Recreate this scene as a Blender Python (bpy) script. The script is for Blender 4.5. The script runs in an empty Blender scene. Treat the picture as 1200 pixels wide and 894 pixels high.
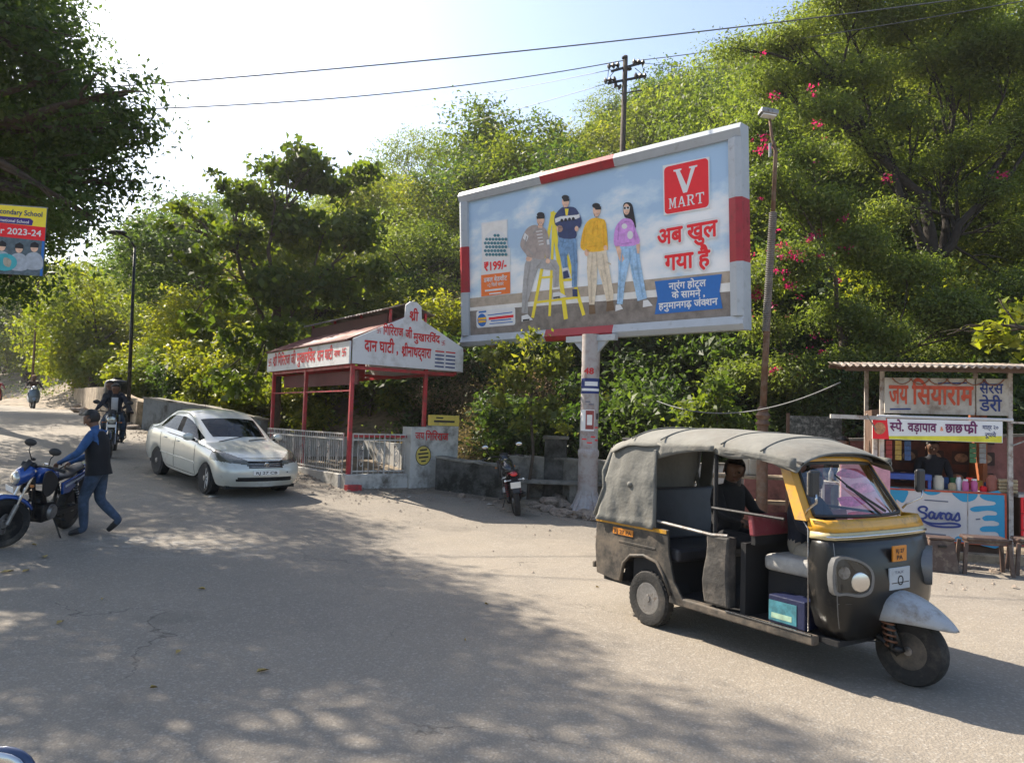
import bpy, bmesh, math, random
import numpy as np
from math import sin, cos, pi, radians, sqrt, atan2
from mathutils import Vector, Matrix, Quaternion

# ------------------------------------------------------------------ camera, sky, sun, exposure
S = bpy.context.scene
COL = S.collection
FPX = 873.0
PITCH, ROLL = radians(3.2), radians(1.8)
CAM = Vector((0, 0, 1.8))
FW = Vector((0, cos(PITCH), sin(PITCH))); R0 = Vector((1, 0, 0)); U0 = Vector((0, -sin(PITCH), cos(PITCH)))
RT = cos(ROLL) * R0 + sin(ROLL) * U0
UP = cos(ROLL) * U0 - sin(ROLL) * R0
cam = bpy.data.cameras.new('camera'); cam.sensor_width = 36; cam.lens = FPX / 1200 * 36
cam.clip_start = 0.05; cam.clip_end = 2000
camo = bpy.data.objects.new('camera', cam); COL.objects.link(camo)
m = Matrix.Identity(4)
for i in range(3):
    m[i][0] = RT[i]; m[i][1] = UP[i]; m[i][2] = -FW[i]; m[i][3] = CAM[i]
camo.matrix_world = m
S.camera = camo

HAZE = 0.0005
SUN_EL = radians(41)
SH = Vector((0.78, -0.62, 0)).normalized()          # direction in which shadows fall
SUNV = Vector((-SH.x * cos(SUN_EL), -SH.y * cos(SUN_EL), sin(SUN_EL)))
w = bpy.data.worlds.new('World'); S.world = w; w.use_nodes = True
nt = w.node_tree; bg = nt.nodes['Background']
sky = nt.nodes.new('ShaderNodeTexSky'); sky.sky_type = 'NISHITA'; sky.sun_disc = False
sky.sun_elevation = SUN_EL; sky.sun_rotation = atan2(SUNV.x, SUNV.y)
sky.air_density = 1.0; sky.dust_density = 1.6; sky.ozone_density = 1.2
nt.links.new(sky.outputs[0], bg.inputs[0]); bg.inputs[1].default_value = 0.10
sl = bpy.data.lights.new('sun', 'SUN'); sl.energy = 4.5; sl.angle = radians(0.55); sl.color = (1.0, 0.90, 0.76)
so = bpy.data.objects.new('sun', sl); COL.objects.link(so); so.rotation_euler = (-SUNV).to_track_quat('-Z', 'Y').to_euler()
so.location = (-20, 20, 40)
S.view_settings.view_transform = 'Standard'; S.view_settings.look = 'None'
S.view_settings.exposure = 1.4; S.view_settings.gamma = 1.0
S.cycles.max_bounces = 6; S.cycles.diffuse_bounces = 3; S.cycles.transmission_bounces = 5
S.cycles.transparent_max_bounces = 8; S.cycles.volume_bounces = 0; S.cycles.use_denoising = True
S.cycles.caustics_reflective = False; S.cycles.caustics_refractive = False

random.seed(7); RNG = np.random.default_rng(11)

# ------------------------------------------------------------------ where a pixel of the survey picture stands
def ray(u, v): return FW + RT * ((u - 600) / FPX) + UP * ((447 - v) / FPX)
def at(u, v, Y):
    d = ray(u, v); return CAM + d * (Y / d.y)
HS = [(-9, 0), (9, 0), (11, .06), (14.5, .33), (20, .78), (26, 1.3), (31, 1.62), (47, 1.85), (90, 2.4)]
HSX = [a for a, b in HS]; HSY = [b for a, b in HS]
def gz(x, y): return float(np.interp(-.6 * x + .8 * y, HSX, HSY))
TOE = [(-90, 95), (-60, 74), (-34, 51), (-20, 36), (-13, 29), (-7, 23.5), (-2.5, 20.5), (3, 18.8), (8, 17.2), (14, 15.8), (60, 11)]
PD = [(0, 0), (2, 1.3), (6, 4.4), (12, 8.2), (24, 14.5), (45, 24), (80, 37), (140, 47), (300, 52)]
KX = [(-90, .42), (-45, .46), (-25, .58), (-10, .74), (0, .84), (12, 1.0), (30, 1.1), (80, 1.1)]
def hill(x, y):
    d = (y - np.interp(x, [a for a, b in TOE], [b for a, b in TOE])) * 0.85
    return np.interp(d, [a for a, b in PD], [b for a, b in PD]) * np.interp(x, [a for a, b in KX], [b for a, b in KX])
def hz(x, y): return gz(x, y) + float(hill(x, y))

# ------------------------------------------------------------------ object helpers
def tagp(o, label=None, cat=None, group=None, kind=None):
    if label: o['label'] = label
    if cat: o['category'] = cat
    if group: o['group'] = group
    if kind: o['kind'] = kind
    return o
def thing(name, label, cat, loc=(0, 0, 0), rz=0.0, group=None, rot=None):
    o = bpy.data.objects.new(name, None); COL.objects.link(o); o.empty_display_size = .2
    o.location = loc; o.rotation_euler = rot if rot else (0, 0, rz)
    return tagp(o, label, cat, group)
def kids(o): return [c for c in list(bpy.data.objects) if c.parent is o]
_ch = {}
def copy_tree(src, loc, rz=0.0, label=None, group=None, scale=None, rot=None, childmap=None):
    if src.name not in _ch:
        a = kids(src); _ch[src.name] = [(c, kids(c)) for c in a]
    r = src.copy(); COL.objects.link(r); r.location = loc; r.rotation_euler = rot if rot else (0, 0, rz)
    if scale is not None: r.scale = scale if hasattr(scale, '__len__') else (scale,) * 3
    if label: r['label'] = label
    if group: r['group'] = group
    for c, gs in _ch[src.name]:
        k = c.copy(); COL.objects.link(k); k.parent = r
        for g in gs:
            q = g.copy(); COL.objects.link(q); q.parent = k
    return r
def rotm(rx=0, ry=0, rz=0): return Matrix.Rotation(rz, 3, 'Z') @ Matrix.Rotation(ry, 3, 'Y') @ Matrix.Rotation(rx, 3, 'X')

class MB:
    def __init__(s): s.v = []; s.f = []; s.m = []
    def add(s, vs, fs, mi=0):
        n = len(s.v); s.v += [tuple(p) for p in vs]; s.f += [tuple(i + n for i in f) for f in fs]; s.m += [mi] * len(fs); return s
    def box(s, x0, x1, y0, y1, z0, z1, mi=0):
        return s.add([(x, y, z) for z in (z0, z1) for y in (y0, y1) for x in (x0, x1)],
                     [(0, 2, 3, 1), (4, 5, 7, 6), (0, 1, 5, 4), (2, 6, 7, 3), (0, 4, 6, 2), (1, 3, 7, 5)], mi)
    def obox(s, c, sz, R=None, mi=0):
        R = R or Matrix.Identity(3); c = Vector(c); h = [a / 2 for a in sz]
        vs = [c + R @ Vector((x * h[0], y * h[1], z * h[2])) for z in (-1, 1) for y in (-1, 1) for x in (-1, 1)]
        return s.add(vs, [(0, 2, 3, 1), (4, 5, 7, 6), (0, 1, 5, 4), (2, 6, 7, 3), (0, 4, 6, 2), (1, 3, 7, 5)], mi)
    def beam(s, a, b, w, h, mi=0, up=(0, 0, 1)):
        a = Vector(a); b = Vector(b); d = (b - a); L = d.length; d.normalize(); u = Vector(up)
        if abs(d.dot(u)) > .98: u = Vector((1, 0, 0))
        y = u.cross(d).normalized(); z = d.cross(y)
        R = Matrix((d, y, z)).transposed()
        return s.obox((a + b) / 2, (L, w, h), R, mi)
    def tube(s, pts, r, n=8, mi=0, caps=True):
        pts = [Vector(p) for p in pts]; k = len(pts)
        rs = list(r) if hasattr(r, '__len__') else [r] * k
        n0 = len(s.v); prev = None; ref = None
        for i, p in enumerate(pts):
            t = (pts[min(i + 1, k - 1)] - pts[max(i - 1, 0)])
            t = t.normalized() if t.length > 1e-9 else Vector((0, 0, 1))
            if ref is None:
                ref = Vector((0, 0, 1)) if abs(t.z) < .9 else Vector((1, 0, 0))
            a = (ref - t * ref.dot(t))
            a = a.normalized() if a.length > 1e-6 else t.orthogonal().normalized()
            ref = a; b = t.cross(a)
            for j in range(n):
                q = 2 * pi * j / n; s.v.append(tuple(p + (a * cos(q) + b * sin(q)) * rs[i]))
        for i in range(k - 1):
            for j in range(n):
                a0 = n0 + i * n + j; a1 = n0 + i * n + (j + 1) % n
                s.f.append((a0, a1, a1 + n, a0 + n)); s.m.append(mi)
        if caps:
            s.f.append(tuple(n0 + j for j in range(n))[::-1]); s.m.append(mi)
            s.f.append(tuple(n0 + (k - 1) * n + j for j in range(n))); s.m.append(mi)
        return s
    def lathe(s, prof, c=(0, 0, 0), axis='Z', n=20, mi=0, closed=False, R=None):
        c = Vector(c); n0 = len(s.v); k = len(prof)
        for (r, h) in prof:
            for j in range(n):
                q = 2 * pi * j / n; x, y = r * cos(q), r * sin(q)
                p = Vector((x, y, h)) if axis == 'Z' else Vector((x, h, y)) if axis == 'Y' else Vector((h, x, y))
                if R: p = R @ p
                s.v.append(tuple(c + p))
        rng = range(k if closed else k - 1)
        for i in rng:
            i2 = (i + 1) % k
            for j in range(n):
                j2 = (j + 1) % n
                s.f.append((n0 + i * n + j, n0 + i * n + j2, n0 + i2 * n + j2, n0 + i2 * n + j)); s.m.append(mi)
        if not closed:
            if prof[0][0] > 1e-5: s.f.append(tuple(n0 + j for j in range(n))[::-1]); s.m.append(mi)
            if prof[-1][0] > 1e-5: s.f.append(tuple(n0 + (k - 1) * n + j for j in range(n))); s.m.append(mi)
        return s
    def prism(s, poly, a0, a1, axis='Y', mi=0, M=None):
        n = len(poly); vs = []
        for a in (a0, a1):
            for (p, q) in poly:
                v = (p, a, q) if axis == 'Y' else (a, p, q) if axis == 'X' else (p, q, a)
                vs.append(M @ Vector(v) if M else v)
        fs = [tuple(range(n))[::-1], tuple(range(n, 2 * n))] + [(i, (i + 1) % n, n + (i + 1) % n, n + i) for i in range(n)]
        return s.add(vs, fs, mi)
    def loft(s, rings, mi=0, caps=True, closed=True):
        n = len(rings[0]); n0 = len(s.v)
        for r in rings: s.v += [tuple(p) for p in r]
        for i in range(len(rings) - 1):
            for j in range(n if closed else n - 1):
                a = n0 + i * n + j; b = n0 + i * n + (j + 1) % n
                s.f.append((a, b, b + n, a + n)); s.m.append(mi)
        if caps and closed:
            s.f.append(tuple(n0 + j for j in range(n))[::-1]); s.m.append(mi)
            s.f.append(tuple(n0 + (len(rings) - 1) * n + j for j in range(n))); s.m.append(mi)
        return s
    def ell(s, c, r, nu=12, nv=8, mi=0, R=None, cut=None):
        c = Vector(c); n0 = len(s.v)
        for i in range(nv + 1):
            t = pi * i / nv
            for j in range(nu):
                q = 2 * pi * j / nu; p = Vector((r[0] * sin(t) * cos(q), r[1] * sin(t) * sin(q), r[2] * cos(t)))
                if R: p = R @ p
                s.v.append(tuple(c + p))
        for i in range(nv):
            for j in range(nu):
                a = n0 + i * nu + j; b = n0 + i * nu + (j + 1) % nu
                if cut and s.v[a][2] < cut and s.v[a + nu][2] < cut: continue
                s.f.append((a, b, b + nu, a + nu)); s.m.append(mi)
        return s
    def build(s, name, mats, parent=None, smooth=None, bevel=0, sub=0, solid=0, loc=None):
        me = bpy.data.meshes.new(name); me.from_pydata(s.v, [], s.f); 
        ms = mats if isinstance(mats, (list, tuple)) else [mats]
        for q in ms: me.materials.append(q)
        if len(ms) > 1: me.polygons.foreach_set('material_index', s.m)
        bm = bmesh.new(); bm.from_mesh(me); bmesh.ops.recalc_face_normals(bm, faces=bm.faces); bm.to_mesh(me); bm.free()
        if smooth is not None:
            me.shade_smooth()
            if smooth: me.set_sharp_from_angle(angle=radians(smooth))
        o = bpy.data.objects.new(name, me); COL.objects.link(o)
        if parent: o.parent = parent
        if loc: o.location = loc
        if bevel:
            b = o.modifiers.new('bevel', 'BEVEL'); b.width = bevel; b.segments = 2; b.limit_method = 'ANGLE'; b.angle_limit = radians(35)
        if sub: q = o.modifiers.new('sub', 'SUBSURF'); q.levels = q.render_levels = sub
        if solid: q = o.modifiers.new('solid', 'SOLIDIFY'); q.thickness = solid; q.offset = 0
        return o

# ------------------------------------------------------------------ materials
def node(nt, t, **kw):
    n = nt.nodes.new(t)
    for k, v in kw.items(): setattr(n, k, v)
    return n
def mat(name, col, rough=.6, metal=0., var=.18, scale=4., bump=.15, bscale=60., dirt=None, coat=0., spec=.5, coord='Object', detail=6.):
    m = bpy.data.materials.new(name); m.use_nodes = True; t = m.node_tree; L = t.links
    b = t.nodes['Principled BSDF']; b.inputs['Roughness'].default_value = rough; b.inputs['Metallic'].default_value = metal
    b.inputs['Specular IOR Level'].default_value = spec
    if coat: b.inputs['Coat Weight'].default_value = coat; b.inputs['Coat Roughness'].default_value = .06
    tc = node(t, 'ShaderNodeTexCoord')
    n1 = node(t, 'ShaderNodeTexNoise'); n1.inputs['Scale'].default_value = scale; n1.inputs['Detail'].default_value = detail; n1.inputs['Roughness'].default_value = .65
    L.new(tc.outputs[coord], n1.inputs['Vector'])
    r = node(t, 'ShaderNodeMapRange'); r.inputs[1].default_value = .3; r.inputs[2].default_value = .7
    r.inputs[3].default_value = 1 - var; r.inputs[4].default_value = 1 + var
    L.new(n1.outputs[0], r.inputs[0])
    mx = node(t, 'ShaderNodeMix', data_type='RGBA', blend_type='MULTIPLY'); mx.inputs[0].default_value = 1
    mx.inputs[6].default_value = (*col[:3], 1); L.new(r.outputs[0], mx.inputs[7])
    out = mx.outputs[2]
    if dirt:
        dcol, amt, dsc = dirt
        n2 = node(t, 'ShaderNodeTexNoise'); n2.inputs['Scale'].default_value = dsc; n2.inputs['Detail'].default_value = 8; n2.inputs['Roughness'].default_value = .7
        L.new(tc.outputs[coord], n2.inputs['Vector'])
        r2 = node(t, 'ShaderNodeMapRange'); r2.inputs[1].default_value = .62 - amt * .35; r2.inputs[2].default_value = .78 - amt * .25; L.new(n2.outputs[0], r2.inputs[0])
        m2 = node(t, 'ShaderNodeMix', data_type='RGBA'); L.new(r2.outputs[0], m2.inputs[0]); L.new(out, m2.inputs[6]); m2.inputs[7].default_value = (*dcol, 1)
        out = m2.outputs[2]
        r3 = node(t, 'ShaderNodeMapRange'); r3.inputs[3].default_value = rough; r3.inputs[4].default_value = min(1, rough + .3); L.new(r2.outputs[0], r3.inputs[0]); L.new(r3.outputs[0], b.inputs['Roughness'])
    L.new(out, b.inputs['Base Color'])
    if bump:
        n3 = node(t, 'ShaderNodeTexNoise'); n3.inputs['Scale'].default_value = bscale; n3.inputs['Detail'].default_value = 5
        L.new(tc.outputs[coord], n3.inputs['Vector'])
        bp = node(t, 'ShaderNodeBump'); bp.inputs['Strength'].default_value = bump; bp.inputs['Distance'].default_value = .02
        L.new(n3.outputs[0], bp.inputs['Height']); L.new(bp.outputs[0], b.inputs['Normal'])
    return m
def glass(name, tint=(.75, .82, .82), alpha=.35, rough=.02, refl=1.2):
    """sheet glass: mostly see-through with mirror-like reflections by angle"""
    m = bpy.data.materials.new(name); m.use_nodes = True; t = m.node_tree; L = t.links
    t.nodes.remove(t.nodes['Principled BSDF']); o = t.nodes['Material Output']
    tr = node(t, 'ShaderNodeBsdfTransparent'); tr.inputs[0].default_value = (*tint, 1)
    gl = node(t, 'ShaderNodeBsdfGlossy'); gl.inputs['Roughness'].default_value = rough; gl.inputs[0].default_value = (.9, .95, 1, 1)
    fr = node(t, 'ShaderNodeFresnel'); fr.inputs[0].default_value = 1.55
    ma = node(t, 'ShaderNodeMath', operation='MULTIPLY_ADD'); ma.inputs[1].default_value = refl; ma.inputs[2].default_value = alpha * .3
    L.new(fr.outputs[0], ma.inputs[0])
    mx = node(t, 'ShaderNodeMixShader'); L.new(ma.outputs[0], mx.inputs[0]); L.new(tr.outputs[0], mx.inputs[1]); L.new(gl.outputs[0], mx.inputs[2])
    L.new(mx.outputs[0], o.inputs[0]); return m
def leafmat(name, cols, trans=.45, tcol=None, rough=.55, objvar=.25):
    m = bpy.data.materials.new(name); m.use_nodes = True; t = m.node_tree; L = t.links
    b = t.nodes['Principled BSDF']; o = t.nodes['Material Output']; b.inputs['Roughness'].default_value = rough; b.inputs['Specular IOR Level'].default_value = .35
    g = node(t, 'ShaderNodeNewGeometry'); oi = node(t, 'ShaderNodeObjectInfo')
    cr = node(t, 'ShaderNodeValToRGB'); e = cr.color_ramp.elements
    e[0].color = (*cols[0], 1); e[1].color = (*cols[-1], 1); e[1].position = 1
    for i, c in enumerate(cols[1:-1]): q = e.new((i + 1) / (len(cols) - 1)); q.color = (*c, 1)
    n1 = node(t, 'ShaderNodeTexNoise'); n1.inputs['Scale'].default_value = .5; n1.inputs['Detail'].default_value = 2
    L.new(g.outputs['Position'], n1.inputs['Vector'])
    ad = node(t, 'ShaderNodeMath', operation='MULTIPLY_ADD'); L.new(g.outputs['Random Per Island'], ad.inputs[0]); ad.inputs[1].default_value = .55
    mr = node(t, 'ShaderNodeMapRange'); mr.inputs[1].default_value = .3; mr.inputs[2].default_value = .7; mr.inputs[3].default_value = -.05; mr.inputs[4].default_value = .5
    L.new(n1.outputs[0], mr.inputs[0]); L.new(mr.outputs[0], ad.inputs[2]); L.new(ad.outputs[0], cr.inputs[0])
    hs = node(t, 'ShaderNodeHueSaturation')
    m1 = node(t, 'ShaderNodeMapRange'); m1.inputs[3].default_value = .5 - .035 * objvar * 4; m1.inputs[4].default_value = .5 + .02 * objvar * 4; L.new(oi.outputs['Random'], m1.inputs[0]); L.new(m1.outputs[0], hs.inputs['Hue'])
    m2 = node(t, 'ShaderNodeMapRange'); m2.inputs[3].default_value = 1 + objvar; m2.inputs[4].default_value = 1 - objvar; L.new(oi.outputs['Random'], m2.inputs[0]); L.new(m2.outputs[0], hs.inputs['Value'])
    L.new(cr.outputs[0], hs.inputs['Color']); L.new(hs.outputs[0], b.inputs['Base Color'])
    tr = node(t, 'ShaderNodeBsdfTranslucent')
    tm = node(t, 'ShaderNodeMix', data_type='RGBA', blend_type='MULTIPLY'); tm.inputs[0].default_value = 1; L.new(hs.outputs[0], tm.inputs[6]); tm.inputs[7].default_value = (*(tcol or (1.9, 1.9, .7)), 1)
    L.new(tm.outputs[2], tr.inputs[0])
    mx = node(t, 'ShaderNodeMixShader'); mx.inputs[0].default_value = trans; L.new(b.outputs[0], mx.inputs[1]); L.new(tr.outputs[0], mx.inputs[2]); L.new(mx.outputs[0], o.inputs[0])
    return m

RED = mat('red_paint', (.42, .022, .03), .45, var=.2, scale=3, bump=.08, dirt=((.16, .06, .05), .35, 7))
REDPRINT = mat('red_ink', (.55, .015, .02), .6, var=.06, bump=0)
WHITEINK = mat('white_ink', (.8, .8, .8), .6, var=.04, bump=0)
BLUEINK = mat('navy_ink', (.01, .03, .16), .6, var=.06, bump=0)
BLACKINK = mat('black_ink', (.015, .015, .02), .6, var=.06, bump=0)
GREYINK = mat('grey_ink', (.14, .15, .2), .6, var=.1, bump=0)
BLACKM = mat('black_metal', (.012, .012, .013), .38, .3, var=.3, dirt=((.09, .08, .065), .25, 9))
RUBBER = mat('tyre_rubber', (.02, .019, .018), .85, var=.3, scale=20, bump=.3, dirt=((.10, .085, .07), .3, 3.5))
CHROME = mat('chrome', (.55, .55, .55), .2, 1., var=.1, bump=.02)
STEEL = mat('dull_steel', (.3, .29, .28), .45, .8, var=.25, scale=12, dirt=((.12, .08, .05), .3, 14))
DARKPL = mat('dark_plastic', (.018, .018, .02), .5, var=.2)
SKIN = mat('skin', (.15, .075, .045), .55, var=.1, scale=14, bump=.05)
HAIR = mat('hair', (.008, .006, .006), .45, var=.4, scale=60, bump=.5, bscale=120)
CONC = mat('old_concrete', (.27, .25, .215), .9, var=.3, scale=2.2, bump=.6, bscale=22, dirt=((.06, .055, .045), .5, 1.6))
# ------------------------------------------------------------------ lettering: Devanagari laid out glyph by glyph
_gl = {}
def _raw(s, bold):
    c = bpy.data.curves.new('g', 'FONT'); c.body = s; c.size = 1; c.offset = bold; c.resolution_u = 3
    o = bpy.data.objects.new('g', c); me = bpy.data.meshes.new_from_object(o)
    v = [(p.co.x, p.co.y) for p in me.vertices]; f = [tuple(p.vertices) for p in me.polygons]
    bpy.data.objects.remove(o); bpy.data.meshes.remove(me); bpy.data.curves.remove(c)
    return v, f
def glyph(ch, bold):
    k = (ch, bold)
    bold = 0.0; k = (ch, 0)
    if k in _gl: return _gl[k]
    if ch == '*':                                     # the slanting r-stroke under a stem
        g = ([(-.10, .26), (-.10, .17), (-.36, -.06), (-.42, .0)], [(0, 3, 2, 1)], 0.0)
    else:
        v, f = _raw(ch, bold) if ch != ' ' else ([], [])
        x = max(p[0] for p in _raw('ल' + ch + '|', 0.0)[0]) - .846
        if ch == 'ि': x = .259
        g = (v, f, x if x > .01 else 0.0)
    _gl[k] = g; return g
def clipx(v, f, cx):
    bm = bmesh.new(); vs = [bm.verts.new((a, b, 0)) for a, b in v]
    for q in f:
        try: bm.faces.new([vs[i] for i in q])
        except ValueError: pass
    bmesh.ops.bisect_plane(bm, geom=bm.verts[:] + bm.edges[:] + bm.faces[:], plane_co=(cx, 0, 0), plane_no=(1, 0, 0), clear_outer=True)
    bm.verts.index_update()
    o = ([(p.co.x, p.co.y) for p in bm.verts], [tuple(p.index for p in q.verts) for q in bm.faces]); bm.free(); return o
def layout(s, bold=.018):
    x = 0; V = []; F = []; i = 0
    while i < len(s):
        ch = s[i]
        if ch == '{':
            ch = s[i + 1]; i += 3; v, f, a = glyph(ch, bold); cut = a - .17 if ch != 'क' else a * .62
            v, f = clipx(v, f, cut); a = cut
        else:
            i += 1; v, f, a = glyph(ch, bold)
        n = len(V); V += [(p + x, q) for p, q in v]; F += [tuple(j + n for j in t) for t in f]; x += a
    return V, F, x
def text(name, s, parent, org, right, up, size, material, width=None, bold=.018, shear=0., align='L', curve=0.):
    """flat printed lettering lying on the plane (org, right, up)"""
    V, F, w_ = layout(s, 0); sh_ = [(0., 0.)] if bold < .006 else [(0., 0.)] + [(bold * cos(pi * i / 3 + .5), bold * sin(pi * i / 3 + .5)) for i in range(6)]
    n_ = len(V); nrm_ = Vector(right).normalized().cross(Vector(up).normalized()); V3 = [(p + a, q + b, i * .00012) for i, (a, b) in enumerate(sh_) for p, q in V]; F = [tuple(j + n_ * i for j in t_) for i in range(len(sh_)) for t_ in F]; org = Vector(org); right = Vector(right).normalized(); up = Vector(up).normalized()
    sx = (width / w_) if width else size
    x0 = -w_ * sx / 2 if align == 'C' else 0
    me = bpy.data.meshes.new(name)
    me.from_pydata([tuple(org + right * (x0 + p * sx + q * size * shear) + up * (q * size) + nrm_ * d_) for p, q, d_ in V3], [], F)
    me.materials.append(material); o = bpy.data.objects.new(name, me); COL.objects.link(o); o['kind'] = 'stuff'
    if parent: o.parent = parent
    return o
def flat(name, polys, parent, org, right, up, material, lift=0.):
    """flat printed shapes: list of 2-D polygons on a plane"""
    org = Vector(org); right = Vector(right).normalized(); up = Vector(up).normalized(); nrm = right.cross(up)
    me = bpy.data.meshes.new(name); V = []; F = []
    for i, P in enumerate(polys):
        n = len(V); V += [tuple(org + right * a + up * b + nrm * (lift + i * .0003)) for a, b in P]; F.append(tuple(range(n, n + len(P))))
    me.from_pydata(V, [], F); me.materials.append(material); o = bpy.data.objects.new(name, me); COL.objects.link(o)
    if parent: o.parent = parent
    if len(polys) > 1: o['kind'] = 'stuff'
    return o
def smoothpoly(P, k=3):
    """closed Catmull-Rom through the points"""
    n = len(P); out = []
    for i in range(n):
        p0, p1, p2, p3 = (P[(i + j - 1) % n] for j in range(4))
        for s_ in range(k):
            t = s_ / k
            out.append(tuple(.5 * ((2 * p1[c]) + (-p0[c] + p2[c]) * t + (2 * p0[c] - 5 * p1[c] + 4 * p2[c] - p3[c]) * t * t + (-p0[c] + 3 * p1[c] - 3 * p2[c] + p3[c]) * t ** 3) for c in (0, 1)))
    return out
def rrect(x0, x1, y0, y1, r, k=4):
    out = []
    for cx, cy, a0 in ((x1 - r, y1 - r, 0), (x0 + r, y1 - r, pi / 2), (x0 + r, y0 + r, pi), (x1 - r, y0 + r, 3 * pi / 2)):
        for i in range(k + 1): a = a0 + pi / 2 * i / k; out.append((cx + r * cos(a), cy + r * sin(a)))
    return out
def circ(cx, cy, rx, ry=None, n=20): ry = ry or rx; return [(cx + rx * cos(2 * pi * i / n), cy + ry * sin(2 * pi * i / n)) for i in range(n)]
def stroke(pts, w, close=False):
    """list of quads following a polyline"""
    out = []
    for a, b in zip(pts[:-1], pts[1:]):
        dx, dy = b[0] - a[0], b[1] - a[1]; L = sqrt(dx * dx + dy * dy) or 1; nx, ny = -dy / L * w / 2, dx / L * w / 2; ex, ey = dx / L * w * .3, dy / L * w * .3
        out.append([(a[0] - ex + nx, a[1] - ey + ny), (a[0] - ex - nx, a[1] - ey - ny), (b[0] + ex - nx, b[1] + ey - ny), (b[0] + ex + nx, b[1] + ey + ny)])
    return out
SERIF = {'V': [[(0, 1), (.34, 1), (.34, .94), (.27, .92), (.54, .28), (.74, .92), (.66, .94), (.66, 1), (1, 1), (1, .94), (.91, .92), (.56, 0), (.40, 0), (.09, .92), (0, .94)]],
         'M': [[(0, 1), (.3, 1), (.5, .42), (.7, 1), (1, 1), (1, .93), (.9, .91), (.9, .09), (1, .07), (1, 0), (.66, 0), (.66, .07), (.74, .09), (.74, .72), (.5, .05), (.24, .72), (.24, .09), (.33, .07), (.33, 0), (0, 0), (0, .07), (.11, .09), (.11, .91), (0, .93)]],
         'A': [[(.42, 1), (.6, 1), (.92, .08), (1, .07), (1, 0), (.64, 0), (.64, .07), (.73, .08), (.66, .28), (.5, .28), (.5, .38), (.62, .38), (.5, .78), (.2, .08), (.3, .07), (.3, 0), (0, 0), (0, .07), (.1, .08)], [(.25, .28), (.52, .28), (.52, .38), (.27, .38)]],
         'R': [[(0, 1), (.6, 1), (.82, .92), (.87, .74), (.8, .56), (.62, .48), (.85, .1), (1, .08), (1, 0), (.74, 0), (.45, .46), (.45, .54), (.6, .58), (.68, .74), (.6, .88), (.32, .9), (.32, .09), (.42, .07), (.42, 0), (0, 0), (0, .07), (.12, .09), (.12, .91), (0, .93)], [(.3, .46), (.46, .46), (.5, .54), (.3, .54)]],
         'T': [[(0, 1), (1, 1), (1, .7), (.93, .7), (.86, .9), (.6, .9), (.6, .09), (.74, .07), (.74, 0), (.26, 0), (.26, .07), (.4, .09), (.4, .9), (.14, .9), (.07, .7), (0, .7)]]}
def serif(word, x0, x1, y0, y1, gap=.12):
    n = len(word); cw = (x1 - x0) / (n + gap * (n - 1)); out = []
    for i, ch in enumerate(word):
        ox = x0 + i * cw * (1 + gap)
        out += [[(ox + a * cw, y0 + b * (y1 - y0)) for a, b in P] for P in SERIF[ch]]
    return out

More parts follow.
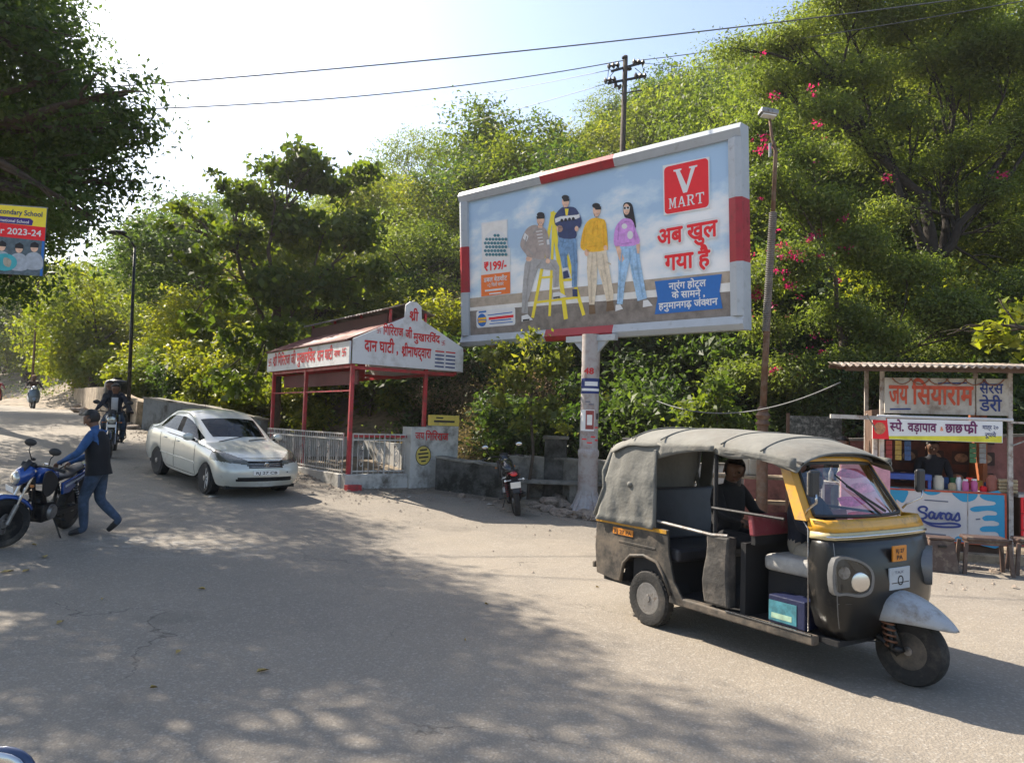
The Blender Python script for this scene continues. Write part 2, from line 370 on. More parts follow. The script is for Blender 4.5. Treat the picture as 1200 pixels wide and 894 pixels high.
# ------------------------------------------------------------------ people
def person(label, J, C, parent=None, loc=(0, 0, 0), rz=0., group=None, female=False, vest=None, hair='short', sc=1.):
    """J: joints in local metres (x forward); C: materials shirt, trousers, skin, shoe; J['hands'] curl 0..1"""
    root = thing('person', label, 'person', loc, rz, group)
    V = []; E = []; Rr = []; B = []                     # verts, edges, radii, cloth code
    def nv(p, r, code): V.append(Vector(p)); Rr.append(r); B.append(code); return len(V) - 1
    def ln(a, b): E.append((a, b))
    P = {k: Vector(v) for k, v in J.items() if k != 'grip'}
    look = P.get('look', Vector((1, 0, 0))).normalized()
    pel = nv(P['pelvis'], .145, 'p'); sp = nv(P['pelvis'].lerp(P['chest'], .5), .132, 's'); chs = nv(P['chest'], .15, 's')
    ln(pel, sp); ln(sp, chs)
    nb = nv(P['neck'], .068, 's'); ln(chs, nb)
    hd = P['neck'] + (P['head'] - P['neck']) * .9; n2 = nv(P['neck'].lerp(hd, .45), .058, 'k'); ln(nb, n2)
    h1 = nv(hd - (hd - P['neck']).normalized() * .015, .095, 'k'); ln(n2, h1)
    h2 = nv(hd + (hd - P['neck']).normalized() * .065, .100, 'k'); ln(h1, h2)
    h3 = nv(hd + (hd - P['neck']).normalized() * .10 - look * .01, .082, 'k'); ln(h2, h3)
    fc = nv(hd - Vector((0, 0, .045)) + look * .045, .05, 'k'); ln(h1, fc)
    for sd in ('L', 'R'):
        sh = nv(P['sho' + sd], .066, 's'); ln(chs, sh)
        el = nv(P['elb' + sd], .052, C.get('sleeve', 's')); mid = nv(P['sho' + sd].lerp(P['elb' + sd], .5), .061, 's'); ln(sh, mid); ln(mid, el)
        wc = 's' if C.get('long', True) else 'k'
        fa = nv(P['elb' + sd].lerp(P['wri' + sd], .55), .044, wc); ln(el, fa)
        wr = nv(P['wri' + sd], .027, wc if C.get('long', True) else 'k'); ln(fa, wr)
        fd = (P['wri' + sd] - P['elb' + sd]).normalized()
        if 'han' + sd in P: fd = (P['han' + sd] - P['wri' + sd]).normalized()
        side = fd.cross(Vector((0, 0, 1)));  side = side.normalized() if side.length > .2 else Vector((0, 1, 0)).cross(fd).normalized()
        dn = side.cross(fd).normalized()
        if dn.z > 0: dn = -dn
        pm = nv(P['wri' + sd] + fd * .055, .03, 'k'); ln(wr, pm)
        curl = J.get('grip', .5)
        for q, (off, Lf) in enumerate(((-.03, .034), (-.010, .04), (.010, .037), (.03, .03))):
            a = nv(P['wri' + sd] + fd * .092 + side * off, .0105, 'k'); ln(pm, a)
            b = nv(V[a] + (fd * cos(curl * 1.4) + dn * sin(curl * 1.4)) * Lf, .009, 'k'); ln(a, b)
            c_ = nv(V[b] + (fd * cos(curl * 2.8) + dn * sin(curl * 2.8)) * Lf * .8, .0075, 'k'); ln(b, c_)
        sgn = 1 if sd == 'L' else -1
        t1 = nv(P['wri' + sd] + fd * .045 + side * .042 * sgn + dn * .01, .012, 'k'); ln(pm, t1)
        t2 = nv(V[t1] + fd * .03 + side * .012 * sgn + dn * .018, .01, 'k'); ln(t1, t2)
        hp = nv(P['hip' + sd], .108, 'p'); ln(pel, hp)
        th = nv(P['hip' + sd].lerp(P['kne' + sd], .5), .092, 'p'); ln(hp, th)
        kn = nv(P['kne' + sd], .072, 'p'); ln(th, kn)
        cf = nv(P['kne' + sd].lerp(P['ank' + sd], .35), .068, 'p'); ln(kn, cf)
        an = nv(P['ank' + sd], .056, 'p'); ln(cf, an)
        td = P['toe' + sd] - P['ank' + sd]
        ft = nv(P['ank' + sd] + td * .5, .044, 'h'); ln(an, ft); tt = nv(P['toe' + sd], .036, 'h'); ln(ft, tt)
    me = bpy.data.meshes.new('body'); me.from_pydata([v * sc for v in V], E, []); me.update()
    o = bpy.data.objects.new('body', me); COL.objects.link(o)
    sk = o.modifiers.new('skin', 'SKIN'); sk.use_smooth_shade = True
    for i, d in enumerate(me.skin_vertices[0].data): d.radius = (Rr[i] * sc, Rr[i] * sc * (1.0)); d.use_root = (i == 0)
    q = o.modifiers.new('sub', 'SUBSURF'); q.levels = q.render_levels = 2
    bpy.context.view_layer.update(); dg = bpy.context.evaluated_depsgraph_get()
    nm = bpy.data.meshes.new_from_object(o.evaluated_get(dg))
    bpy.data.objects.remove(o)
    keys = {'s': 0, 'p': 1, 'k': 2, 'h': 3}; nm.materials.clear()
    for mm in (C['shirt'], C['trousers'], C.get('skin', SKIN), C.get('shoe', DARKPL)): nm.materials.append(mm)
    co = np.zeros(len(nm.vertices) * 3); nm.vertices.foreach_get('co', co); co = co.reshape(-1, 3)
    cen = np.array([co[list(p.vertices)].mean(0) for p in nm.polygons])
    best = np.full(len(cen), 1e9); code = np.zeros(len(cen), int)
    for a, b in E:
        A = np.array(V[a]) * sc; Bv = np.array(V[b]) * sc; d = Bv - A; t = np.clip(((cen - A) @ d) / max(d @ d, 1e-9), 0, 1)
        dist = np.linalg.norm(cen - (A + t[:, None] * d), axis=1) / (Rr[a] * (1 - t) + Rr[b] * t)
        cc = np.where(t < .5, keys[B[a]], keys[B[b]])
        if B[a] == 's' and B[b] == 'k': cc = np.where(t < .86, 0, 2)
        u = dist < best; best[u] = dist[u]; code[u] = cc[u]
    nm.polygons.foreach_set('material_index', code.astype(np.int32)); nm.shade_smooth()
    body = bpy.data.objects.new('body', nm); COL.objects.link(body); body.parent = root
    up = (hd - P['neck']).normalized(); sdv = look.cross(up).normalized(); up2 = sdv.cross(look)
    R = Matrix((look, -sdv, up2)).transposed(); hc = hd + up * .052 - look * .010
    if hair:
        mb = MB(); rr = (.108, .103, .112)
        n0 = len(mb.v); mb.ell(hc * sc, [a * sc for a in rr], 18, 12, R=R)
        keep = []
        for f in mb.f:
            c_ = sum((Vector(mb.v[i]) for i in f), Vector()) / 4 - hc * sc; l = R.transposed() @ c_ / sc
            low = -.095 if hair == 'long' else (-.075 if l.x < .0 else .035)
            if l.z > (low if l.x < .05 else .062): keep.append(f)
        mb.f = keep; mb.m = [0] * len(keep)
        if hair == 'long':
            mb.ell((hd - look * .06 - Vector((0, 0, .10))) * sc, (.06 * sc, .085 * sc, .16 * sc), 12, 8, R=R)
        mb.build('hair' if hair != 'cap' else 'cap', C.get('hairm', HAIR), root, smooth=0)
    f = MB()
    f.ell((hd + look * .100 + up2 * -.005) * sc, (.016 * sc, .011 * sc, .022 * sc), 8, 6, R=R); f.build('nose', C.get('skin', SKIN), root, smooth=0)
    for sg in (-1, 1):
        MB().ell((hd + look * .087 + sdv * sg * .032 + up2 * .022) * sc, (.008 * sc, .014 * sc, .008 * sc), 8, 6, R=R).build('eye', C.get('eyem', HAIR), root, smooth=0)
        MB().ell((hd + sdv * sg * .096 + up2 * .01 - look * .005) * sc, (.018 * sc, .009 * sc, .03 * sc), 8, 6, R=R).build('ear', C.get('skin', SKIN), root, smooth=0)
    MB().ell((hd + look * .090 + up2 * -.045) * sc, (.008 * sc, .022 * sc, .006 * sc), 8, 6, R=R).build('mouth', C.get('lip', LIP), root, smooth=0)
    if vest:
        ax = (P['chest'] - P['pelvis']).normalized(); rg = []
        sdx = (P['shoL'] - P['shoR']).normalized(); fwx = sdx.cross(ax).normalized()
        for t, a, b in ((-.22, .20, .165), (-.1, .195, .16), (.2, .175, .145), (.6, .19, .15), (1., .2, .15), (1.25, .17, .125), (1.42, .09, .085)):
            c_ = P['pelvis'] + (P['chest'] - P['pelvis']) * t
            rg.append([(c_ + sdx * a * cos(q) + fwx * b * sin(q)) * sc for q in [2 * pi * j / 16 for j in range(16)]])
        MB().loft(rg).build('waistcoat', vest, root, smooth=60)
    return root
LIP = mat('lips', (.16, .05, .04), .5, var=.1, bump=0)
# ------------------------------------------------------------------ ground, road, hillside
def axis(vals):
    out = []
    for a, b, st in vals:
        n = max(1, int(round((b - a) / st))); out += [a + (b - a) * i / n for i in range(n)]
    return out + [vals[-1][1]]
def sheet(name, xs, ys, zf, material, keep=None):
    V = []; idx = {}; F = []
    for j, y in enumerate(ys):
        for i, x in enumerate(xs): V.append((x, y, zf(x, y)))
    n = len(xs)
    for j in range(len(ys) - 1):
        for i in range(n - 1):
            if keep and not keep((xs[i] + xs[i + 1]) / 2, (ys[j] + ys[j + 1]) / 2): continue
            F.append((j * n + i, j * n + i + 1, (j + 1) * n + i + 1, (j + 1) * n + i))
    me = bpy.data.meshes.new(name); me.from_pydata(V, [], F); me.materials.append(material); me.shade_smooth()
    o = bpy.data.objects.new(name, me); COL.objects.link(o); o['kind'] = 'structure'; return o
def wob(x, y): return .5 * sin(x * 1.7 + y * .9) + .3 * sin(x * 3.1 - y * 2.3 + 1) + .2 * sin(5.3 * y + x * 4.7)
EARTH = mat('dry_earth', (.25, .20, .145), .95, var=.35, scale=.9, bump=.8, bscale=14, dirt=((.12, .10, .07), .45, 3.0), coord='Object')
xs = axis([(-300, -80, 20), (-80, -20, 2.5), (-20, 12, .5), (12, 40, 2), (40, 300, 20)])
ys = axis([(-150, 0, 15), (0, 4, 1), (4, 24, .5), (24, 60, 2), (60, 120, 4), (120, 400, 20)])
def groundz(x, y):
    h = float(hill(x, y))
    return gz(x, y) + (h + .5 * wob(x * .25, y * .25) * min(1, h / 3) if h > 0 else 0)
sheet('ground', xs, ys, groundz, EARTH)

def roadmat():
    m = bpy.data.materials.new('worn_asphalt'); m.use_nodes = True; t = m.node_tree; L = t.links
    b = t.nodes['Principled BSDF']; b.inputs['Roughness'].default_value = .88; b.inputs['Specular IOR Level'].default_value = .35
    g = node(t, 'ShaderNodeTexCoord')
    def noise(sc, det=6, rg=.6):
        n = node(t, 'ShaderNodeTexNoise'); n.inputs['Scale'].default_value = sc; n.inputs['Detail'].default_value = det; n.inputs['Roughness'].default_value = rg
        L.new(g.outputs['Object'], n.inputs['Vector']); return n
    def rng(src, a, b_, c, d):
        r = node(t, 'ShaderNodeMapRange'); r.inputs[1].default_value = a; r.inputs[2].default_value = b_; r.inputs[3].default_value = c; r.inputs[4].default_value = d; L.new(src, r.inputs[0]); return r.outputs[0]
    def mixc(f, a, bcol, bt='MIX'):
        x = node(t, 'ShaderNodeMix', data_type='RGBA', blend_type=bt); L.new(f, x.inputs[0]) if not isinstance(f, float) else setattr(x.inputs[0], 'default_value', f)
        L.new(a, x.inputs[6]) if not isinstance(a, tuple) else setattr(x.inputs[6], 'default_value', (*a, 1))
        L.new(bcol, x.inputs[7]) if not isinstance(bcol, tuple) else setattr(x.inputs[7], 'default_value', (*bcol, 1)); return x.outputs[2]
    big = noise(.16, 5); mid = noise(.9, 7, .65); fine = noise(45, 3, .7); fine2 = noise(130, 2, .8)
    c = mixc(rng(big.outputs[0], .38, .62, 0, 1), (.270, .232, .186), (.330, .280, .215))
    c = mixc(rng(mid.outputs[0], .35, .7, 0, .55), c, (.225, .200, .168))
    # dust drifts
    dn = noise(.35, 8, .7); c = mixc(rng(dn.outputs[0], .52, .68, 0, .6), c, (.36, .315, .25))
    # spilled lime swept across the tarmac
    sx_ = node(t, 'ShaderNodeVectorMath', operation='SUBTRACT'); sx_.inputs[1].default_value = (-4.3, 9.9, .1); L.new(g.outputs['Object'], sx_.inputs[0])
    s2_ = node(t, 'ShaderNodeVectorMath', operation='MULTIPLY'); s2_.inputs[1].default_value = (.75, 1.3, 0); L.new(sx_.outputs[0], s2_.inputs[0]); ln_ = node(t, 'ShaderNodeVectorMath', operation='LENGTH'); L.new(s2_.outputs[0], ln_.inputs[0])
    e1_ = rng(ln_.outputs['Value'], .3, 1.3, 1, 0); n_l = rng(noise(3.2, 8, .75).outputs[0], .50, .58, 0, .75); ml = node(t, 'ShaderNodeMath', operation='MULTIPLY'); L.new(e1_, ml.inputs[0]); L.new(n_l, ml.inputs[1]); c = mixc(ml.outputs[0], c, (.50, .47, .42))
    # wheel-polished bands and older patches
    pv = node(t, 'ShaderNodeTexVoronoi'); pv.inputs['Scale'].default_value = .22; wv0 = noise(.8, 6); va = node(t, 'ShaderNodeVectorMath', operation='MULTIPLY_ADD'); va.inputs[1].default_value = (2.2, 2.2, 0); L.new(wv0.outputs['Color'], va.inputs[0]); L.new(g.outputs['Object'], va.inputs[2]); L.new(va.outputs[0], pv.inputs['Vector'])
    ps_ = node(t, 'ShaderNodeSeparateColor'); L.new(pv.outputs['Color'], ps_.inputs[0]); c = mixc(rng(ps_.outputs[0], .45, .55, 0, .30), c, (.185, .165, .138))
    # stone chippings showing
    v = node(t, 'ShaderNodeTexVoronoi'); v.inputs['Scale'].default_value = 55; L.new(g.outputs['Object'], v.inputs['Vector'])
    c = mixc(rng(v.outputs['Distance'], .15, .5, .0, .38), c, (.13, .12, .105))
    sp = node(t, 'ShaderNodeSeparateColor'); L.new(v.outputs['Color'], sp.inputs[0]); c = mixc(rng(sp.outputs[0], .8, .95, 0, .35), c, (.42, .39, .34))
    # dark stains
    st = noise(.55, 4, .55); c = mixc(rng(st.outputs[0], .62, .74, 0, .65), c, (.10, .09, .075))
    # cracks
    wv = noise(1.1, 5); vm = node(t, 'ShaderNodeVectorMath', operation='MULTIPLY_ADD'); vm.inputs[1].default_value = (1.6, 1.6, 0); L.new(wv.outputs['Color'], vm.inputs[0]); L.new(g.outputs['Object'], vm.inputs[2])
    cv = node(t, 'ShaderNodeTexVoronoi', feature='DISTANCE_TO_EDGE'); cv.inputs['Scale'].default_value = .33; L.new(vm.outputs[0], cv.inputs['Vector'])
    ck = rng(cv.outputs['Distance'], .0, .006, 1, 0); gate = rng(noise(.4, 3).outputs[0], .48, .6, 0, .8)
    mm = node(t, 'ShaderNodeMath', operation='MULTIPLY'); L.new(ck, mm.inputs[0]); L.new(gate, mm.inputs[1]); c = mixc(mm.outputs[0], c, (.07, .062, .052))
    L.new(c, b.inputs['Base Color'])
    ad = node(t, 'ShaderNodeMath', operation='ADD'); L.new(fine.outputs[0], ad.inputs[0]); L.new(v.outputs['Distance'], ad.inputs[1])
    a2 = node(t, 'ShaderNodeMath', operation='MULTIPLY_ADD'); L.new(fine2.outputs[0], a2.inputs[0]); a2.inputs[1].default_value = .5; L.new(ad.outputs[0], a2.inputs[2])
    bp = node(t, 'ShaderNodeBump'); bp.inputs['Strength'].default_value = .6; bp.inputs['Distance'].default_value = .006; L.new(a2.outputs[0], bp.inputs['Height'])
    b2 = node(t, 'ShaderNodeBump'); b2.inputs['Strength'].default_value = .5; b2.inputs['Distance'].default_value = .05; L.new(mid.outputs[0], b2.inputs['Height']); L.new(bp.outputs[0], b2.inputs['Normal'])
    L.new(b2.outputs[0], b.inputs['Normal']); return m
ROADM = roadmat()
RF = [(-60, 64), (-40, 47.5), (-25.5, 42), (-19, 34), (-13.5, 25.5), (-9.5, 20.6), (-6, 18.2), (-3.2, 15.6), (-1, 15.7), (.6, 14.8), (2.4, 14.2), (4.2, 13.2), (5.0, 11.4), (7.5, 10.9), (12, 10.2), (60, 4)]
RN = [(-60, 46), (-34, 38.5), (-26.5, 33), (-16, 19), (-9.5, 10.5), (-7.6, 8), (-6.5, 4), (-6, -20), (60, -20)]
def onroad(x, y):
    yf = np.interp(x, [a for a, b in RF], [b for a, b in RF]); yn = np.interp(x, [a for a, b in RN], [b for a, b in RN])
    return yn + .18 * wob(x * 2, y) < y < yf + .12 * wob(x * 2.4, 3)
sheet('road', axis([(-60, -20, 1), (-20, -12, .5), (-12, 9, .2), (9, 60, 2)]), axis([(-20, 3, 2), (3, 22, .2), (22, 66, 1)]), lambda x, y: groundz(x, y) + .006, ROADM, onroad)

# ------------------------------------------------------------------ billboard
WHITEP = mat('frame_white_paint', (.42, .46, .50), .5, var=.08, scale=2, bump=.03, dirt=((.30, .31, .32), .15, 6))
REDP = mat('frame_red_paint', (.36, .012, .025), .45, var=.1, scale=2, bump=.05, dirt=((.2, .03, .03), .3, 6))
BC = Vector((1.401, 15.347, 5.413)); BYAW = -0.7142
bx = Vector((cos(BYAW), sin(BYAW), 0)); bn = Vector((sin(BYAW), -cos(BYAW), 0)); bz = (Vector((0, 0, 1)) * cos(.0702) + bn * sin(.0702)); by = bz.cross(bx)
board = thing('billboard', 'large clothing store billboard in a red and white frame on a round post', 'billboard', BC)
board.rotation_euler = Matrix((bx, by, bz)).transposed().to_euler()
def bb(u, v):
    d = ray(u, v); t = (BC - by * .055 - CAM).dot(by) / d.dot(by); p = CAM + d * t - BC; return (p.dot(bx), p.dot(bz))
P1 = lambda x, y: bb(540 + x / 4.472, 200 + y / 4.472)
P2 = lambda x, y: bb(700 + x / 3.722, 160 + y / 3.722)
PZ = lambda x, y: bb(520 + x / 2.979, 130 + y / 2.979)
W2, H2, FT = 3.505, 1.83, .25
def fpiece(a, b, out_in, m_, name='frame_panel'):
    """bevelled frame member from a to b along an edge; out_in: (outer, inner) offsets"""
    mb = MB(); (x0, z0), (x1, z1) = a, b; (ox, oz), (ix, iz) = out_in
    ring = lambda x, z, s: [(x + ox * s[0], .22, z + oz * s[0]), (x + ox * s[0], -.10, z + oz * s[0]), (x + ix * .10, -.16, z + iz * .10), (x + ix * s[1], -.10, z + iz * s[1]), (x + ix * s[1], .22, z + iz * s[1])]
    k0 = k1 = (0, FT)
    mb.loft([ring(x0, z0, k0), ring(x1, z1, k1)]); return mb.build(name, m_, board)
tx0, tx1 = -1.02, .86; bx0, bx1 = -.95, .78
for (a, b, m_) in (((-W2, H2), (tx0, H2), WHITEP), ((tx0, H2), (tx1, H2), REDP), ((tx1, H2), (W2, H2), WHITEP)): fpiece(a, b, ((0, 1), (0, -1)), m_)
for (a, b, m_) in (((-W2, -H2), (bx0, -H2), WHITEP), ((bx0, -H2), (bx1, -H2), REDP), ((bx1, -H2), (W2, -H2), WHITEP)): fpiece(a, b, ((0, -1), (0, 1)), m_)
yl = H2 - FT
for sx, ra, rb in ((-1, .52, -.56), (1, .52, -.62)):
    for a, b, m_ in ((yl, ra, WHITEP), (ra, rb, REDP), (rb, -yl, WHITEP)): fpiece((sx * W2, a), (sx * W2, b), ((sx, 0), (-sx, 0)), m_)
MB().box(-W2 + .02, W2 - .02, .10, .2, -H2 + .02, H2 - .02).build('backing', STEEL, board)
for x in (-2.6, -1.3, 0, 1.3, 2.6): MB().box(x - .03, x + .03, .2, .28, -1.7, 1.7).build('rear_strut', STEEL, board)
# the printed sheet: sky with clouds above a terrace
pm = bpy.data.materials.new('poster_sky'); pm.use_nodes = True; t = pm.node_tree; L = t.links; b = t.nodes['Principled BSDF']; b.inputs['Roughness'].default_value = .45
tc = node(t, 'ShaderNodeTexCoord'); mp = node(t, 'ShaderNodeMapping'); mp.inputs['Scale'].default_value = (.42, 1, .8); L.new(tc.outputs['Object'], mp.inputs[0])
nz = node(t, 'ShaderNodeTexNoise'); nz.inputs['Scale'].default_value = 1.5; nz.inputs['Detail'].default_value = 7; nz.inputs['Roughness'].default_value = .55; L.new(mp.outputs[0], nz.inputs[0])
sxz = node(t, 'ShaderNodeSeparateXYZ'); L.new(tc.outputs['Object'], sxz.inputs[0])
hr = node(t, 'ShaderNodeMapRange'); hr.inputs[1].default_value = -1.1; hr.inputs[2].default_value = 1.4; hr.inputs[3].default_value = .17; hr.inputs[4].default_value = -.06; L.new(sxz.outputs[2], hr.inputs[0])
am = node(t, 'ShaderNodeMath', operation='ADD'); L.new(nz.outputs[0], am.inputs[0]); L.new(hr.outputs[0], am.inputs[1])
cr = node(t, 'ShaderNodeValToRGB'); e = cr.color_ramp.elements; e[0].position = .46; e[0].color = (.42, .60, .80, 1); e[1].position = .70; e[1].color = (.98, .98, .98, 1)
q = e.new(.53); q.color = (.58, .74, .88, 1); q = e.new(.60); q.color = (.84, .89, .93, 1); L.new(am.outputs[0], cr.inputs[0]); L.new(cr.outputs[0], b.inputs['Base Color'])
iw, ih = W2 - FT, H2 - FT
MB().box(-iw - .02, iw + .02, -.04, .10, -ih - .02, ih + .02).build('poster', pm, board)
bo = lambda k: (0, -.042 - k * .0012, 0)
bflat = lambda n_, polys, m_, k: flat(n_, polys, board, bo(k), (1, 0, 0), (0, 0, 1), m_)
TERR = mat('print_terrace', (.24, .205, .18), .6, var=.35, scale=5, bump=0); WALLP = mat('print_parapet', (.46, .38, .30), .6, var=.2, scale=6, bump=0); PALE = mat('print_pale', (.85, .83, .79), .6, var=.1, bump=0)
h0 = P1(55, 668)[1]; h1 = P2(586, 585)[1]; hm = (h0 + h1) / 2
bflat('print_parapet', [[(-iw, h0), (-iw, -.98), (iw, -.98), (iw, h1)]], WALLP, 1)
z1 = P1(805, 648)[1]; bflat('print_ledge', [[(-iw, h0 - .22), (-iw, h0 - .40), (iw, h1 - .38), (iw, h1 - .21)]], PALE, 2)
bflat('print_terrace', [[(-iw, h0 - .30), (-iw, -ih), (iw, -ih), (iw, h1 - .37)]], TERR, 3)
def ink(name, c, **k): return mat(name, c, .6, bump=0, **{**dict(var=.2, scale=11), **k})
I_GREY = ink('print_grey_cloth', (.44, .43, .43)); I_TAUPE = ink('print_taupe_cloth', (.42, .35, .32)); I_NAVY = ink('print_navy_cloth', (.03, .05, .15)); I_DEN = ink('print_denim', (.18, .33, .54), var=.35)
I_OR = ink('print_orange_cloth', (.95, .52, .03)); I_BEI = ink('print_beige_cloth', (.82, .70, .53)); I_PUR = ink('print_purple_cloth', (.70, .33, .78)); I_LDEN = ink('print_light_denim', (.38, .60, .84), var=.3)
I_SK = ink('print_skin', (.86, .54, .38)); I_BR = ink('print_brown', (.18, .11, .06)); I_YEL = ink('print_yellow', (.95, .76, .05), var=.05); I_ORG = ink('print_orange', (.92, .20, .03), var=.03); I_BLU = ink('print_blue', (.02, .16, .52), var=.05); I_RED = ink('print_red', (.88, .015, .025), var=.03)
p1 = lambda L_: [P1(a, b) for a, b in L_]; p2 = lambda L_: [P2(a, b) for a, b in L_]
# ladder
def lad(a, b, w_): A, B_ = P1(*a), P1(*b); return stroke([A, B_], w_)[0]
bflat('print_ladder', [lad((478, 228), (376, 765), .085), lad((486, 240), (464, 757), .07), lad((492, 228), (642, 752), .085), lad((398, 690), (612, 664), .05), lad((530, 574), (578, 571), .05), lad((425, 560), (480, 556), .045), lad((540, 482), (568, 480), .05), lad((480, 222), (549, 770), .11)], I_YEL, 4)
# four models in casual clothes
def model(tag_, cloth, k):
    for i, (m_, polys) in enumerate(cloth): bflat(tag_, polys, m_, k + i * .25)
c1 = lambda x, y, rx, ry: smoothpoly([P1(x + rx * cos(a), y + ry * sin(a)) for a in [2 * pi * i / 10 for i in range(10)]], 2)
c2 = lambda x, y, rx, ry: smoothpoly([P2(x + rx * cos(a), y + ry * sin(a)) for a in [2 * pi * i / 10 for i in range(10)]], 2)
sp_ = lambda L_: smoothpoly(p1(L_), 3); sp2 = lambda L_: smoothpoly(p2(L_), 3)
model('print_grey_model', [
    (I_GREY, [p1([(350, 455), (440, 460), (500, 470), (516, 505), (513, 607), (484, 612), (481, 522), (405, 512), (385, 565), (368, 630), (350, 690), (352, 750), (318, 745), (322, 640), (328, 560), (335, 490)])]),
    (I_SK, [c1(357, 462, 16, 14), c1(456, 474, 12, 14), c1(418, 258, 20, 31), p1([(405, 275), (430, 275), (428, 300), (405, 300)])]),
    (I_TAUPE, [sp_([(383, 285), (415, 292), (440, 302), (457, 335), (467, 400), (465, 455), (446, 460), (440, 432), (432, 466), (352, 452), (343, 440), (330, 425), (312, 395), (318, 358), (345, 305)])]),
    (WHITEINK, [p1([(335, 325), (355, 345), (345, 372), (325, 355)]), p1([(450, 362), (463, 360), (465, 388), (445, 390)]), p1([(318, 762), (350, 752), (378, 782), (318, 792)]), p1([(482, 640), (515, 635), (556, 660), (480, 676)])] + [lad((395 + i * 4, 320 + i * 17), (425 + i * 2, 316 + i * 17), .02) for i in range(5)]),
    (BLACKINK, [c1(418, 231, 20, 13), p1([(396, 240), (440, 236), (438, 252), (398, 254)]), p1([(484, 662), (520, 657), (520, 668), (484, 672)]), p1([(325, 780), (360, 776), (360, 784), (325, 790)])])], 9)
model('print_navy_model', [
    (I_DEN, [p1([(513, 350), (605, 356), (612, 480), (608, 610), (582, 610), (580, 500), (566, 425), (556, 450), (561, 512), (535, 516), (507, 395)])]),
    (I_SK, [c1(549, 163, 19, 31), c1(518, 305, 17, 18), c1(607, 305, 10, 14)]),
    (I_NAVY, [sp_([(524, 198), (545, 192), (592, 192), (616, 218), (633, 262), (624, 300), (606, 302), (600, 355), (515, 350), (511, 300), (494, 282), (492, 238)]), p1([(535, 530), (560, 522), (570, 560), (538, 568)]), p1([(585, 622), (610, 620), (612, 660), (586, 660)])]),
    (I_YEL, [p1([(545, 200), (565, 200), (560, 235), (550, 235)])]),
    (WHITEINK, [p1([(493, 252), (524, 240), (610, 232), (622, 226), (624, 246), (605, 254), (520, 264), (496, 275)]), p1([(536, 512), (560, 508), (560, 520), (536, 524)])]),
    (BLACKINK, [c1(548, 141, 19, 13), p1([(534, 150), (570, 147), (568, 160), (540, 163)])] + [c1(530 + i * 20, 262 - i * 3, 8, 9) for i in range(4)])], 11)
model('print_orange_model', [
    (I_BEI, [p1([(663, 422), (762, 416), (776, 500), (800, 640), (797, 685), (765, 690), (738, 580), (715, 500), (712, 600), (700, 702), (672, 702), (666, 600), (660, 520)])]),
    (I_SK, [c1(712, 208, 20, 34), c1(660, 430, 12, 18), c1(758, 405, 10, 14)]),
    (I_OR, [sp_([(688, 250), (735, 252), (760, 275), (770, 395), (757, 418), (664, 425), (657, 380), (652, 418), (628, 405), (630, 360), (650, 285)])]),
    (I_BR, [p1([(672, 705), (700, 703), (706, 750), (672, 752)]), p1([(765, 685), (797, 680), (806, 730), (762, 738)])]),
    (BLACKINK, [c1(709, 184, 21, 14), p1([(700, 192), (735, 188), (735, 204), (706, 206)])])], 9.1)
model('print_purple_model', [
    (BLACKINK, [sp2([(112, 300), (130, 287), (150, 296), (158, 330), (168, 395), (150, 392), (140, 360), (118, 350)])]),
    (I_LDEN, [p2([(100, 476), (178, 470), (186, 540), (216, 706), (175, 718), (152, 610), (140, 545), (120, 640), (110, 732), (85, 730), (92, 600), (90, 520)])]),
    (I_SK, [c2(127, 318, 14, 24), p2([(78, 478), (96, 476), (118, 535), (104, 552), (94, 535)]), p2([(170, 470), (186, 468), (182, 512), (168, 508)])]),
    (I_PUR, [sp2([(104, 364), (125, 358), (152, 366), (168, 410), (182, 468), (98, 480), (72, 468), (78, 400)])]),
    (WHITEINK, [p2([(80, 735), (100, 732), (112, 752), (78, 762)]), p2([(200, 715), (220, 712), (242, 738), (198, 745)]), c2(143, 430, 13, 18), c2(118, 392, 12, 12), p2([(113, 308), (143, 306), (140, 318), (115, 320)])])], 9.2)
# folds and shading printed on the clothes
for nm_, m_, L_ in (('print_folds', ink('print_fold_grey', (.36, .345, .335)), [((365, 480), (345, 600), .03), ((350, 600), (335, 740), .03), ((470, 480), (500, 520), .03), ((420, 480), (395, 510), .03), ((500, 530), (498, 600), .025), ((345, 345), (335, 400), .03), ((440, 330), (452, 400), .03), ((380, 440), (350, 410), .025), ((400, 300), (380, 330), .025)]),
        ('print_folds', ink('print_fold_denim', (.12, .24, .42)), [((540, 360), (530, 400), .03), ((590, 380), (596, 480), .03), ((598, 490), (597, 600), .03), ((545, 430), (550, 505), .03), ((520, 370), (550, 380), .02)]),
        ('print_folds', ink('print_fold_orange', (.85, .42, .02)), [((700, 270), (690, 330), .03), ((745, 290), (750, 390), .03), ((670, 400), (710, 395), .025), ((650, 310), (642, 380), .025), ((715, 262), (718, 330), .02), ((740, 400), (760, 380), .02)]),
        ('print_folds', ink('print_fold_beige', (.68, .57, .42)), [((710, 430), (714, 500), .03), ((690, 440), (680, 560), .03), ((684, 570), (684, 690), .03), ((745, 440), (758, 540), .03), ((765, 560), (780, 670), .03), ((735, 520), (748, 580), .03), ((765, 480), (785, 490), .03)])):
    bflat(nm_, [lad(a, b2, w_) for a, b2, w_ in L_], m_, 12.4)
def lad2(a, b2, w_): return stroke([P2(*a), P2(*b2)], w_)[0]
bflat('print_folds', [lad2(*q) for q in (((108, 500), (98, 600), .03), ((100, 610), (96, 720), .03), ((140, 490), (142, 540), .03), ((168, 490), (180, 600), .03), ((180, 600), (198, 700), .03), ((150, 560), (162, 620), .025))], ink('print_fold_light_denim', (.28, .48, .72)), 12.4)
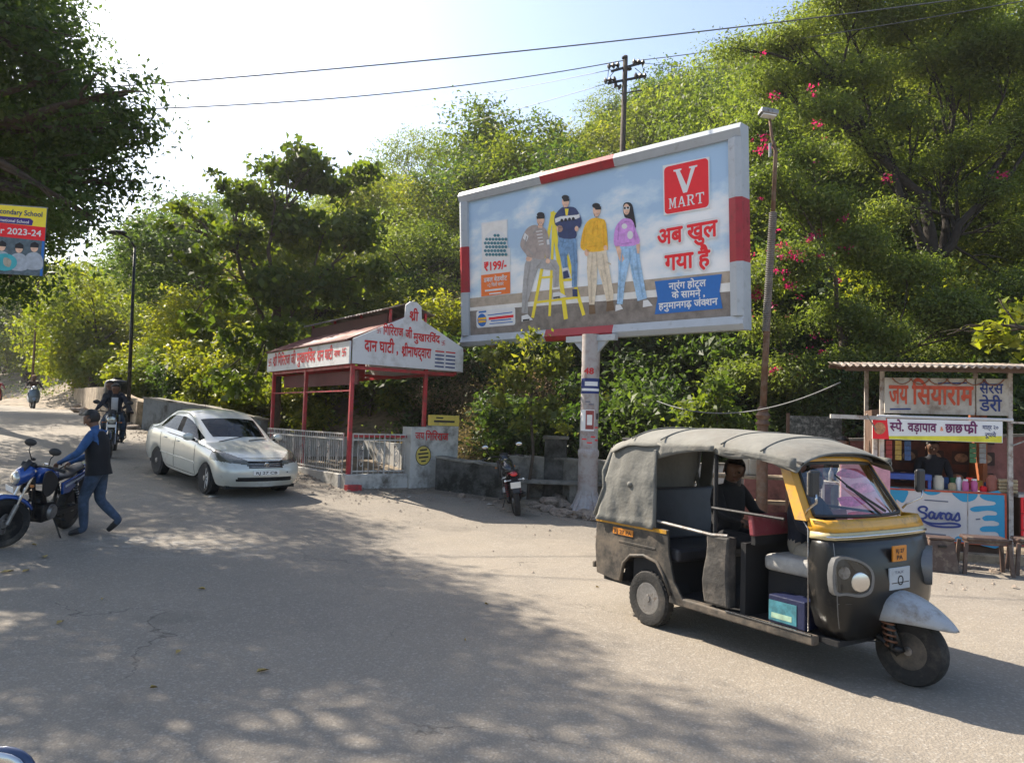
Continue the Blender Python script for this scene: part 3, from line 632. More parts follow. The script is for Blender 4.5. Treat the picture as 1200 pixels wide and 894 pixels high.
bflat('print_folds', [lad2(*q) for q in (((95, 380), (90, 450), .03), ((158, 385), (165, 450), .03), ((105, 470), (150, 462), .02), ((120, 372), (138, 372), .02))], ink('print_fold_purple', (.55, .24, .64)), 12.4)
bflat('print_mouth', [c1(419, 274, 6, 3), c1(552, 180, 6, 3), c1(718, 224, 6, 3), c2(126, 333, 5, 3)], ink('print_mouth_ink', (.55, .16, .12)), 13)
bflat('print_teeth', [c1(419, 273, 4, 1.5), c1(552, 179, 4, 1.5), c1(718, 223, 4, 1.5), c2(126, 332, 4, 1.5)], WHITEINK, 13.3)
bflat('print_glasses', [c2(120, 313, 5, 5), c2(134, 311, 5, 5)], BLACKINK, 13.3)
bflat('print_beard', [p1([(402, 268), (412, 290), (426, 290), (435, 268), (432, 284), (419, 292), (405, 284)]), p1([(534, 172), (542, 196), (556, 196), (566, 172), (560, 190), (549, 198), (538, 190)]), p1([(696, 218), (706, 242), (718, 244), (730, 222), (722, 240), (710, 248), (700, 238)])], ink('print_beard_ink', (.30, .17, .12)), 12.9)
# shop logo
bflat('logo_border', [p2([(284, 128), (489, 88), (491, 313), (289, 346)])], WHITEINK, 9)
LG = [P2(290, 134), P2(484, 94), P2(486, 308), P2(294, 340)]; lx0, lx1 = (LG[0][0] + LG[3][0]) / 2, (LG[1][0] + LG[2][0]) / 2; lz1, lz0 = (LG[0][1] + LG[1][1]) / 2, (LG[2][1] + LG[3][1]) / 2
bflat('logo_square', [rrect(lx0, lx1, lz0, lz1, .08)], I_RED, 10)
lw, lh = lx1 - lx0, lz1 - lz0
bflat('logo_letters', serif('V', lx0 + lw * .22, lx0 + lw * .76, lz0 + lh * .38, lz0 + lh * .90) + serif('MART', lx0 + lw * .10, lx1 - lw * .10, lz0 + lh * .10, lz0 + lh * .32, .14), WHITEINK, 11)
def btext(s, pa, pb, size, m_, k, bold=.02, name='lettering'):
    a, b = pa, pb; a = Vector((a[0], 0, a[1])); c = Vector((b[0], 0, b[1]))
    return text(name, s, board, a + Vector(bo(k)), c - a, (0, 0, 1), size, m_, width=(c - a).length, bold=bold)
for s_, a, b_, sz in (('अब खुल', P2(262, 474), P2(522, 432), .44), ('गया है', P2(296, 585), P2(490, 562), .44)):
    for q_ in range(8):
        dx, dz = .042 * cos(q_ * pi / 4), .042 * sin(q_ * pi / 4); btext(s_, (a[0] + dx, a[1] + dz), (b_[0] + dx, b_[1] + dz), sz, WHITEINK, 9 + q_ * .1, .028, 'lettering_border')
    btext(s_, a, b_, sz, I_RED, 11, .034)
bflat('ribbon', [p2([(250, 632), (543, 600), (533, 675), (546, 750), (250, 776), (262, 705)])], I_BLU, 9)
for s_, a, b_ in (('नारंग होटल', P2(312, 668), P2(473, 652)), ('के सामने ,', P2(325, 706), P2(470, 696)), ('हनुमानगढ़ जं{क}शन', P2(268, 755), P2(524, 733))): btext(s_, a, b_, .185, WHITEINK, 10, .026)
# bedsheet offer card
bflat('offer_card', [p1([(106, 275), (243, 254), (243, 452), (110, 468)]), p1([(112, 414), (257, 405), (257, 532), (105, 548)])], WHITEINK, 4)
bflat('offer_photo', [p1([(112, 282), (238, 262), (240, 448), (115, 462)])], PALE, 5)
CY = ink('print_teal', (.06, .22, .28))
bl = []
for i in range(7):
    for j in range(6):
        x_, y_ = 128 + i * 17 + (j % 2) * 7, 340 + j * 20
        if y_ > 330 + abs(x_ - 182) * .5: bl.append(c1(x_, y_, 8, 8))
bflat('offer_sheets', [sp_([(116, 380), (140, 330), (182, 312), (225, 330), (241, 375), (241, 440), (118, 452)])], WHITEINK, 6); bflat('offer_pattern', bl, CY, 7)
bflat('offer_panel', [p1([(105, 548), (257, 530), (258, 643), (106, 660)])], I_ORG, 5)
btext('₹199/-', P1(122, 526), P1(240, 512), .27, I_RED, 9, .035)
btext('डबल बेडशीट', P1(120, 586), P1(242, 573), .15, WHITEINK, 9, .02); btext('+2 िपलो कवर', P1(138, 611), P1(224, 600), .11, WHITEINK, 9, .015)
bflat('small_print', [lad((128, 630), (232, 618), .04), lad((150, 646), (210, 640), .03)], WHITEINK, 9)
q0, q1 = P1(80, 735), P1(285, 808)
bflat('payment_card', [rrect(q0[0], q1[0], q1[1], q0[1], .06)], WHITEINK, 4); bflat('payment_badge', [c1(110, 783, 24, 34)], I_BLU, 5)
bflat('badge_print', [lad((92, 777), (130, 773), .05), lad((94, 792), (128, 789), .05)], I_OR, 6); bflat('payment_print', [lad((148, 776), (272, 762), .06)], I_RED, 5)
bflat('payment_small_print', [lad((140, 758), (268, 742), .022), lad((158, 788), (262, 778), .025), lad((150, 803), (270, 792), .02), lad((95, 742), (130, 738), .04)], I_BLU, 5)

# the post that carries it
POST = mat('post_paint', (.44, .41, .40), .6, var=.15, scale=3, bump=.15, dirt=((.25, .17, .14), .5, 3)); PB = Vector((1.59, 15.12, gz(1.59, 15.12)))
MB().tube([(0, 0, -.1), (0, 0, 3.65 - PB.z)], .185, 28).lathe([(.20, -.1), (.20, 1.10), (.215, 1.13), (.215, 1.22), (.19, 1.26)], n=28).build('post', POST, None, smooth=40)
post = bpy.data.objects['post']; post.location = (0, 0, 0)
PW = thing('billboard_post', 'thick round pale post with pasted bills and flared ribs at its foot', 'post', PB); post.name = 'column'; post.parent = PW
for k in range(10):
    a = 2 * pi * k / 10 + .1; r_ = Vector((cos(a), sin(a), 0)); mb = MB(); tq = Vector((-sin(a), cos(a), 0)) * .02
    pts = [(.17, .55), (.22, .34), (.30, .15), (.42, 0), (.17, -.05)]
    vs = [r_ * p + Vector((0, 0, z)) + tq * s_ for s_ in (-1, 1) for p, z in pts]
    mb.add(vs, [(0, 1, 2, 3, 4), (9, 8, 7, 6, 5)] + [(i, (i + 1) % 5, 5 + (i + 1) % 5, 5 + i) for i in range(5)]).build('foot_rib', POST, PW)
MB().lathe([(.40, -.1), (.38, .0), (.28, .12), (.20, .34)], n=20).build('foot_cone', POST, PW, smooth=50)
for s_ in (-1, 1):
    MB().prism([(s_ * .17, 3.2), (s_ * .17, 3.48), (s_ * .46, 3.48)], -.03, .03, 'Y').build('bracket', WHITEP, PW)
top = MB(); top.box(-.6, .6, -.06, .06, 3.44, 3.56); top.build('head_beam', WHITEP, PW)
for o_ in (kids(PW)):
    if o_.name.startswith(('bracket', 'head_beam')): o_.rotation_euler = (0, 0, BYAW)
def wrap(name, z0, z1, a0, a1, m_, lift=.004, n=8):
    """a bill pasted round the post"""
    mb = MB(); r_ = .186 + lift
    for k in range(n):
        q0, q1 = a0 + (a1 - a0) * k / n, a0 + (a1 - a0) * (k + 1) / n
        mb.add([(r_ * sin(q0), -r_ * cos(q0), z0), (r_ * sin(q1), -r_ * cos(q1), z0), (r_ * sin(q1), -r_ * cos(q1), z1), (r_ * sin(q0), -r_ * cos(q0), z1)], [(0, 1, 2, 3)])
    return mb.build(name, m_, PW, smooth=0)
def pz(v): return (at(690, v, 14.93) - PB).z
wrap('blue_bill', pz(461), pz(443), -1.3, 1.2, BLUEINK); wrap('bill_strip', pz(458), pz(455), -1.2, 1.1, WHITEINK, .006); wrap('bill_strip', pz(452), pz(447), -.7, .8, WHITEINK, .006)
wrap('bill', pz(505), pz(480), -1.2, .45, WHITEINK); wrap('red_bill', pz(503), pz(481), -.5, .40, ink('bill_red', (.3, .05, .04)), .006); wrap('bill_picture', pz(498), pz(486), -.35, .2, PALE, .008)
wrap('small_bill', pz(491), pz(484), .7, 1.0, BLACKINK, .006)
text('painted_number', '48', PW, (-.15, -.195, pz(438)), (1, 0, 0), (0, 0, 1), .17, REDPRINT, width=.20, bold=.03)
for k, (z_, m_, a) in enumerate(((470, GREYINK, -.6), (473, GREYINK, -.2), (500, I_RED, .5), (514, I_RED, -.9), (518, I_RED, -.3), (511, I_RED, .1), (515, I_RED, .6))): wrap('painted_scrawl', pz(z_ + 1.4), pz(z_), a, a + .55, m_, .005, 3)
# ------------------------------------------------------------------ walls along the road
def ground(u, v):
    d = ray(u, v); t_ = 2.
    while t_ < 150:
        p = CAM + d * t_
        if p.z <= gz(p.x, p.y): return p
        t_ += .02
    return p
MOSSW = mat('blackened_plaster', (.13, .125, .115), .9, var=.4, scale=2.5, bump=.5, bscale=18, dirt=((.025, .025, .02), .75, 2.2))
PLAST = mat('stained_plaster', (.52, .50, .46), .85, var=.12, scale=2, bump=.25, bscale=20, dirt=((.13, .115, .095), .38, 1.8))
PINKW = mat('faded_pink_wall', (.30, .135, .125), .9, var=.25, scale=1.5, bump=.4, bscale=16, dirt=((.10, .06, .055), .5, 1.6))
SANDW = mat('sandstone_wall', (.36, .28, .19), .95, var=.3, scale=1.6, bump=.9, bscale=9, dirt=((.13, .095, .06), .5, 2.6))
def wall(name, label, pts, hts, th, m_, cope=.0, group=None, lean=0):
    """free-standing wall with uneven top; a coping of its own when cope > 0"""
    root = thing(name, label, 'wall', (pts[0].x, pts[0].y, pts[0].z)); o = pts[0]; rw = random.Random(len(label)); mb = MB(); rings = []; n = 10
    P = []; H = []
    for i in range(len(pts) - 1):
        for k in range(n): P.append(pts[i].lerp(pts[i + 1], k / n)); H.append(hts[i] + (hts[i + 1] - hts[i]) * k / n)
    P.append(pts[-1]); H.append(hts[-1])
    for i, p in enumerate(P):
        t_ = (P[min(i + 1, len(P) - 1)] - P[max(i - 1, 0)]); t_.z = 0; t_.normalize(); nn = Vector((-t_.y, t_.x, 0)); q = p - o; h = H[i] + rw.uniform(-.015, .015)
        w_ = th / 2; b_ = rw.uniform(.0, .03)
        rings.append([q - nn * (w_ + b_) + Vector((0, 0, -.3)), q + nn * (w_ + b_) + Vector((0, 0, -.3)), q + nn * w_ + Vector((0, 0, h)), q - nn * w_ + Vector((0, 0, h))])
    mb.loft(rings); mb.build('masonry', m_, root)
    if cope:
        c2_ = []
        for r_, h in zip(rings, H):
            a, b_ = r_[3], r_[2]; e = (b_ - a).normalized() * .04
            c2_.append([a - e + Vector((0, 0, .002)), b_ + e + Vector((0, 0, .002)), b_ + e + Vector((0, 0, cope)), a - e + Vector((0, 0, cope))])
        MB().loft(c2_).build('coping', CONC, root)
    return root
def W3(x, y): return Vector((x, y, gz(x, y)))
g1, g2 = ground(512, 574), ground(604, 586)
wall('low_wall', 'low blackened plaster wall running right from the white pillar', [g1 + Vector((0, .15, 0)), g2 + Vector((0, .15, 0))], [.68, .66], .3, MOSSW, .05)
g3 = W3(*at(596, 560, 16.75).xy); g4 = W3(*at(760, 560, 15.9).xy)
wall('low_wall', 'pale concrete wall behind the parked red motorbike', [g3, g4], [.80, .95], .26, CONC, .05)
g5 = W3(*at(870, 560, 14.9).xy)
wall('low_wall', 'whitish wall seen through the rear window of the rickshaw', [g4 + Vector((.02, -.02, 0)), g5], [.95, 1.1], .24, PLAST, .04)
g6 = W3(*at(872, 560, 14.6).xy); g7 = W3(*at(1330, 560, 12.9).xy)
wall('pink_wall', 'tall faded pink wall behind the snack kiosk', [g6, g7], [1.55, 1.95], .22, PINKW, .05)
p_ = at(651, 540, 16.45); pr = thing('wall_pier', 'square mossy pier rising over the pale concrete wall', 'pier', W3(p_.x, p_.y), -.1)
MB().box(-.24, .24, -.16, .2, -.1, 1.30).build('shaft', MOSSW, pr, bevel=.02); MB().box(-.28, .28, -.2, .24, 1.30, 1.37).build('cap', CONC, pr, bevel=.015)
b_ = at(672, 560, 16.1); br = thing('stone_bench', 'long grey stone bench against the concrete wall beside the billboard post', 'bench', W3(b_.x, b_.y), -.12)
MB().box(-1.25, 1.25, -.2, .18, .38, .46).build('seat', CONC, br, bevel=.012)
for x_ in (-1.05, 0, 1.05): MB().box(x_ - .08, x_ + .08, -.15, .14, -.1, .38).build('support', CONC, br, bevel=.01)
# left: parapet up the road
e1, e2, e3 = ground(66, 474), ground(112, 487), ground(158, 503)
wall('roadside_parapet', 'sandy rendered parapet along the road left of the lamp post', [e1 + Vector((.2, .6, 0)), e2 + Vector((.1, .5, 0)), e3 + Vector((0, .5, 0))], [1.25, 1.05, .85], .4, SANDW, 0)
pt = thing('paint_patch', '', None) if False else None
e4 = ground(163, 505); e5 = ground(232, 520)
BLUEW = mat('blue_grey_render', (.17, .19, .20), .9, var=.3, scale=2, bump=.4, bscale=14, dirt=((.06, .06, .055), .5, 2))
wall('boundary_wall', 'dark blue grey wall between the lamp post and the white car', [e4 + Vector((0, .45, 0)), W3(-8.6, 21.6), W3(-6.9, 20.9)], [1.0, .95, .8], .3, BLUEW, .05)
f1, f2 = ground(2, 460), ground(64, 469)
wall('far_parapet', 'pale patched wall where the road bends away at far left', [f1 + Vector((-9, 6, 0)), f1 + Vector((0, 1.2, 0)), f2 + Vector((0, 1.6, 0))], [1.6, 1.6, 1.1], .4, mat('pale_patched_wall', (.40, .38, .35), .9, var=.35, scale=1.2, bump=.5, bscale=8, dirt=((.2, .17, .13), .5, 1.5)))
wt = thing('water_tank', 'small dark water tank standing on the parapet behind the two riders', 'tank', Vector((at(137, 462, 24.4).x, 24.4, 2.35)))
MB().lathe([(.36, 0), (.38, .05), (.38, .34), (.34, .42), (.12, .48)], n=18).build('tank', BLACKM, wt, smooth=50); MB().lathe([(.14, .47), (.14, .53)], n=14).build('lid', BLACKM, wt)
# rubble and stones along the edge
ROCK = mat('rock', (.30, .24, .19), .95, var=.35, scale=5, bump=.9, bscale=14, dirt=((.12, .09, .07), .4, 4))
rr = random.Random(21); rockm = []
for i in range(5):
    bm = bmesh.new(); bmesh.ops.create_icosphere(bm, subdivisions=2, radius=1)
    for v_ in bm.verts:
        q = v_.co; f_ = 1 + .28 * sin(q.x * 3.1 + i * 2) * cos(q.y * 2.7 + i) + .16 * sin(q.z * 5 + q.x * 4 + i); v_.co = Vector((q.x, q.y * .8, q.z * .6)) * f_
        v_.co = Vector([round(a * 3.2) / 3.2 * .45 + a * .55 for a in v_.co])
    me = bpy.data.meshes.new('stone'); bm.to_mesh(me); bm.free(); me.materials.append(ROCK); rockm.append(me)
def rock(u, v, s_, label, group='stones along the road edge'):
    p = ground(u, v); o = bpy.data.objects.new('stone', rockm[rr.randrange(5)]); COL.objects.link(o); o.location = p + Vector((0, 0, s_ * .2)); o.scale = (s_ * rr.uniform(.9, 1.5), s_ * rr.uniform(.8, 1.2), s_ * rr.uniform(.7, 1.1)); o.rotation_euler = (rr.uniform(-.2, .2), rr.uniform(-.2, .2), rr.uniform(0, 6))
    return tagp(o, label, 'stone', group)
for i, (u, v, s_) in enumerate(((632, 596, .13), (641, 599, .16), (650, 602, .15), (659, 605, .2), (671, 606, .16), (682, 607, .22), (692, 609, .2), (700, 611, .17), (645, 592, .22), (662, 594, .18), (655, 587, .2), (637, 589, .13), (715, 612, .13), (625, 592, .1), (668, 598, .12), (708, 606, .15))):
    rock(u, v, s_, ('brown stone in the row at the foot of the billboard post', 'small brown stone beside the parked red motorbike', 'rough stone under the stone bench')[0 if u > 655 and v > 600 else 1 if u < 645 else 2])
for i, (u, v, s_) in enumerate(((78, 477, .3), (84, 480, .26), (90, 481, .34), (96, 484, .3), (101, 487, .25), (108, 488, .3), (150, 500, .2), (156, 503, .22), (146, 497, .22), (240, 545, .1), (541, 583, .1), (160, 497, .2))):
    rock(u, v, s_, 'brown rubble stone below the sandy parapet up the road' if i < 6 else 'small stone at the edge of the tarmac near the lamp post')
for i in range(26):
    u = rr.uniform(1015, 1200); rock(u, rr.uniform(660, 668) + (u - 1100) * .06, rr.uniform(.03, .07), 'small pale stone in front of the kiosk step', 'pebbles by the kiosk')

# ------------------------------------------------------------------ the small red pavilion
SX, SYAW = Vector((-3.38, 15.56, .33)), radians(37)
sh = thing('pavilion', 'small open shrine pavilion with red posts, corrugated roof and painted white gable', 'pavilion', SX, SYAW)
WHITES = mat('sign_white', (.66, .66, .67), .55, var=.08, scale=2, bump=.05, dirt=((.42, .40, .38), .35, 2)); REDROOF = mat('red_roof_sheet', (.15, .032, .036), .6, var=.3, scale=3, bump=.1, dirt=((.30, .17, .12), .45, 3)); GREYROOF = mat('grey_roof_sheet', (.20, .17, .16), .7, var=.35, scale=3, dirt=((.45, .40, .34), .4, 3))
RAIL = mat('railing_paint', (.50, .48, .45), .5, .2, var=.15, scale=8, dirt=((.28, .18, .12), .35, 9))
def corr(a, b, c, d, n, amp=.018, seg=6):
    """corrugated sheet a-b (eave) to d-c (ridge); ridges run from eave to ridge"""
    a, b, c, d = map(Vector, (a, b, c, d)); nn = (b - a).cross(d - a).normalized(); mb = MB(); K = n * seg; V = []
    for i in range(K + 1):
        t_ = i / K; w_ = nn * amp * cos(2 * pi * i / seg); V += [a.lerp(b, t_) + w_, d.lerp(c, t_) + w_]
    mb.add(V, [(2 * i, 2 * i + 2, 2 * i + 3, 2 * i + 1) for i in range(K)]); return mb
corr((-.12, 4.95, 3.10), (-.12, -.04, 3.10), (1.36, -.04, 3.76), (1.36, 4.95, 3.76), 44).build('roof_sheet', REDROOF, sh, smooth=0, solid=.006)
corr((2.85, -.04, 3.10), (2.85, 4.95, 3.10), (1.42, 4.95, 3.76), (1.42, -.04, 3.76), 44).build('roof_sheet', REDROOF, sh, smooth=0, solid=.006)
corr((.72, 4.6, 3.84), (.72, .1, 3.84), (1.39, .1, 4.06), (1.39, 4.6, 4.06), 30, .015).build('ridge_sheet', GREYROOF, sh, smooth=0, solid=.006)
corr((2.05, .1, 3.84), (2.05, 4.6, 3.84), (1.39, 4.6, 4.06), (1.39, .1, 4.06), 30, .015).build('ridge_sheet', GREYROOF, sh, smooth=0, solid=.006)
for y_ in (.15, 1.6, 3.1, 4.5): MB().beam((.95, y_, 3.58), (.95, y_, 3.88), .05, .05).build('ridge_support', RED, sh); MB().beam((1.83, y_, 3.58), (1.83, y_, 3.88), .05, .05).build('ridge_support', RED, sh)
MB().box(.90, .93, .2, 4.5, 3.56, 3.80).build('ridge_gap_shade', mat('dark_maroon', (.06, .015, .015), .7), sh)  # dark sheet standing in for the shaded gap beneath the raised ridge roof
MB().prism([(-.02, 2.61), (-.02, 3.13), (1.17, 3.70), (1.19, 3.98), (1.30, 4.07), (1.46, 4.07), (1.58, 3.98), (1.60, 3.70), (2.72, 3.16), (2.72, 2.61)], -.10, -.06, 'Y').build('gable_panel', WHITES, sh, bevel=.004)
MB().box(-.08, -.04, -.06, 4.95, 2.60, 3.08).build('fascia_panel', WHITES, sh, bevel=.004)
MB().box(2.72, 2.76, -.06, 4.95, 2.60, 3.08).build('fascia_panel', WHITES, sh, bevel=.004)
MB().box(-.02, 2.70, 4.90, 4.94, 2.60, 3.08).build('rear_fascia', RED, sh)
for x_, y_, z0 in ((.07, .07, .28), (.07, 2.6, .28), (.07, 4.8, .2), (1.86, .09, 1.33)): MB().box(x_ - .04, x_ + .04, y_ - .04, y_ + .04, z0, 2.66).build('post', RED, sh, bevel=.008)
for a, b_ in (((.07, 0, 2.57), (.07, 4.85, 2.57)), ((2.6, 0, 2.57), (2.6, 4.85, 2.57)), ((.1, .07, 2.54), (2.6, .07, 2.54)), ((.1, 2.6, 2.54), (2.6, 2.6, 2.54)), ((.1, 4.8, 2.54), (2.6, 4.8, 2.54))): MB().beam(a, b_, .05, .07).build('beam', RED, sh)
MB().beam((.12, .08, 1.10), (1.86, .08, 1.10), .05, .055).build('cross_rail', RED, sh); MB().beam((.07, .1, 2.05), (.07, 4.8, 2.05), .03, .03).build('cross_rail', RED, sh)
MB().box(.3, .34, .3, 4.7, 2.2, 2.5).build('hanging_board', mat('maroon_board', (.12, .02, .02), .7), sh)
# lettering on the gable and the side
def stext(s_, x0, x1, z, size, m_=REDPRINT, bold=.03): return text('lettering', s_, sh, (x0, -.106, z), (1, 0, 0), (0, 0, 1), size, m_, width=x1 - x0, bold=bold)
stext('श*ी', 1.28, 1.50, 3.66, .30); stext('िगिरराज', .66, 1.14, 3.28, .27); stext('जी', 1.20, 1.36, 3.26, .27); stext('मुखारिवंद', 1.40, 2.08, 3.22, .25)
stext('卐', .50, .61, 3.30, .13, bold=.01); stext('卐', 2.12, 2.23, 3.18, .13, bold=.01)
stext('दान घाटी ,', .24, 1.04, 2.90, .34, bold=.032); stext('श*ीनाथद्वारा', 1.12, 1.86, 2.86, .32, bold=.032)
for i in range(5): flat('small_print', [q for k in range(2) for q in stroke([(1.98 + k * .28, 3.03 - i * .085), (2.20 + k * .30, 3.03 - i * .085)], .03)], sh, (0, -.105, 0), (1, 0, 0), (0, 0, 1), BLUEINK if i else REDPRINT)
def sdtext(s_, y0, y1, z, size): return text('lettering', s_, sh, (-.085, y0, z), (0, -1, 0), (0, 0, 1), size, REDPRINT, width=y0 - y1, bold=.03)
sdtext('卐', 4.85, 4.60, 2.76, .22); sdtext('श*ी िगिरराज जी', 4.5, 2.95, 2.74, .36); sdtext('मुखारिवंद', 2.85, 1.75, 2.74, .36); sdtext('दान घाटी', 1.62, .78, 2.74, .34); sdtext('नाथ', .70, .40, 2.78, .2); sdtext('卐', .30, .08, 2.78, .2)
# plinth, railings, floor
MB().box(-.05, 1.42, -.06, .16, -.25, .30).build('plinth', PLAST, sh, bevel=.015); MB().box(-.10, .12, .165, 4.95, -.2, .30).build('plinth', PLAST, sh, bevel=.015)
MB().box(.125, 2.7, .17, 4.9, -.2, .18).build('floor_slab', CONC, sh)
MB().box(.2, 2.75, 4.95, 5.1, -.1, .95).build('rear_wall', PLAST, sh); MB().box(2.72, 2.86, .3, 4.9, -.1, .85).build('side_wall', PLAST, sh)
def railing(p0, p1, orn):
    a, b_ = Vector(p0), Vector(p1); L_ = (b_ - a).length; d = (b_ - a).normalized(); n = int(L_ / .115)
    for z in (.36, 1.02, 1.14): MB().beam(a + Vector((0, 0, z)), b_ + Vector((0, 0, z)), .035, .03).build('rail', RAIL, sh)
    for i in range(n + 1):
        p = a + d * (L_ * i / n); t_ = .03 if i % 6 == 0 else .014
        MB().tube([p + Vector((0, 0, .30)), p + Vector((0, 0, 1.15))], t_ / 2 + .003, 6).build('baluster', RAIL, sh)
    for k in range(orn):
        c_ = a + d * (L_ * (k + .5) / orn)
        for zc, rx, rz_ in ((.62, .05, .16), (.62, .02, .08), (.88, .06, .06), (.88, .025, .025)):
            MB().tube([c_ + d * rx * cos(q) + Vector((0, 0, zc + rz_ * sin(q))) for q in [2 * pi * j / 16 for j in range(17)]], .007, 5, caps=False).build('ring', RAIL, sh)
railing((.14, .05, 0), (1.38, .05, 0), 3); railing((.0, .22, 0), (.0, 4.85, 0), 9)
bk = thing('painted_block', 'small red painted brick block at the foot of the front red post', 'block', SX + Vector((.02, -.14, 0)), SYAW)
MB().box(-.02, .30, -.16, .02, -.08, .10).build('brick', RED, bk, bevel=.01)
# white pillar wall
wp = thing('pillar_wall', 'stepped white plaster pillar with red script and yellow disc right of the pavilion', 'wall', SX, SYAW)
MB().box(1.42, 1.93, -.14, .26, -.25, 1.32).build('low_part', PLAST, wp, bevel=.012); MB().box(1.932, 2.66, -.12, .28, -.25, 1.36).build('high_part', PLAST, wp, bevel=.012)
YB = mat('yellow_signboard', (.66, .50, .09), .6, var=.1, scale=5, bump=.05, dirt=((.4, .3, .12), .3, 5))
MB().box(1.90, 2.66, -.13, -.02, 1.365, 1.60).build('yellow_plaque', YB, wp)
wt_ = lambda s_, x0, x1, z, size, m_=REDPRINT, nm='lettering': text(nm, s_, wp, (x0, -.1455, z), (1, -.02, 0), (0, 0, 1), size, m_, width=x1 - x0, bold=.02)
wt_('जय', 1.52, 1.74, 1.06, .22); wt_('िगिरराज', 1.78, 2.36, 1.04, .24)
flat('small_print', stroke([(2.05, 1.54), (2.22, 1.54)], .03) + stroke([(2.0, 1.46), (2.52, 1.46)], .045), wp, (0, -.1345, 0), (1, 0, 0), (0, 0, 1), BLACKINK)
flat('yellow_disc', [circ(1.74, .70, .19, .21)], wp, (0, -.1438, 0), (1, 0, 0), (0, 0, 1), YB); flat('disc_rim', [q for q in stroke([(1.74 + .19 * cos(a), .70 + .21 * sin(a)) for a in [2 * pi * i / 24 for i in range(25)]], .016)], wp, (0, -.1446, 0), (1, 0, 0), (0, 0, 1), BLACKINK)
flat('disc_print', stroke([(1.66, .81), (1.82, .83)], .035) + stroke([(1.62, .73), (1.86, .75)], .035) + stroke([(1.64, .65), (1.86, .67)], .035) + stroke([(1.70, .57), (1.80, .58)], .03), wp, (0, -.1452, 0), (1, 0, 0), (0, 0, 1), BLACKINK)

# ------------------------------------------------------------------ lamps, poles, wires
RUST = mat('rusty_steel', (.17, .10, .065), .75, .3, var=.4, scale=5, bump=.4, dirt=((.25, .2, .16), .4, 6))
def street_lamp(label, u, v, Y, utop, vtop, arm, m_, kind):
    b_ = W3(*at(u, v, Y).xy); top = at(utop, vtop, Y) - b_; r_ = thing('street_lamp', label, 'street lamp', b_)
    if kind == 'steel':
        MB().tube([(0, 0, -.1), top * .5, top], [.07, .055, .04], 10).build('pole', m_, r_, smooth=0); A = top + Vector((arm, 0, .45))
        MB().tube([top, top + Vector((arm * .4, 0, .3)), A], .035, 6).build('arm', m_, r_, smooth=0)
        MB().tube([top + Vector((0, 0, -.4)), top + Vector((arm * .5, 0, .28))], .012, 5).build('brace', m_, r_)
        MB().ell(A + Vector((arm * .22, 0, .02)), (.34, .13, .08), 12, 8).build('lamp_head', BLACKM, r_, smooth=0)
    return r_
street_lamp('tall thin dark street lamp on the left verge before the parapet', 150, 490, 24., 158, 290, -.5, BLACKM, 'steel')
street_lamp('very thin distant street lamp above the scooter rider', 38, 447, 40., 45, 330, .6, RUST, 'steel')
b_ = W3(*at(893, 560, 13.2).xy); r_ = thing('street_lamp', 'tall rusty street lamp with banded shaft right of the billboard', 'street lamp', b_)
q1, q2, q3 = at(906, 250, 13.2) - b_, at(909, 178, 13.2) - b_, at(902, 140, 13.2) - b_
zb = (at(896, 487, 13.2) - b_).z
MB().lathe([(.15, -.1), (.15, .25), (.10, .30), (.095, zb - .18), (.13, zb - .15), (.09, zb - .08), (.13, zb), (.085, zb + .06), (.10, zb + .12), (.062, zb + .16)], n=14).build('base', RUST, r_, smooth=40)
ptop = q1
MB().tube([(0, 0, zb + .1), q1 * .6 + Vector((0, 0, 1.0)), q1], [.06, .055, .05], 12).build('shaft', RUST, r_, smooth=0)
mb = MB(); s0 = Vector((0, 0, zb + .8)).lerp(q1, .25)
for k in range(64):
    c_ = s0.lerp(q1, k / 63); mb.lathe([(.052, -.014), (.072, -.006), (.072, .006), (.052, .014)], c_, n=10)
o_ = mb.build('banding', mat('grey_banding', (.18, .17, .16), .6, .2, var=.3), r_, smooth=0); o_['kind'] = 'stuff'
MB().tube([q1, q2, q2.lerp(q3, .5) + Vector((-.02, 0, 0)), q3], [.042, .036, .028, .024], 8).build('arm', RUST, r_, smooth=0)
R_ = rotm(0, radians(8), 0); MB().obox(q3 + Vector((-.04, -.04, .10)), (.32, .22, .10), R_).build('lamp_head', STEEL, r_, bevel=.02); MB().obox(q3 + Vector((-.04, -.05, .035)), (.24, .17, .02), R_).build('lens', PALE, r_)
MB().box(.05, .09, -.02, .02, q2.z - .1, q2.z + .15).build('bracket', STEEL, r_)
# power pole
Yp = 21.; pb_ = at(724, 300, Yp); pb_.z = hz(pb_.x, pb_.y) - .3; tp = at(733, 66, Yp) - pb_; r_ = thing('power_pole', 'dark wooden power pole with insulators standing behind the billboard', 'power pole', pb_)
MB().tube([(0, 0, 0), tp * .5, tp], [.11, .09, .07], 8).build('pole', mat('weathered_wood', (.06, .045, .035), .9, var=.4, scale=8), r_, smooth=0)
def pp(u, v, dy=0): return at(u, v, Yp + dy) - pb_
for a, b2 in (((716, 84), (752, 74)), ((712, 98), (754, 90))): MB().beam(pp(*a), pp(*b2), .05, .06).build('crossarm', BLACKM, r_)
CER = mat('brown_ceramic', (.03, .022, .02), .3, var=.2)
def insul(p, d, n=3):
    d = Vector(d).normalized(); up_ = Vector((0, 0, 1)); R = up_.rotation_difference(d).to_matrix(); pr_ = []
    for k in range(n): z = k * .13; pr_ += [(.03, z), (.085, z + .03), (.09, z + .06), (.03, z + .10)]
    MB().lathe(pr_, p, n=12, R=R).build('insulator', CER, r_, smooth=40)
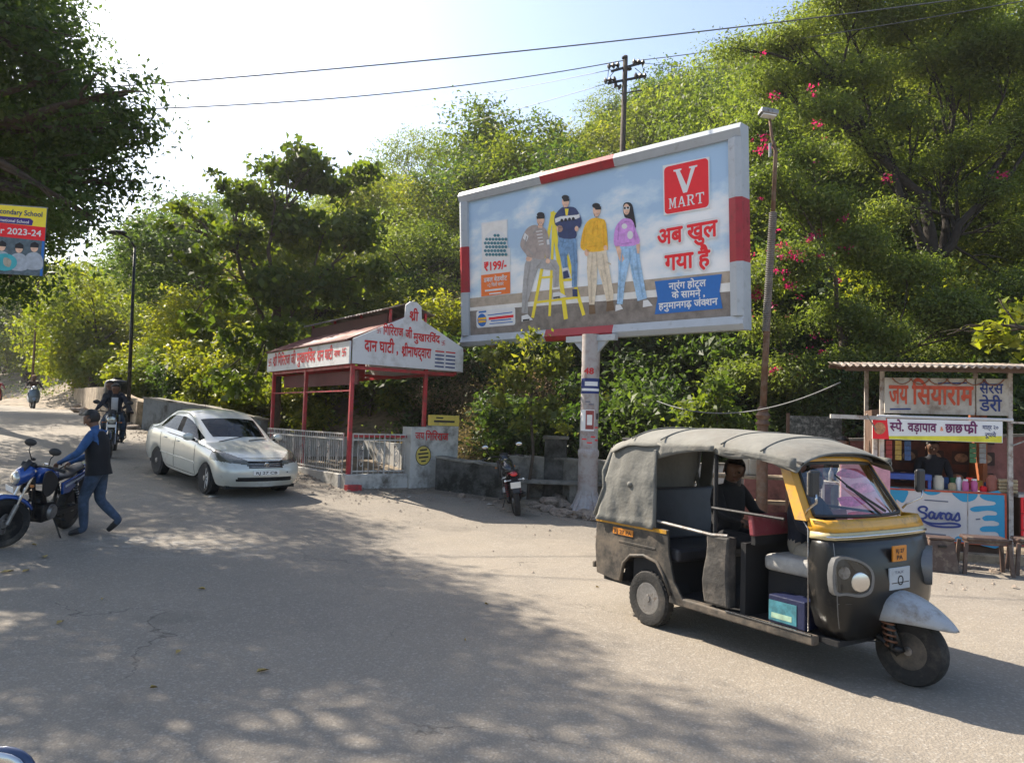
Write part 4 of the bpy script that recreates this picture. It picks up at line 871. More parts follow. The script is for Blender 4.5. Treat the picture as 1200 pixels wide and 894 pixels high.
insul(pp(732, 70), (0, 0, 1), 1); insul(pp(737, 83), (0, 0, 1), 1); insul(pp(741, 73), (1, 0, 0)); insul(pp(743, 89), (1, 0, 0)); insul(pp(726, 76), (-1, 0, -.2)); insul(pp(722, 93), (-1, 0, -.2)); insul(pp(728, 103), (-.5, 0, .2), 2)
MB().tube([pp(713, 82), pp(712, 94), pp(724, 78)], .012, 5).build('jumper', BLACKM, r_); MB().tube([pp(752, 75), pp(756, 90), pp(744, 80)], .012, 5).build('jumper', BLACKM, r_)
MB().tube([pp(727, 110), pp(745, 107), pp(752, 106)], .02, 5).build('bracket', BLACKM, r_)
WIRE = mat('wire', (.10, .105, .11), .5, .3, var=.05, bump=0)
def wire(label, a, b_, sag, r=.012):
    a, b_ = Vector(a), Vector(b_); pts = [a.lerp(b_, i / 24) - Vector((0, 0, sag * 4 * (i / 24) * (1 - i / 24))) for i in range(25)]
    o_ = MB().tube([p - a for p in pts], r, 5).build('overhead_wire', WIRE, None, smooth=0, loc=a); tagp(o_, label, 'wire', 'overhead wires')
wire('topmost overhead wire crossing from the shade tree to above the acacia', at(60, 107, 15.), at(1250, -18, 15.0), .2, .014)
wire('second overhead wire from the shade tree to the power pole top', at(85, 130, 15.5), at(732, 71, Yp), .3, .014)
wire('overhead wire rising right from the power pole', at(741, 72, Yp), at(1250, -8, 15.2), .1, .012)
wire('thin overhead wire running right into the trees from the power pole', at(750, 74, Yp), at(960, 82, 26.), .1, .008)
wire('thin faint wire falling left from the upper crossarm', at(716, 82, Yp), at(420, 135, 40.), .1, .009)
wire('thin faint wire falling left from the lower crossarm', at(712, 98, Yp), at(440, 170, 40.), .1, .009)
wire('slack wire hanging from the kiosk roof to the pavilion side', at(985, 448, 11.3), at(770, 470, 15), .35, .012)
wire('thin sagging wire near the far left trees', at(50, 343, 38.), at(110, 333, 40.), .1, .015)
# school banner
bn_ = at(25, 282, 9.6); bo_ = thing('school_banner', 'school admission banner on a pole at the left edge of the picture', 'banner', bn_, radians(10)); bo_.scale = (.6, .6, .6)
bw0, bw1, bh0, bh1 = -.62, .47, -.75, .74
MB().box(bw0, bw1, -.02, .02, bh0, bh1).build('panel', ink('banner_scene', (.10, .14, .17), var=.4), bo_)
bf = lambda n_, ps, m_, k=0: flat(n_, ps, bo_, (0, -.022 - k * .002, 0), (1, 0, 0), (0, 0, 1), m_)
bf('yellow_band', [[(bw0, .36), (bw1, .30), (bw1, bh1), (bw0, bh1)]], I_YEL); bf('purple_ribbon', [[(bw0, .36), (.20, .34), (.22, .44), (.16, .49), (bw0, .50)]], mat('banner_purple', (.05, .02, .22), .6, bump=0), 1)
bf('red_band', [[(bw0, .06), (bw1, .02), (bw1, .32), (bw0, .36)]], I_RED, 1); bf('side_strip', [[(bw1 - .05, bh0), (bw1, bh0), (bw1, .02), (bw1 - .05, .02)]], I_BLU, 1)
def bt(s_, x0, x1, z, size, m_): text('lettering', s_, bo_, (x0, -.028, z), (1, 0, -.02), (0, 0, 1), size, m_, width=x1 - x0, bold=.02)
bt('Secondary School', -.58, .40, .56, .16, BLUEINK); bt('International School', -.60, .14, .39, .09, WHITEINK); bt('for 2023-24', -.58, .40, .13, .19, WHITEINK)
for i, x_ in enumerate((-.36, -.02, .28)):
    z_ = -.22 + (.02, .0, .04)[i]
    bf('shirt', [smoothpoly([(x_ - .17, z_ - .42), (x_ - .16, z_ - .15), (x_, z_ - .06), (x_ + .16, z_ - .15), (x_ + .17, z_ - .42)], 3)], ink('school_shirt', (.42, .46, .52)), 2 + i * .1)
    bf('face', [circ(x_, z_ + .04, .075, .10)], I_SK, 3); bf('hair', [[(x_ - .085, z_ + .04), (x_ + .085, z_ + .04), (x_ + .08, z_ + .12), (x_, z_ + .17), (x_ - .08, z_ + .12)]], BLACKINK, 3.4)
bf('globe', [circ(-.28, -.50, .24, .19)], mat('globe_teal', (.06, .42, .48), .6, bump=0), 4); bf('globe_land', [smoothpoly([(-.30, -.40), (-.16, -.45), (-.18, -.60), (-.30, -.55)], 3)], ink('globe_land', (.45, .40, .32)), 5)
MB().tube([(bw0 - .08, .05, bh1 + .1), (bw0 - .08, .05, -6.6)], .05, 8).build('pole', STEEL, bo_); MB().box(bw0 - .1, bw1 + .01, .0, .03, bh1, bh1 + .03).build('rod', STEEL, bo_)

# ------------------------------------------------------------------ fallen leaves on the road
FL = mat('fallen_leaf', (.38, .27, .08), .7, var=.4, scale=30)
for i, (u, v, s_) in enumerate(((52, 654, .16), (8, 672, .14), (236, 692, .10), (70, 732, .09), (209, 767, .08), (308, 789, .10), (120, 704, .08), (545, 753, .03), (30, 671, .10), (570, 710, .04), (180, 809, .05), (40, 640, .09), (700, 690, .04))):
    p = ground(u, v); rl = random.Random(i); a = rl.uniform(0, 6.28); mb = MB(); c, s2 = cos(a), sin(a)
    R = lambda x, y, z: (x * c - y * s2, x * s2 + y * c, z)
    mb.add([R(-s_ / 2, 0, .012), R(-.1 * s_, s_ * .22, .03), R(.3 * s_, s_ * .14, .025), R(s_ / 2, 0, .014), R(.3 * s_, -s_ * .14, .03), R(-.1 * s_, -s_ * .22, .022), R(.1 * s_, 0, .010)], [(0, 6, 1), (1, 6, 2), (2, 6, 3), (3, 6, 4), (4, 6, 5), (5, 6, 0)])
    o_ = mb.build('fallen_leaf', FL, None, smooth=0, loc=p + Vector((0, 0, .008))); tagp(o_, 'dry yellow fallen leaf lying on the asphalt, left half of the road' if u < 300 else 'small dry fallen leaf on the asphalt in the middle of the road', 'leaf', 'fallen leaves on the road')

# gravel and grit gathered along the far edge of the tarmac
rg5 = np.random.default_rng(77); NG = 5200; gv = []; gf = []
rfx = [a for a, b in RF]; rfy = [b for a, b in RF]
for i in range(NG):
    x = rg5.uniform(-14, 11.5); y = float(np.interp(x, rfx, rfy)) + rg5.normal() * .45 - .1
    if i % 5 == 0: y -= abs(rg5.normal()) * 1.6
    s_ = float(min(.06, .008 + rg5.exponential(.008))); z = gz(x, y) + .008 + s_ * .3; n_ = len(gv); a = rg5.uniform(0, 6.28); c, d = cos(a) * s_, sin(a) * s_
    gv += [(x + c, y + d, z), (x - d, y + c, z + s_ * .2), (x - c, y - d, z - s_ * .1), (x + d, y - c, z), (x, y, z + s_ * .7)]; gf += [(n_, n_ + 1, n_ + 4), (n_ + 1, n_ + 2, n_ + 4), (n_ + 2, n_ + 3, n_ + 4), (n_ + 3, n_, n_ + 4)]
mb = MB(); mb.add(gv, gf); o_ = mb.build('gravel', ROCK); tagp(o_, 'fine gravel and grit along the far edge of the tarmac', 'gravel', kind='stuff')
LITM = mat('paper_litter', (.55, .53, .48), .8, var=.2)
for i, (u, v) in enumerate(((330, 574), (478, 583), (575, 592), (745, 600), (1010, 662), (250, 583))):
    p = ground(u, v); mb = MB(); q = .05 + .02 * (i % 3); mb.add([(-q, -q * .6, .01), (q, -q * .7, .03), (q * .9, q * .6, .012), (-q * .8, q * .7, .035), (0, 0, .02)], [(0, 1, 4), (1, 2, 4), (2, 3, 4), (3, 0, 4)])
    o_ = mb.build('paper_scrap', LITM, None, loc=p); o_.rotation_euler = (0, 0, i * 1.3); tagp(o_, 'scrap of pale paper litter on the ground ' + ('beside the white car', 'before the pavilion wall', 'left of the parked red motorbike', 'behind the rickshaw tail', 'by the kiosk stools', 'in front of the white car')[i], 'litter')
# ------------------------------------------------------------------ snack kiosk
KO, KY = Vector((5.62, 11.42, 0)), radians(-16)
kx = Vector((cos(KY), sin(KY), 0)); ky = Vector((-sin(KY), cos(KY), 0))
def kp(u, v, y):
    """kiosk-local (x, z) of a survey pixel on the plane local y"""
    d = ray(u, v); t_ = ((KO + ky * y) - CAM).dot(ky) / d.dot(ky); p = CAM + d * t_ - KO; return p.dot(kx), p.z
kq = thing('kiosk', 'roadside snack kiosk with tin roof, painted name board and blue and white counter', 'kiosk', KO, KY)
TIN = mat('dusty_tin', (.38, .33, .28), .7, .2, var=.25, scale=4, bump=.1, dirt=((.17, .10, .07), .45, 4)); SIGNP = mat('old_sign_board', (.50, .46, .40), .7, var=.12, scale=3, bump=.1, dirt=((.24, .19, .15), .5, 3)); FRAMEW = mat('pale_frame', (.50, .46, .42), .6, .1, var=.2, scale=6, dirt=((.2, .12, .08), .4, 8)); BROWNB = mat('brown_board', (.10, .055, .035), .8, var=.3, scale=4)
rx0, rz0 = kp(984, 432, -.45); rz0 = 2.82
corr((rx0, -.45, rz0), (3.6, -.45, rz0 - .02), (3.6, 1.7, rz0 + .22), (rx0 + .1, 1.7, rz0 + .22), 44, .02).build('roof_sheet', TIN, kq, smooth=0, solid=.006)
for y_ in (-.35, .6, 1.55): MB().beam((rx0 + .1, y_, rz0 - .05 + (y_ + .45) * .1), (3.5, y_, rz0 - .07 + (y_ + .45) * .1), .04, .06).build('roof_batten', BROWNB, kq)
s0x, s1z = kp(1036, 441, 0.); s1x, _ = kp(1142, 447, 0.); s2x, s2z = kp(1181, 449, 0.); s0z = kp(1036, 484, 0)[1]
MB().box(s0x, s1x - .01, -.05, 0, s0z, s1z - .02).build('name_board', SIGNP, kq, bevel=.006); MB().box(s1x + .01, s2x, -.05, 0, s0z, s1z - .02).build('side_board', SIGNP, kq, bevel=.006)
ORI = mat('orange_paint', (.50, .065, .02), .6, var=.3, scale=12, bump=0)
def kt(s_, x0, x1, z, size, m_, y=-.056, bold=.03, par=None): return text('lettering', s_, par or kq, (x0, y, z), (1, 0, 0), (0, 0, 1), size, m_, width=x1 - x0, bold=bold)
ww = s1x - s0x; hh = s1z - s0z
kt('जय', s0x + ww * .05, s0x + ww * .26, s0z + hh * .27, .42, ORI); kt('िसयाराम', s0x + ww * .31, s0x + ww * .97, s0z + hh * .27, .42, ORI)
kt('सैरस', s1x + .05, s2x - .08, s0z + hh * .58, .22, BLUEINK, bold=.02); kt('डेरी', s1x + .05, s2x - .10, s0z + hh * .12, .26, BLUEINK, bold=.02)
flat('small_print', stroke([(s0x + .08, s0z + .06), (s0x + .35, s0z + .07)], .025) + stroke([(s0x + ww * .6, s1z - .1), (s0x + ww * .9, s1z - .09)], .02), kq, (0, -.057, 0), (1, 0, 0), (0, 0, 1), BLUEINK)
gar = MB()
for k in range(6):
    x_ = s0x + .1 + k * (s2x - s0x - .2) / 6; L_ = (s2x - s0x) / 6; gar.tube([(x_ + L_ * t_, -.07, s1z - .03 - .09 * 4 * t_ * (1 - t_)) for t_ in [i / 6 for i in range(7)]], .008, 5)
gar.build('dry_garland', mat('dry_garland', (.22, .08, .04), .9, var=.4), kq)['kind'] = 'stuff'
MB().tube([(s0x - .12, -.14, s0z - .05), (s2x + .02, -.14, s0z - .06)], .022, 8).build('curtain_rod', WHITES, kq)
b0x, b1z = kp(1022, 490, -.12); b1x, _ = kp(1174, 490, -.12); b0z = kp(1022, 514, -.12)[1]
MB().box(b0x, b1x, -.15, -.12, b0z, b1z).build('banner', WHITEINK, kq)
flat('banner_yellow', [[(b0x + .01, b0z + .005), (b1x - .01, b0z + .005), (b1x - .01, b0z + .10), (b0x + .25, b0z + .05), (b0x + .01, b0z + .04)]], kq, (0, -.1525, 0), (1, 0, 0), (0, 0, 1), mat('banner_yellow', (.75, .70, .05), .6, bump=0))
flat('banner_red', [[(b0x, b0z), (b0x + .23, b0z), (b0x + .20, b1z), (b0x, b1z)]], kq, (0, -.1535, 0), (1, 0, 0), (0, 0, 1), I_RED); flat('banner_food', [circ(b0x + .10, b0z + .16, .08, .09)], kq, (0, -.155, 0), (1, 0, 0), (0, 0, 1), ink('food', (.5, .22, .1), var=.5, scale=20))
VIO = mat('violet_ink', (.16, .01, .10), .6, bump=0); bw = b1x - b0x
kt('{स}पे.', b0x + bw * .14, b0x + bw * .25, b0z + .13, .19, VIO, -.156, .03); kt('व\u095cापाव', b0x + bw * .28, b0x + bw * .50, b0z + .13, .19, VIO, -.156, .03); kt('&', b0x + bw * .53, b0x + bw * .555, b0z + .15, .09, I_ORG, -.156, .01); kt('छाछ', b0x + bw * .57, b0x + bw * .70, b0z + .13, .19, VIO, -.156, .03); kt('फ*{र}ी' if False else 'फ*ी', b0x + bw * .71, b0x + bw * .81, b0z + .13, .19, VIO, -.156, .03)
kt('मात्र २०', b0x + bw * .85, b0x + bw * .97, b0z + .19, .09, BLUEINK, -.156, .012); kt('रूपये', b0x + bw * .87, b0x + bw * .95, b0z + .08, .09, BLUEINK, -.156, .012)
c0x, c1z = kp(1035, 572, 0); c1x = kp(1177, 582, 0)[0]; c1z = 1.0; c0z = .24
for x_ in (s2x + .04, b0x + .07, s0x - .02): MB().box(x_ - .03, x_ + .03, .02, .08, -.05, rz0 - .02 if x_ > b0x + .08 else b1z).build('post', FRAMEW, kq)
for x_ in (s0x, s2x): MB().box(x_ - .03, x_ + .03, 1.45, 1.51, -.05, rz0 + .1).build('post', FRAMEW, kq)
MB().box(c0x, c1x, .02, .62, .92, c1z).build('counter_top', FRAMEW, kq, bevel=.01); MB().box(c0x + .03, c1x - .03, .06, .58, .08, .92).build('counter_body', BROWNB, kq)
MB().box(c0x, c1x, -.015, .015, c0z, c1z).build('counter_banner', mat('counter_banner_white', (.62, .58, .56), .5, var=.06, bump=0), kq)
for x_ in (c0x + .05, c1x - .05): MB().box(x_ - .03, x_ + .03, .1, .16, -.05, .12).build('counter_foot', BROWNB, kq)
CYAN = mat('counter_blue', (.02, .30, .52), .5, var=.05, bump=0); cf = lambda n_, ps, m_, k=0: flat(n_, ps, kq, (0, -.018 - k * .0015, 0), (1, 0, 0), (0, 0, 1), m_)
cw, chh = c1x - c0x, c1z - c0z; cc = lambda a, b_: (c0x + cw * a, c0z + chh * b_)
cf('blue_shape', [smoothpoly([cc(.01, .99), cc(.01, .60), cc(.08, .56), cc(.12, .62), cc(.11, .78), cc(.16, .72), cc(.19, .80), cc(.20, .98)], 4)], CYAN)
cf('blue_shape', [smoothpoly([cc(.34, .99), cc(.36, .92), cc(.41, .90), cc(.46, .93), cc(.48, .99)], 3)], CYAN); cf('blue_shape', [smoothpoly([cc(.58, .99), cc(.62, .86), cc(.68, .80), cc(.76, .86), cc(.77, .99)], 4)], CYAN)
cf('blue_shape', [smoothpoly([cc(.60, .02), cc(.60, .10), cc(.64, .14), cc(.69, .10), cc(.70, .02)], 3)], CYAN); cf('blue_shape', [smoothpoly([cc(.19, .02), cc(.20, .06), cc(.24, .08), cc(.27, .02)], 3)], CYAN)
cf('blue_shape', [smoothpoly([cc(.99, .98), cc(.99, .02), cc(.76, .02), cc(.74, .10), cc(.78, .17), cc(.93, .16), cc(.95, .21), cc(.92, .26), cc(.82, .25), cc(.80, .31), cc(.84, .36), cc(.94, .38), cc(.95, .44), cc(.90, .47), cc(.84, .46), cc(.82, .52), cc(.86, .57), cc(.93, .58), cc(.93, .64), cc(.86, .66), cc(.76, .62), cc(.72, .67), cc(.77, .73), cc(.91, .77), cc(.92, .83), cc(.84, .86), cc(.80, .93), cc(.84, .98)], 3)], CYAN)
NAVY = mat('script_navy', (.02, .04, .20), .5, bump=0)
def cur(P, k=6):
    out = []
    for i in range(len(P) - 1):
        p0, p1_, p2_, p3 = P[max(i - 1, 0)], P[i], P[i + 1], P[min(i + 2, len(P) - 1)]
        for s_ in range(k):
            t_ = s_ / k; out.append(tuple(.5 * (2 * p1_[c] + (-p0[c] + p2_[c]) * t_ + (2 * p0[c] - 5 * p1_[c] + 4 * p2_[c] - p3[c]) * t_ ** 2 + (-p0[c] + 3 * p1_[c] - 3 * p2_[c] + p3[c]) * t_ ** 3) for c in (0, 1)))
    return out + [P[-1]]
SAR = [[(19, 14), (21, 18), (17, 21), (9, 20), (6, 16), (10, 12), (17, 10), (20, 6), (17, 2), (9, 0), (3, 3), (5, 6)],
       [(33, 11), (29, 13), (25, 10), (24, 5), (27, 2), (31, 4), (34, 11), (33, 4), (36, 2), (39, 5)],
       [(39, 5), (42, 11), (45, 12), (44, 4), (47, 3)], [(44, 8), (48, 12), (52, 11)],
       [(62, 11), (58, 13), (54, 10), (53, 5), (56, 2), (60, 4), (63, 11), (62, 4), (65, 2), (68, 5)],
       [(68, 5), (74, 14), (76, 8), (76, 3), (71, 1), (67, 3)], [(5, 1), (20, -5), (40, -6), (60, -4), (74, -5), (76, -8), (66, -10), (45, -11), (26, -9), (12, -3)]]
sq = cw * .37 / 80; ox, oz = cc(.27, .43)
cf('script_lettering', [q for s_ in SAR for q in stroke(cur([(ox + a * sq, oz + b_ * sq * 1.15) for a, b_ in s_]), .030)], NAVY, 2)
cf('small_print', [q for q in stroke([cc(.35, .80), cc(.54, .79)], .018) + stroke([cc(.33, .15), cc(.52, .14)], .02) + stroke([cc(.77, .48), cc(.80, .49)], .02)], GREYINK, 1)
for z_ in (c1z - .01, c0z + .01): MB().box(c0x - .01, c1x + .01, -.024, -.015, z_ - .012, z_ + .012).build('banner_edge', ORI, kq)
MB().box(c1x - .002, c1x + .02, -.024, -.015, c0z, c1z).build('banner_edge', ORI, kq); MB().box(cc(.70, 0)[0], cc(.705, 0)[0], -.024, -.018, c0z, c1z).build('banner_seam', FRAMEW, kq)
# printed menu wall inside
MENU = mat('menu_brown', (.13, .035, .02), .6, var=.5, scale=6, bump=0)
MB().box(s0x + .02, s2x - .05, 1.40, 1.43, .9, 2.1).build('rear_panel', MENU, kq); mf = lambda n_, ps, m_, k=0: flat(n_, ps, kq, (0, 1.397 - k * .002, 0), (1, 0, 0), (0, 0, 1), m_)
rq = random.Random(4); FOOD = ink('food_print', (.38, .24, .15), var=.6, scale=14); DKP = ink('dark_print', (.05, .02, .015))
for j in range(3):
    for i in range(5):
        x_ = s0x + .2 + i * .4 + rq.uniform(-.05, .05); z_ = 1.12 + j * .34
        mf('menu_picture', [rrect(x_ - .14, x_ + .14, z_ - .11, z_ + .11, .02)], DKP); mf('menu_food', [circ(x_, z_, .10, .075)], FOOD, 1)
MB().box(s0x - .03, s0x, .1, 1.4, .3, 2.2).build('side_panel', BROWNB, kq); MB().box(s2x - .12, s2x - .06, .7, 1.42, .9, 2.2).build('side_panel', mat('orange_board', (.30, .09, .03), .7), kq)
MB().beam((rx0 - .1, -.25, 2.06), (s0x, -.13, 2.05), .05, .06).build('awning_pole', FRAMEW, kq); MB().beam((s2x, -.1, 2.04), (3.5, -.1, 2.0), .03, .03).build('awning_pole', FRAMEW, kq); MB().beam((s2x + .05, .0, 1.7), (s2x + .7, .0, 2.0), .02, .02).build('stay', STEEL, kq); MB().beam((b0x + .1, -.1, 1.8), (rx0 + .4, -.3, 2.1), .015, .015).build('stay', STEEL, kq)
# things on the counter
def kthing(name, label, cat, x, y, z, rz=0, group=None): return thing(name, label, cat, KO + kx * x + ky * y + Vector((0, 0, z)), KY + rz, group)
ct = c1z + .001
BLU2 = mat('blue_enamel', (.02, .07, .32), .45, var=.15, coat=.2)
bt_ = kthing('blue_stove_stand', 'bright blue metal stove stand on the left end of the kiosk counter', 'stand', c0x + .36, .30, ct)
MB().box(-.33, .33, -.2, .2, .13, .22).build('top', BLU2, bt_, bevel=.01)
for x_ in (-.3, .3):
    for y_ in (-.17, .17): MB().box(x_ - .02, x_ + .02, y_ - .02, y_ + .02, 0, .13).build('leg', BLU2, bt_)
def jar(x, y, r_, h, m_, lab, lid=None, cat='jar'):
    t_ = kthing(cat.replace(' ', '_'), lab, cat, x, y, ct); MB().lathe([(r_ * .9, 0), (r_, .02), (r_, h * .8), (r_ * .7, h * .9), (r_ * .7, h)], n=14).build('body', m_, t_, smooth=50)
    if lid: MB().lathe([(r_ * .76, h), (r_ * .76, h + .025)], n=14).build('lid', lid, t_)
CREAM = mat('cream_plastic', (.60, .52, .40), .5); PKP = mat('pink_plastic', (.60, .12, .30), .4); CLAY = mat('terracotta', (.36, .12, .08), .6); KRAFT = mat('kraft_pack', (.45, .34, .2), .7, var=.25, scale=20)
jar(c0x + .80, .2, .075, .21, CREAM, 'cream plastic canister beside the blue stove stand', None, 'canister')
jar(c0x + .98, .18, .055, .11, KRAFT, 'small brown pack right of the cream canister', None, 'pack'); jar(c0x + 1.08, .22, .04, .2, WHITEINK, 'white spray bottle in the middle of the counter', CLAY, 'bottle')
jar(c0x + 1.15, .15, .045, .15, PKP, 'pink lidded jar left of its twin', WHITEINK); jar(c0x + 1.27, .16, .045, .16, PKP, 'pink lidded jar next to the terracotta tumblers', PALE)
jar(c0x + 1.40, .2, .05, .08, I_RED, 'low red bowl in front of the tumblers', None, 'bowl'); jar(c0x + 1.52, .22, .075, .25, CLAY, 'tall stack of terracotta tumblers', None, 'tumblers')
rk = random.Random(12); PK = [mat('packet_%s' % n_, c_, .35, var=.25, scale=18) for n_, c_ in (('red', (.28, .02, .02)), ('yellow', (.36, .24, .04)), ('blue', (.02, .07, .2)), ('green', (.03, .14, .05)), ('silver', (.25, .25, .25)))]; PN = ('red', 'yellow', 'blue', 'green', 'silver')
for i in range(5):
    hs_ = kthing('packet_strip', PN[i] + ' strip of snack sachets hanging under the kiosk banner, number %s from the left' % ('one', 'two', 'three', 'four', 'five')[i], 'sachets', .18 + i * .13 + (i > 2) * .75, .12, 1.72, 0, 'hanging sachet strips')
    for j in range(4): MB().box(-.045, .045, -.006 - .004 * (j % 2), .006, -.075 * (j + 1) + .004, -.075 * j).build('sachet', PK[i], hs_, bevel=.004)
for i in range(9):
    q_ = kthing('snack_packet', '%s snack packet on the rear of the kiosk counter' % PN[i % 5], 'packet', c0x + .72 + i * .115, .44 + rk.uniform(-.03, .03), ct, rk.uniform(-.3, .3), 'snack packets on the counter'); h_ = rk.uniform(.13, .2); MB().loft([[(x * w_, y * d_, z) for x, y in ((-1, -1), (1, -1), (1, 1), (-1, 1))] for z, w_, d_ in ((0, .045, .012), (h_ * .15, .042, .028), (h_ * .8, .042, .024), (h_, .047, .004))]).build('bag', PK[i % 5], q_, bevel=.006)
bd = kthing('bread_stack', 'pile of bread packets at the right end of the kiosk counter', 'bread', c0x + 1.70, .25, ct, .1)
for i in range(4): MB().box(-.13, .13, -.12, .12, i * .05 + .001, i * .05 + .047).build('packet', KRAFT, bd, bevel=.015)
# sauce bottles and cans on the left ledge
lg = kthing('side_table', 'small side table with sauce bottles left of the kiosk', 'table', -.45, .35, 0)
MB().box(-.35, .35, -.22, .22, 1.0, 1.04).build('top', FRAMEW, lg)
for x_ in (-.3, .3):
    for y_ in (-.18, .18): MB().box(x_ - .02, x_ + .02, y_ - .02, y_ + .02, -.02, 1.0).build('leg', FRAMEW, lg)
for i, (x_, m_, lb) in enumerate(((-.62, STEEL, 'steel sauce bottle'), (-.50, CREAM, 'pale sauce bottle'), (-.38, mat('mustard', (.6, .33, .04), .4), 'mustard yellow sauce bottle'), (-.24, CLAY, 'red ketchup bottle'))):
    t_ = kthing('sauce_bottle', lb + ' on the side table left of the kiosk', 'bottle', x_, .3, 1.041); MB().lathe([(.035, 0), (.04, .02), (.04, .13), (.015, .18), (.012, .22)], n=12).build('body', m_, t_, smooth=50)
PKM = ink('menu_pink', (.62, .30, .36), var=.25, scale=7)
mn = kthing('menu_stand', 'pink printed menu stand showing snacks behind the rickshaw windscreen', 'menu board', -.22, -.28, 0, .05)
MB().box(-.34, .34, -.02, .02, .45, 1.36).build('panel', PKM, mn); MB().box(-.36, .36, -.03, .03, 1.36, 1.40).build('frame', FRAMEW, mn)
for x_ in (-.33, .33): MB().box(x_ - .02, x_ + .02, .03, .07, -.02, 1.36).build('leg', FRAMEW, mn)
for j in range(4): flat('snack_picture', [smoothpoly([(-.12 + .2 * cos(a) * (1 + .2 * sin(3 * a + j)), .58 + j * .21 + .075 * sin(a)) for a in [2 * pi * i / 10 for i in range(10)]], 2)], mn, (.08 * (-1) ** j, -.023, 0), (1, 0, 0), (0, 0, 1), ink('snack_' + 'abcd'[j], ((.45, .05, .08), (.5, .12, .3), (.62, .2, .3), (.4, .06, .12))[j], var=.5, scale=16))
# black speckled board behind
sb = kthing('leaning_board', 'speckled black board propped behind the man in dark clothes', 'board', -.75, 1.1, 0, .15); MB().box(-.45, .40, -.03, .03, 1.4, 2.08).build('sheet', mat('speckled_board', (.05, .055, .05), .8, var=.6, scale=25, dirt=((.25, .25, .23), .45, 14)), sb); MB().box(-.49, -.45, -.04, .04, -.02, 2.12).build('post', BROWNB, sb)
# stand to the right with plate pictures
rsd = kthing('picture_counter', 'second counter with framed red food pictures at the right edge', 'counter', s2x + .14, .0, 0)
MB().box(0, 1.5, .02, .55, .95, 1.0).build('top', FRAMEW, rsd); MB().box(.02, 1.48, .05, .5, .25, .95).build('body', BROWNB, rsd)
for j in range(3):
    MB().box(.02, .75, -.01, .02, .26 + j * .235, .26 + j * .235 + .225).build('picture_panel', I_RED, rsd); flat('picture_ground', [[(.05, .28 + j * .235), (.72, .28 + j * .235), (.72, .465 + j * .235), (.05, .465 + j * .235)]], rsd, (0, -.0115, 0), (1, 0, 0), (0, 0, 1), (PALE, ink('plate_ground', (.5, .42, .36)), DKP)[j]); flat('plate', [circ(.30, .375 + j * .235, .17, .075)], rsd, (0, -.013, 0), (1, 0, 0), (0, 0, 1), FOOD)
# step and stools
stp_ = kthing('low_step', 'low pale concrete step running along the kiosk front', 'step', 0, 0, 0)
rs_ = random.Random(2); x_ = -.9
while x_ < 3.4:
    L_ = rs_.uniform(.5, .8); MB().box(x_, x_ + L_ - .012, -.24 + rs_.uniform(-.015, .015), .0, -.05, .13 + rs_.uniform(-.012, .012)).build('step_stone', SANDW, stp_, bevel=.012); x_ += L_
BRPL = mat('brown_plastic', (.075, .045, .035), .45, var=.12, dirt=((.2, .16, .12), .3, 8))
g_ = ground(1101, 669); st = thing('plastic_stool', 'closed tapered brown plastic stool before the kiosk counter', 'stool', g_, KY)
rg_ = [[(x * w_, y * d_, z) for x, y in ((-1, -1), (1, -1), (1, 1), (-1, 1))] for z, w_, d_ in ((0, .20, .17), (.06, .195, .165), (.40, .15, .13), (.43, .145, .125))]
MB().loft(rg_).build('body', BRPL, st, bevel=.015); MB().box(-.165, .165, -.145, .145, .43, .46).build('seat', BRPL, st, bevel=.015); MB().box(-.05, .05, -.160, -.13, .335, .36).build('grip_slot', BLACKM, st)
def stool(g_, label, rz=0):
    s_ = thing('plastic_stool', label, 'stool', g_, KY + rz, 'brown four-legged stools'); MB().box(-.25, .25, -.17, .17, .44, .49).build('seat', BRPL, s_, bevel=.018); MB().box(-.22, .22, -.145, .145, .40, .44).build('apron', BRPL, s_)
    for a in (-1, 1):
        for b_ in (-1, 1): MB().loft([[(a * (.25 if z else .28) + p * .022, b_ * (.16 if z else .19) + q * .022, z) for p, q in ((-1, -1), (1, -1), (1, 1), (-1, 1))] for z in (0, .42)]).build('leg', BRPL, s_)
stool(ground(1153, 672), 'four-legged brown plastic stool in front of the kiosk counter, right of the closed one'); stool(ground(1214, 674), 'brown plastic stool cut off by the right edge of the picture')
# white cans on the ledge behind the rickshaw
for i, (u, v) in enumerate(((868, 545), (884, 545))):
    p = at(u, v, 13.6); c_ = thing('white_can', ('white jerrycan on a stand behind the rickshaw, nearer the lamp', 'cream jerrycan beside the rusty lamp shaft')[i], 'can', (p.x, p.y, 1.0)); MB().box(-.13, .13, -.09, .09, 0, .30).build('body', CREAM, c_, bevel=.03); MB().lathe([(.04, .30), (.04, .36)], n=10).build('cap', WHITEINK, c_)
p = at(885, 570, 13.6); c_ = thing('market_table', 'old pale wooden table behind the rickshaw carrying jerrycans', 'table', (p.x, p.y, gz(p.x, p.y)), -.1)
MB().box(-.9, .9, -.3, .3, .94, .999).build('top', SANDW, c_, bevel=.01); MB().box(-.8, .8, -.25, .25, .5, .54).build('shelf', SANDW, c_)
for a in (-.84, .84):
    for b_ in (-.25, .25): MB().box(a - .04, a + .04, b_ - .04, b_ + .04, -.05, .94).build('leg', SANDW, c_)
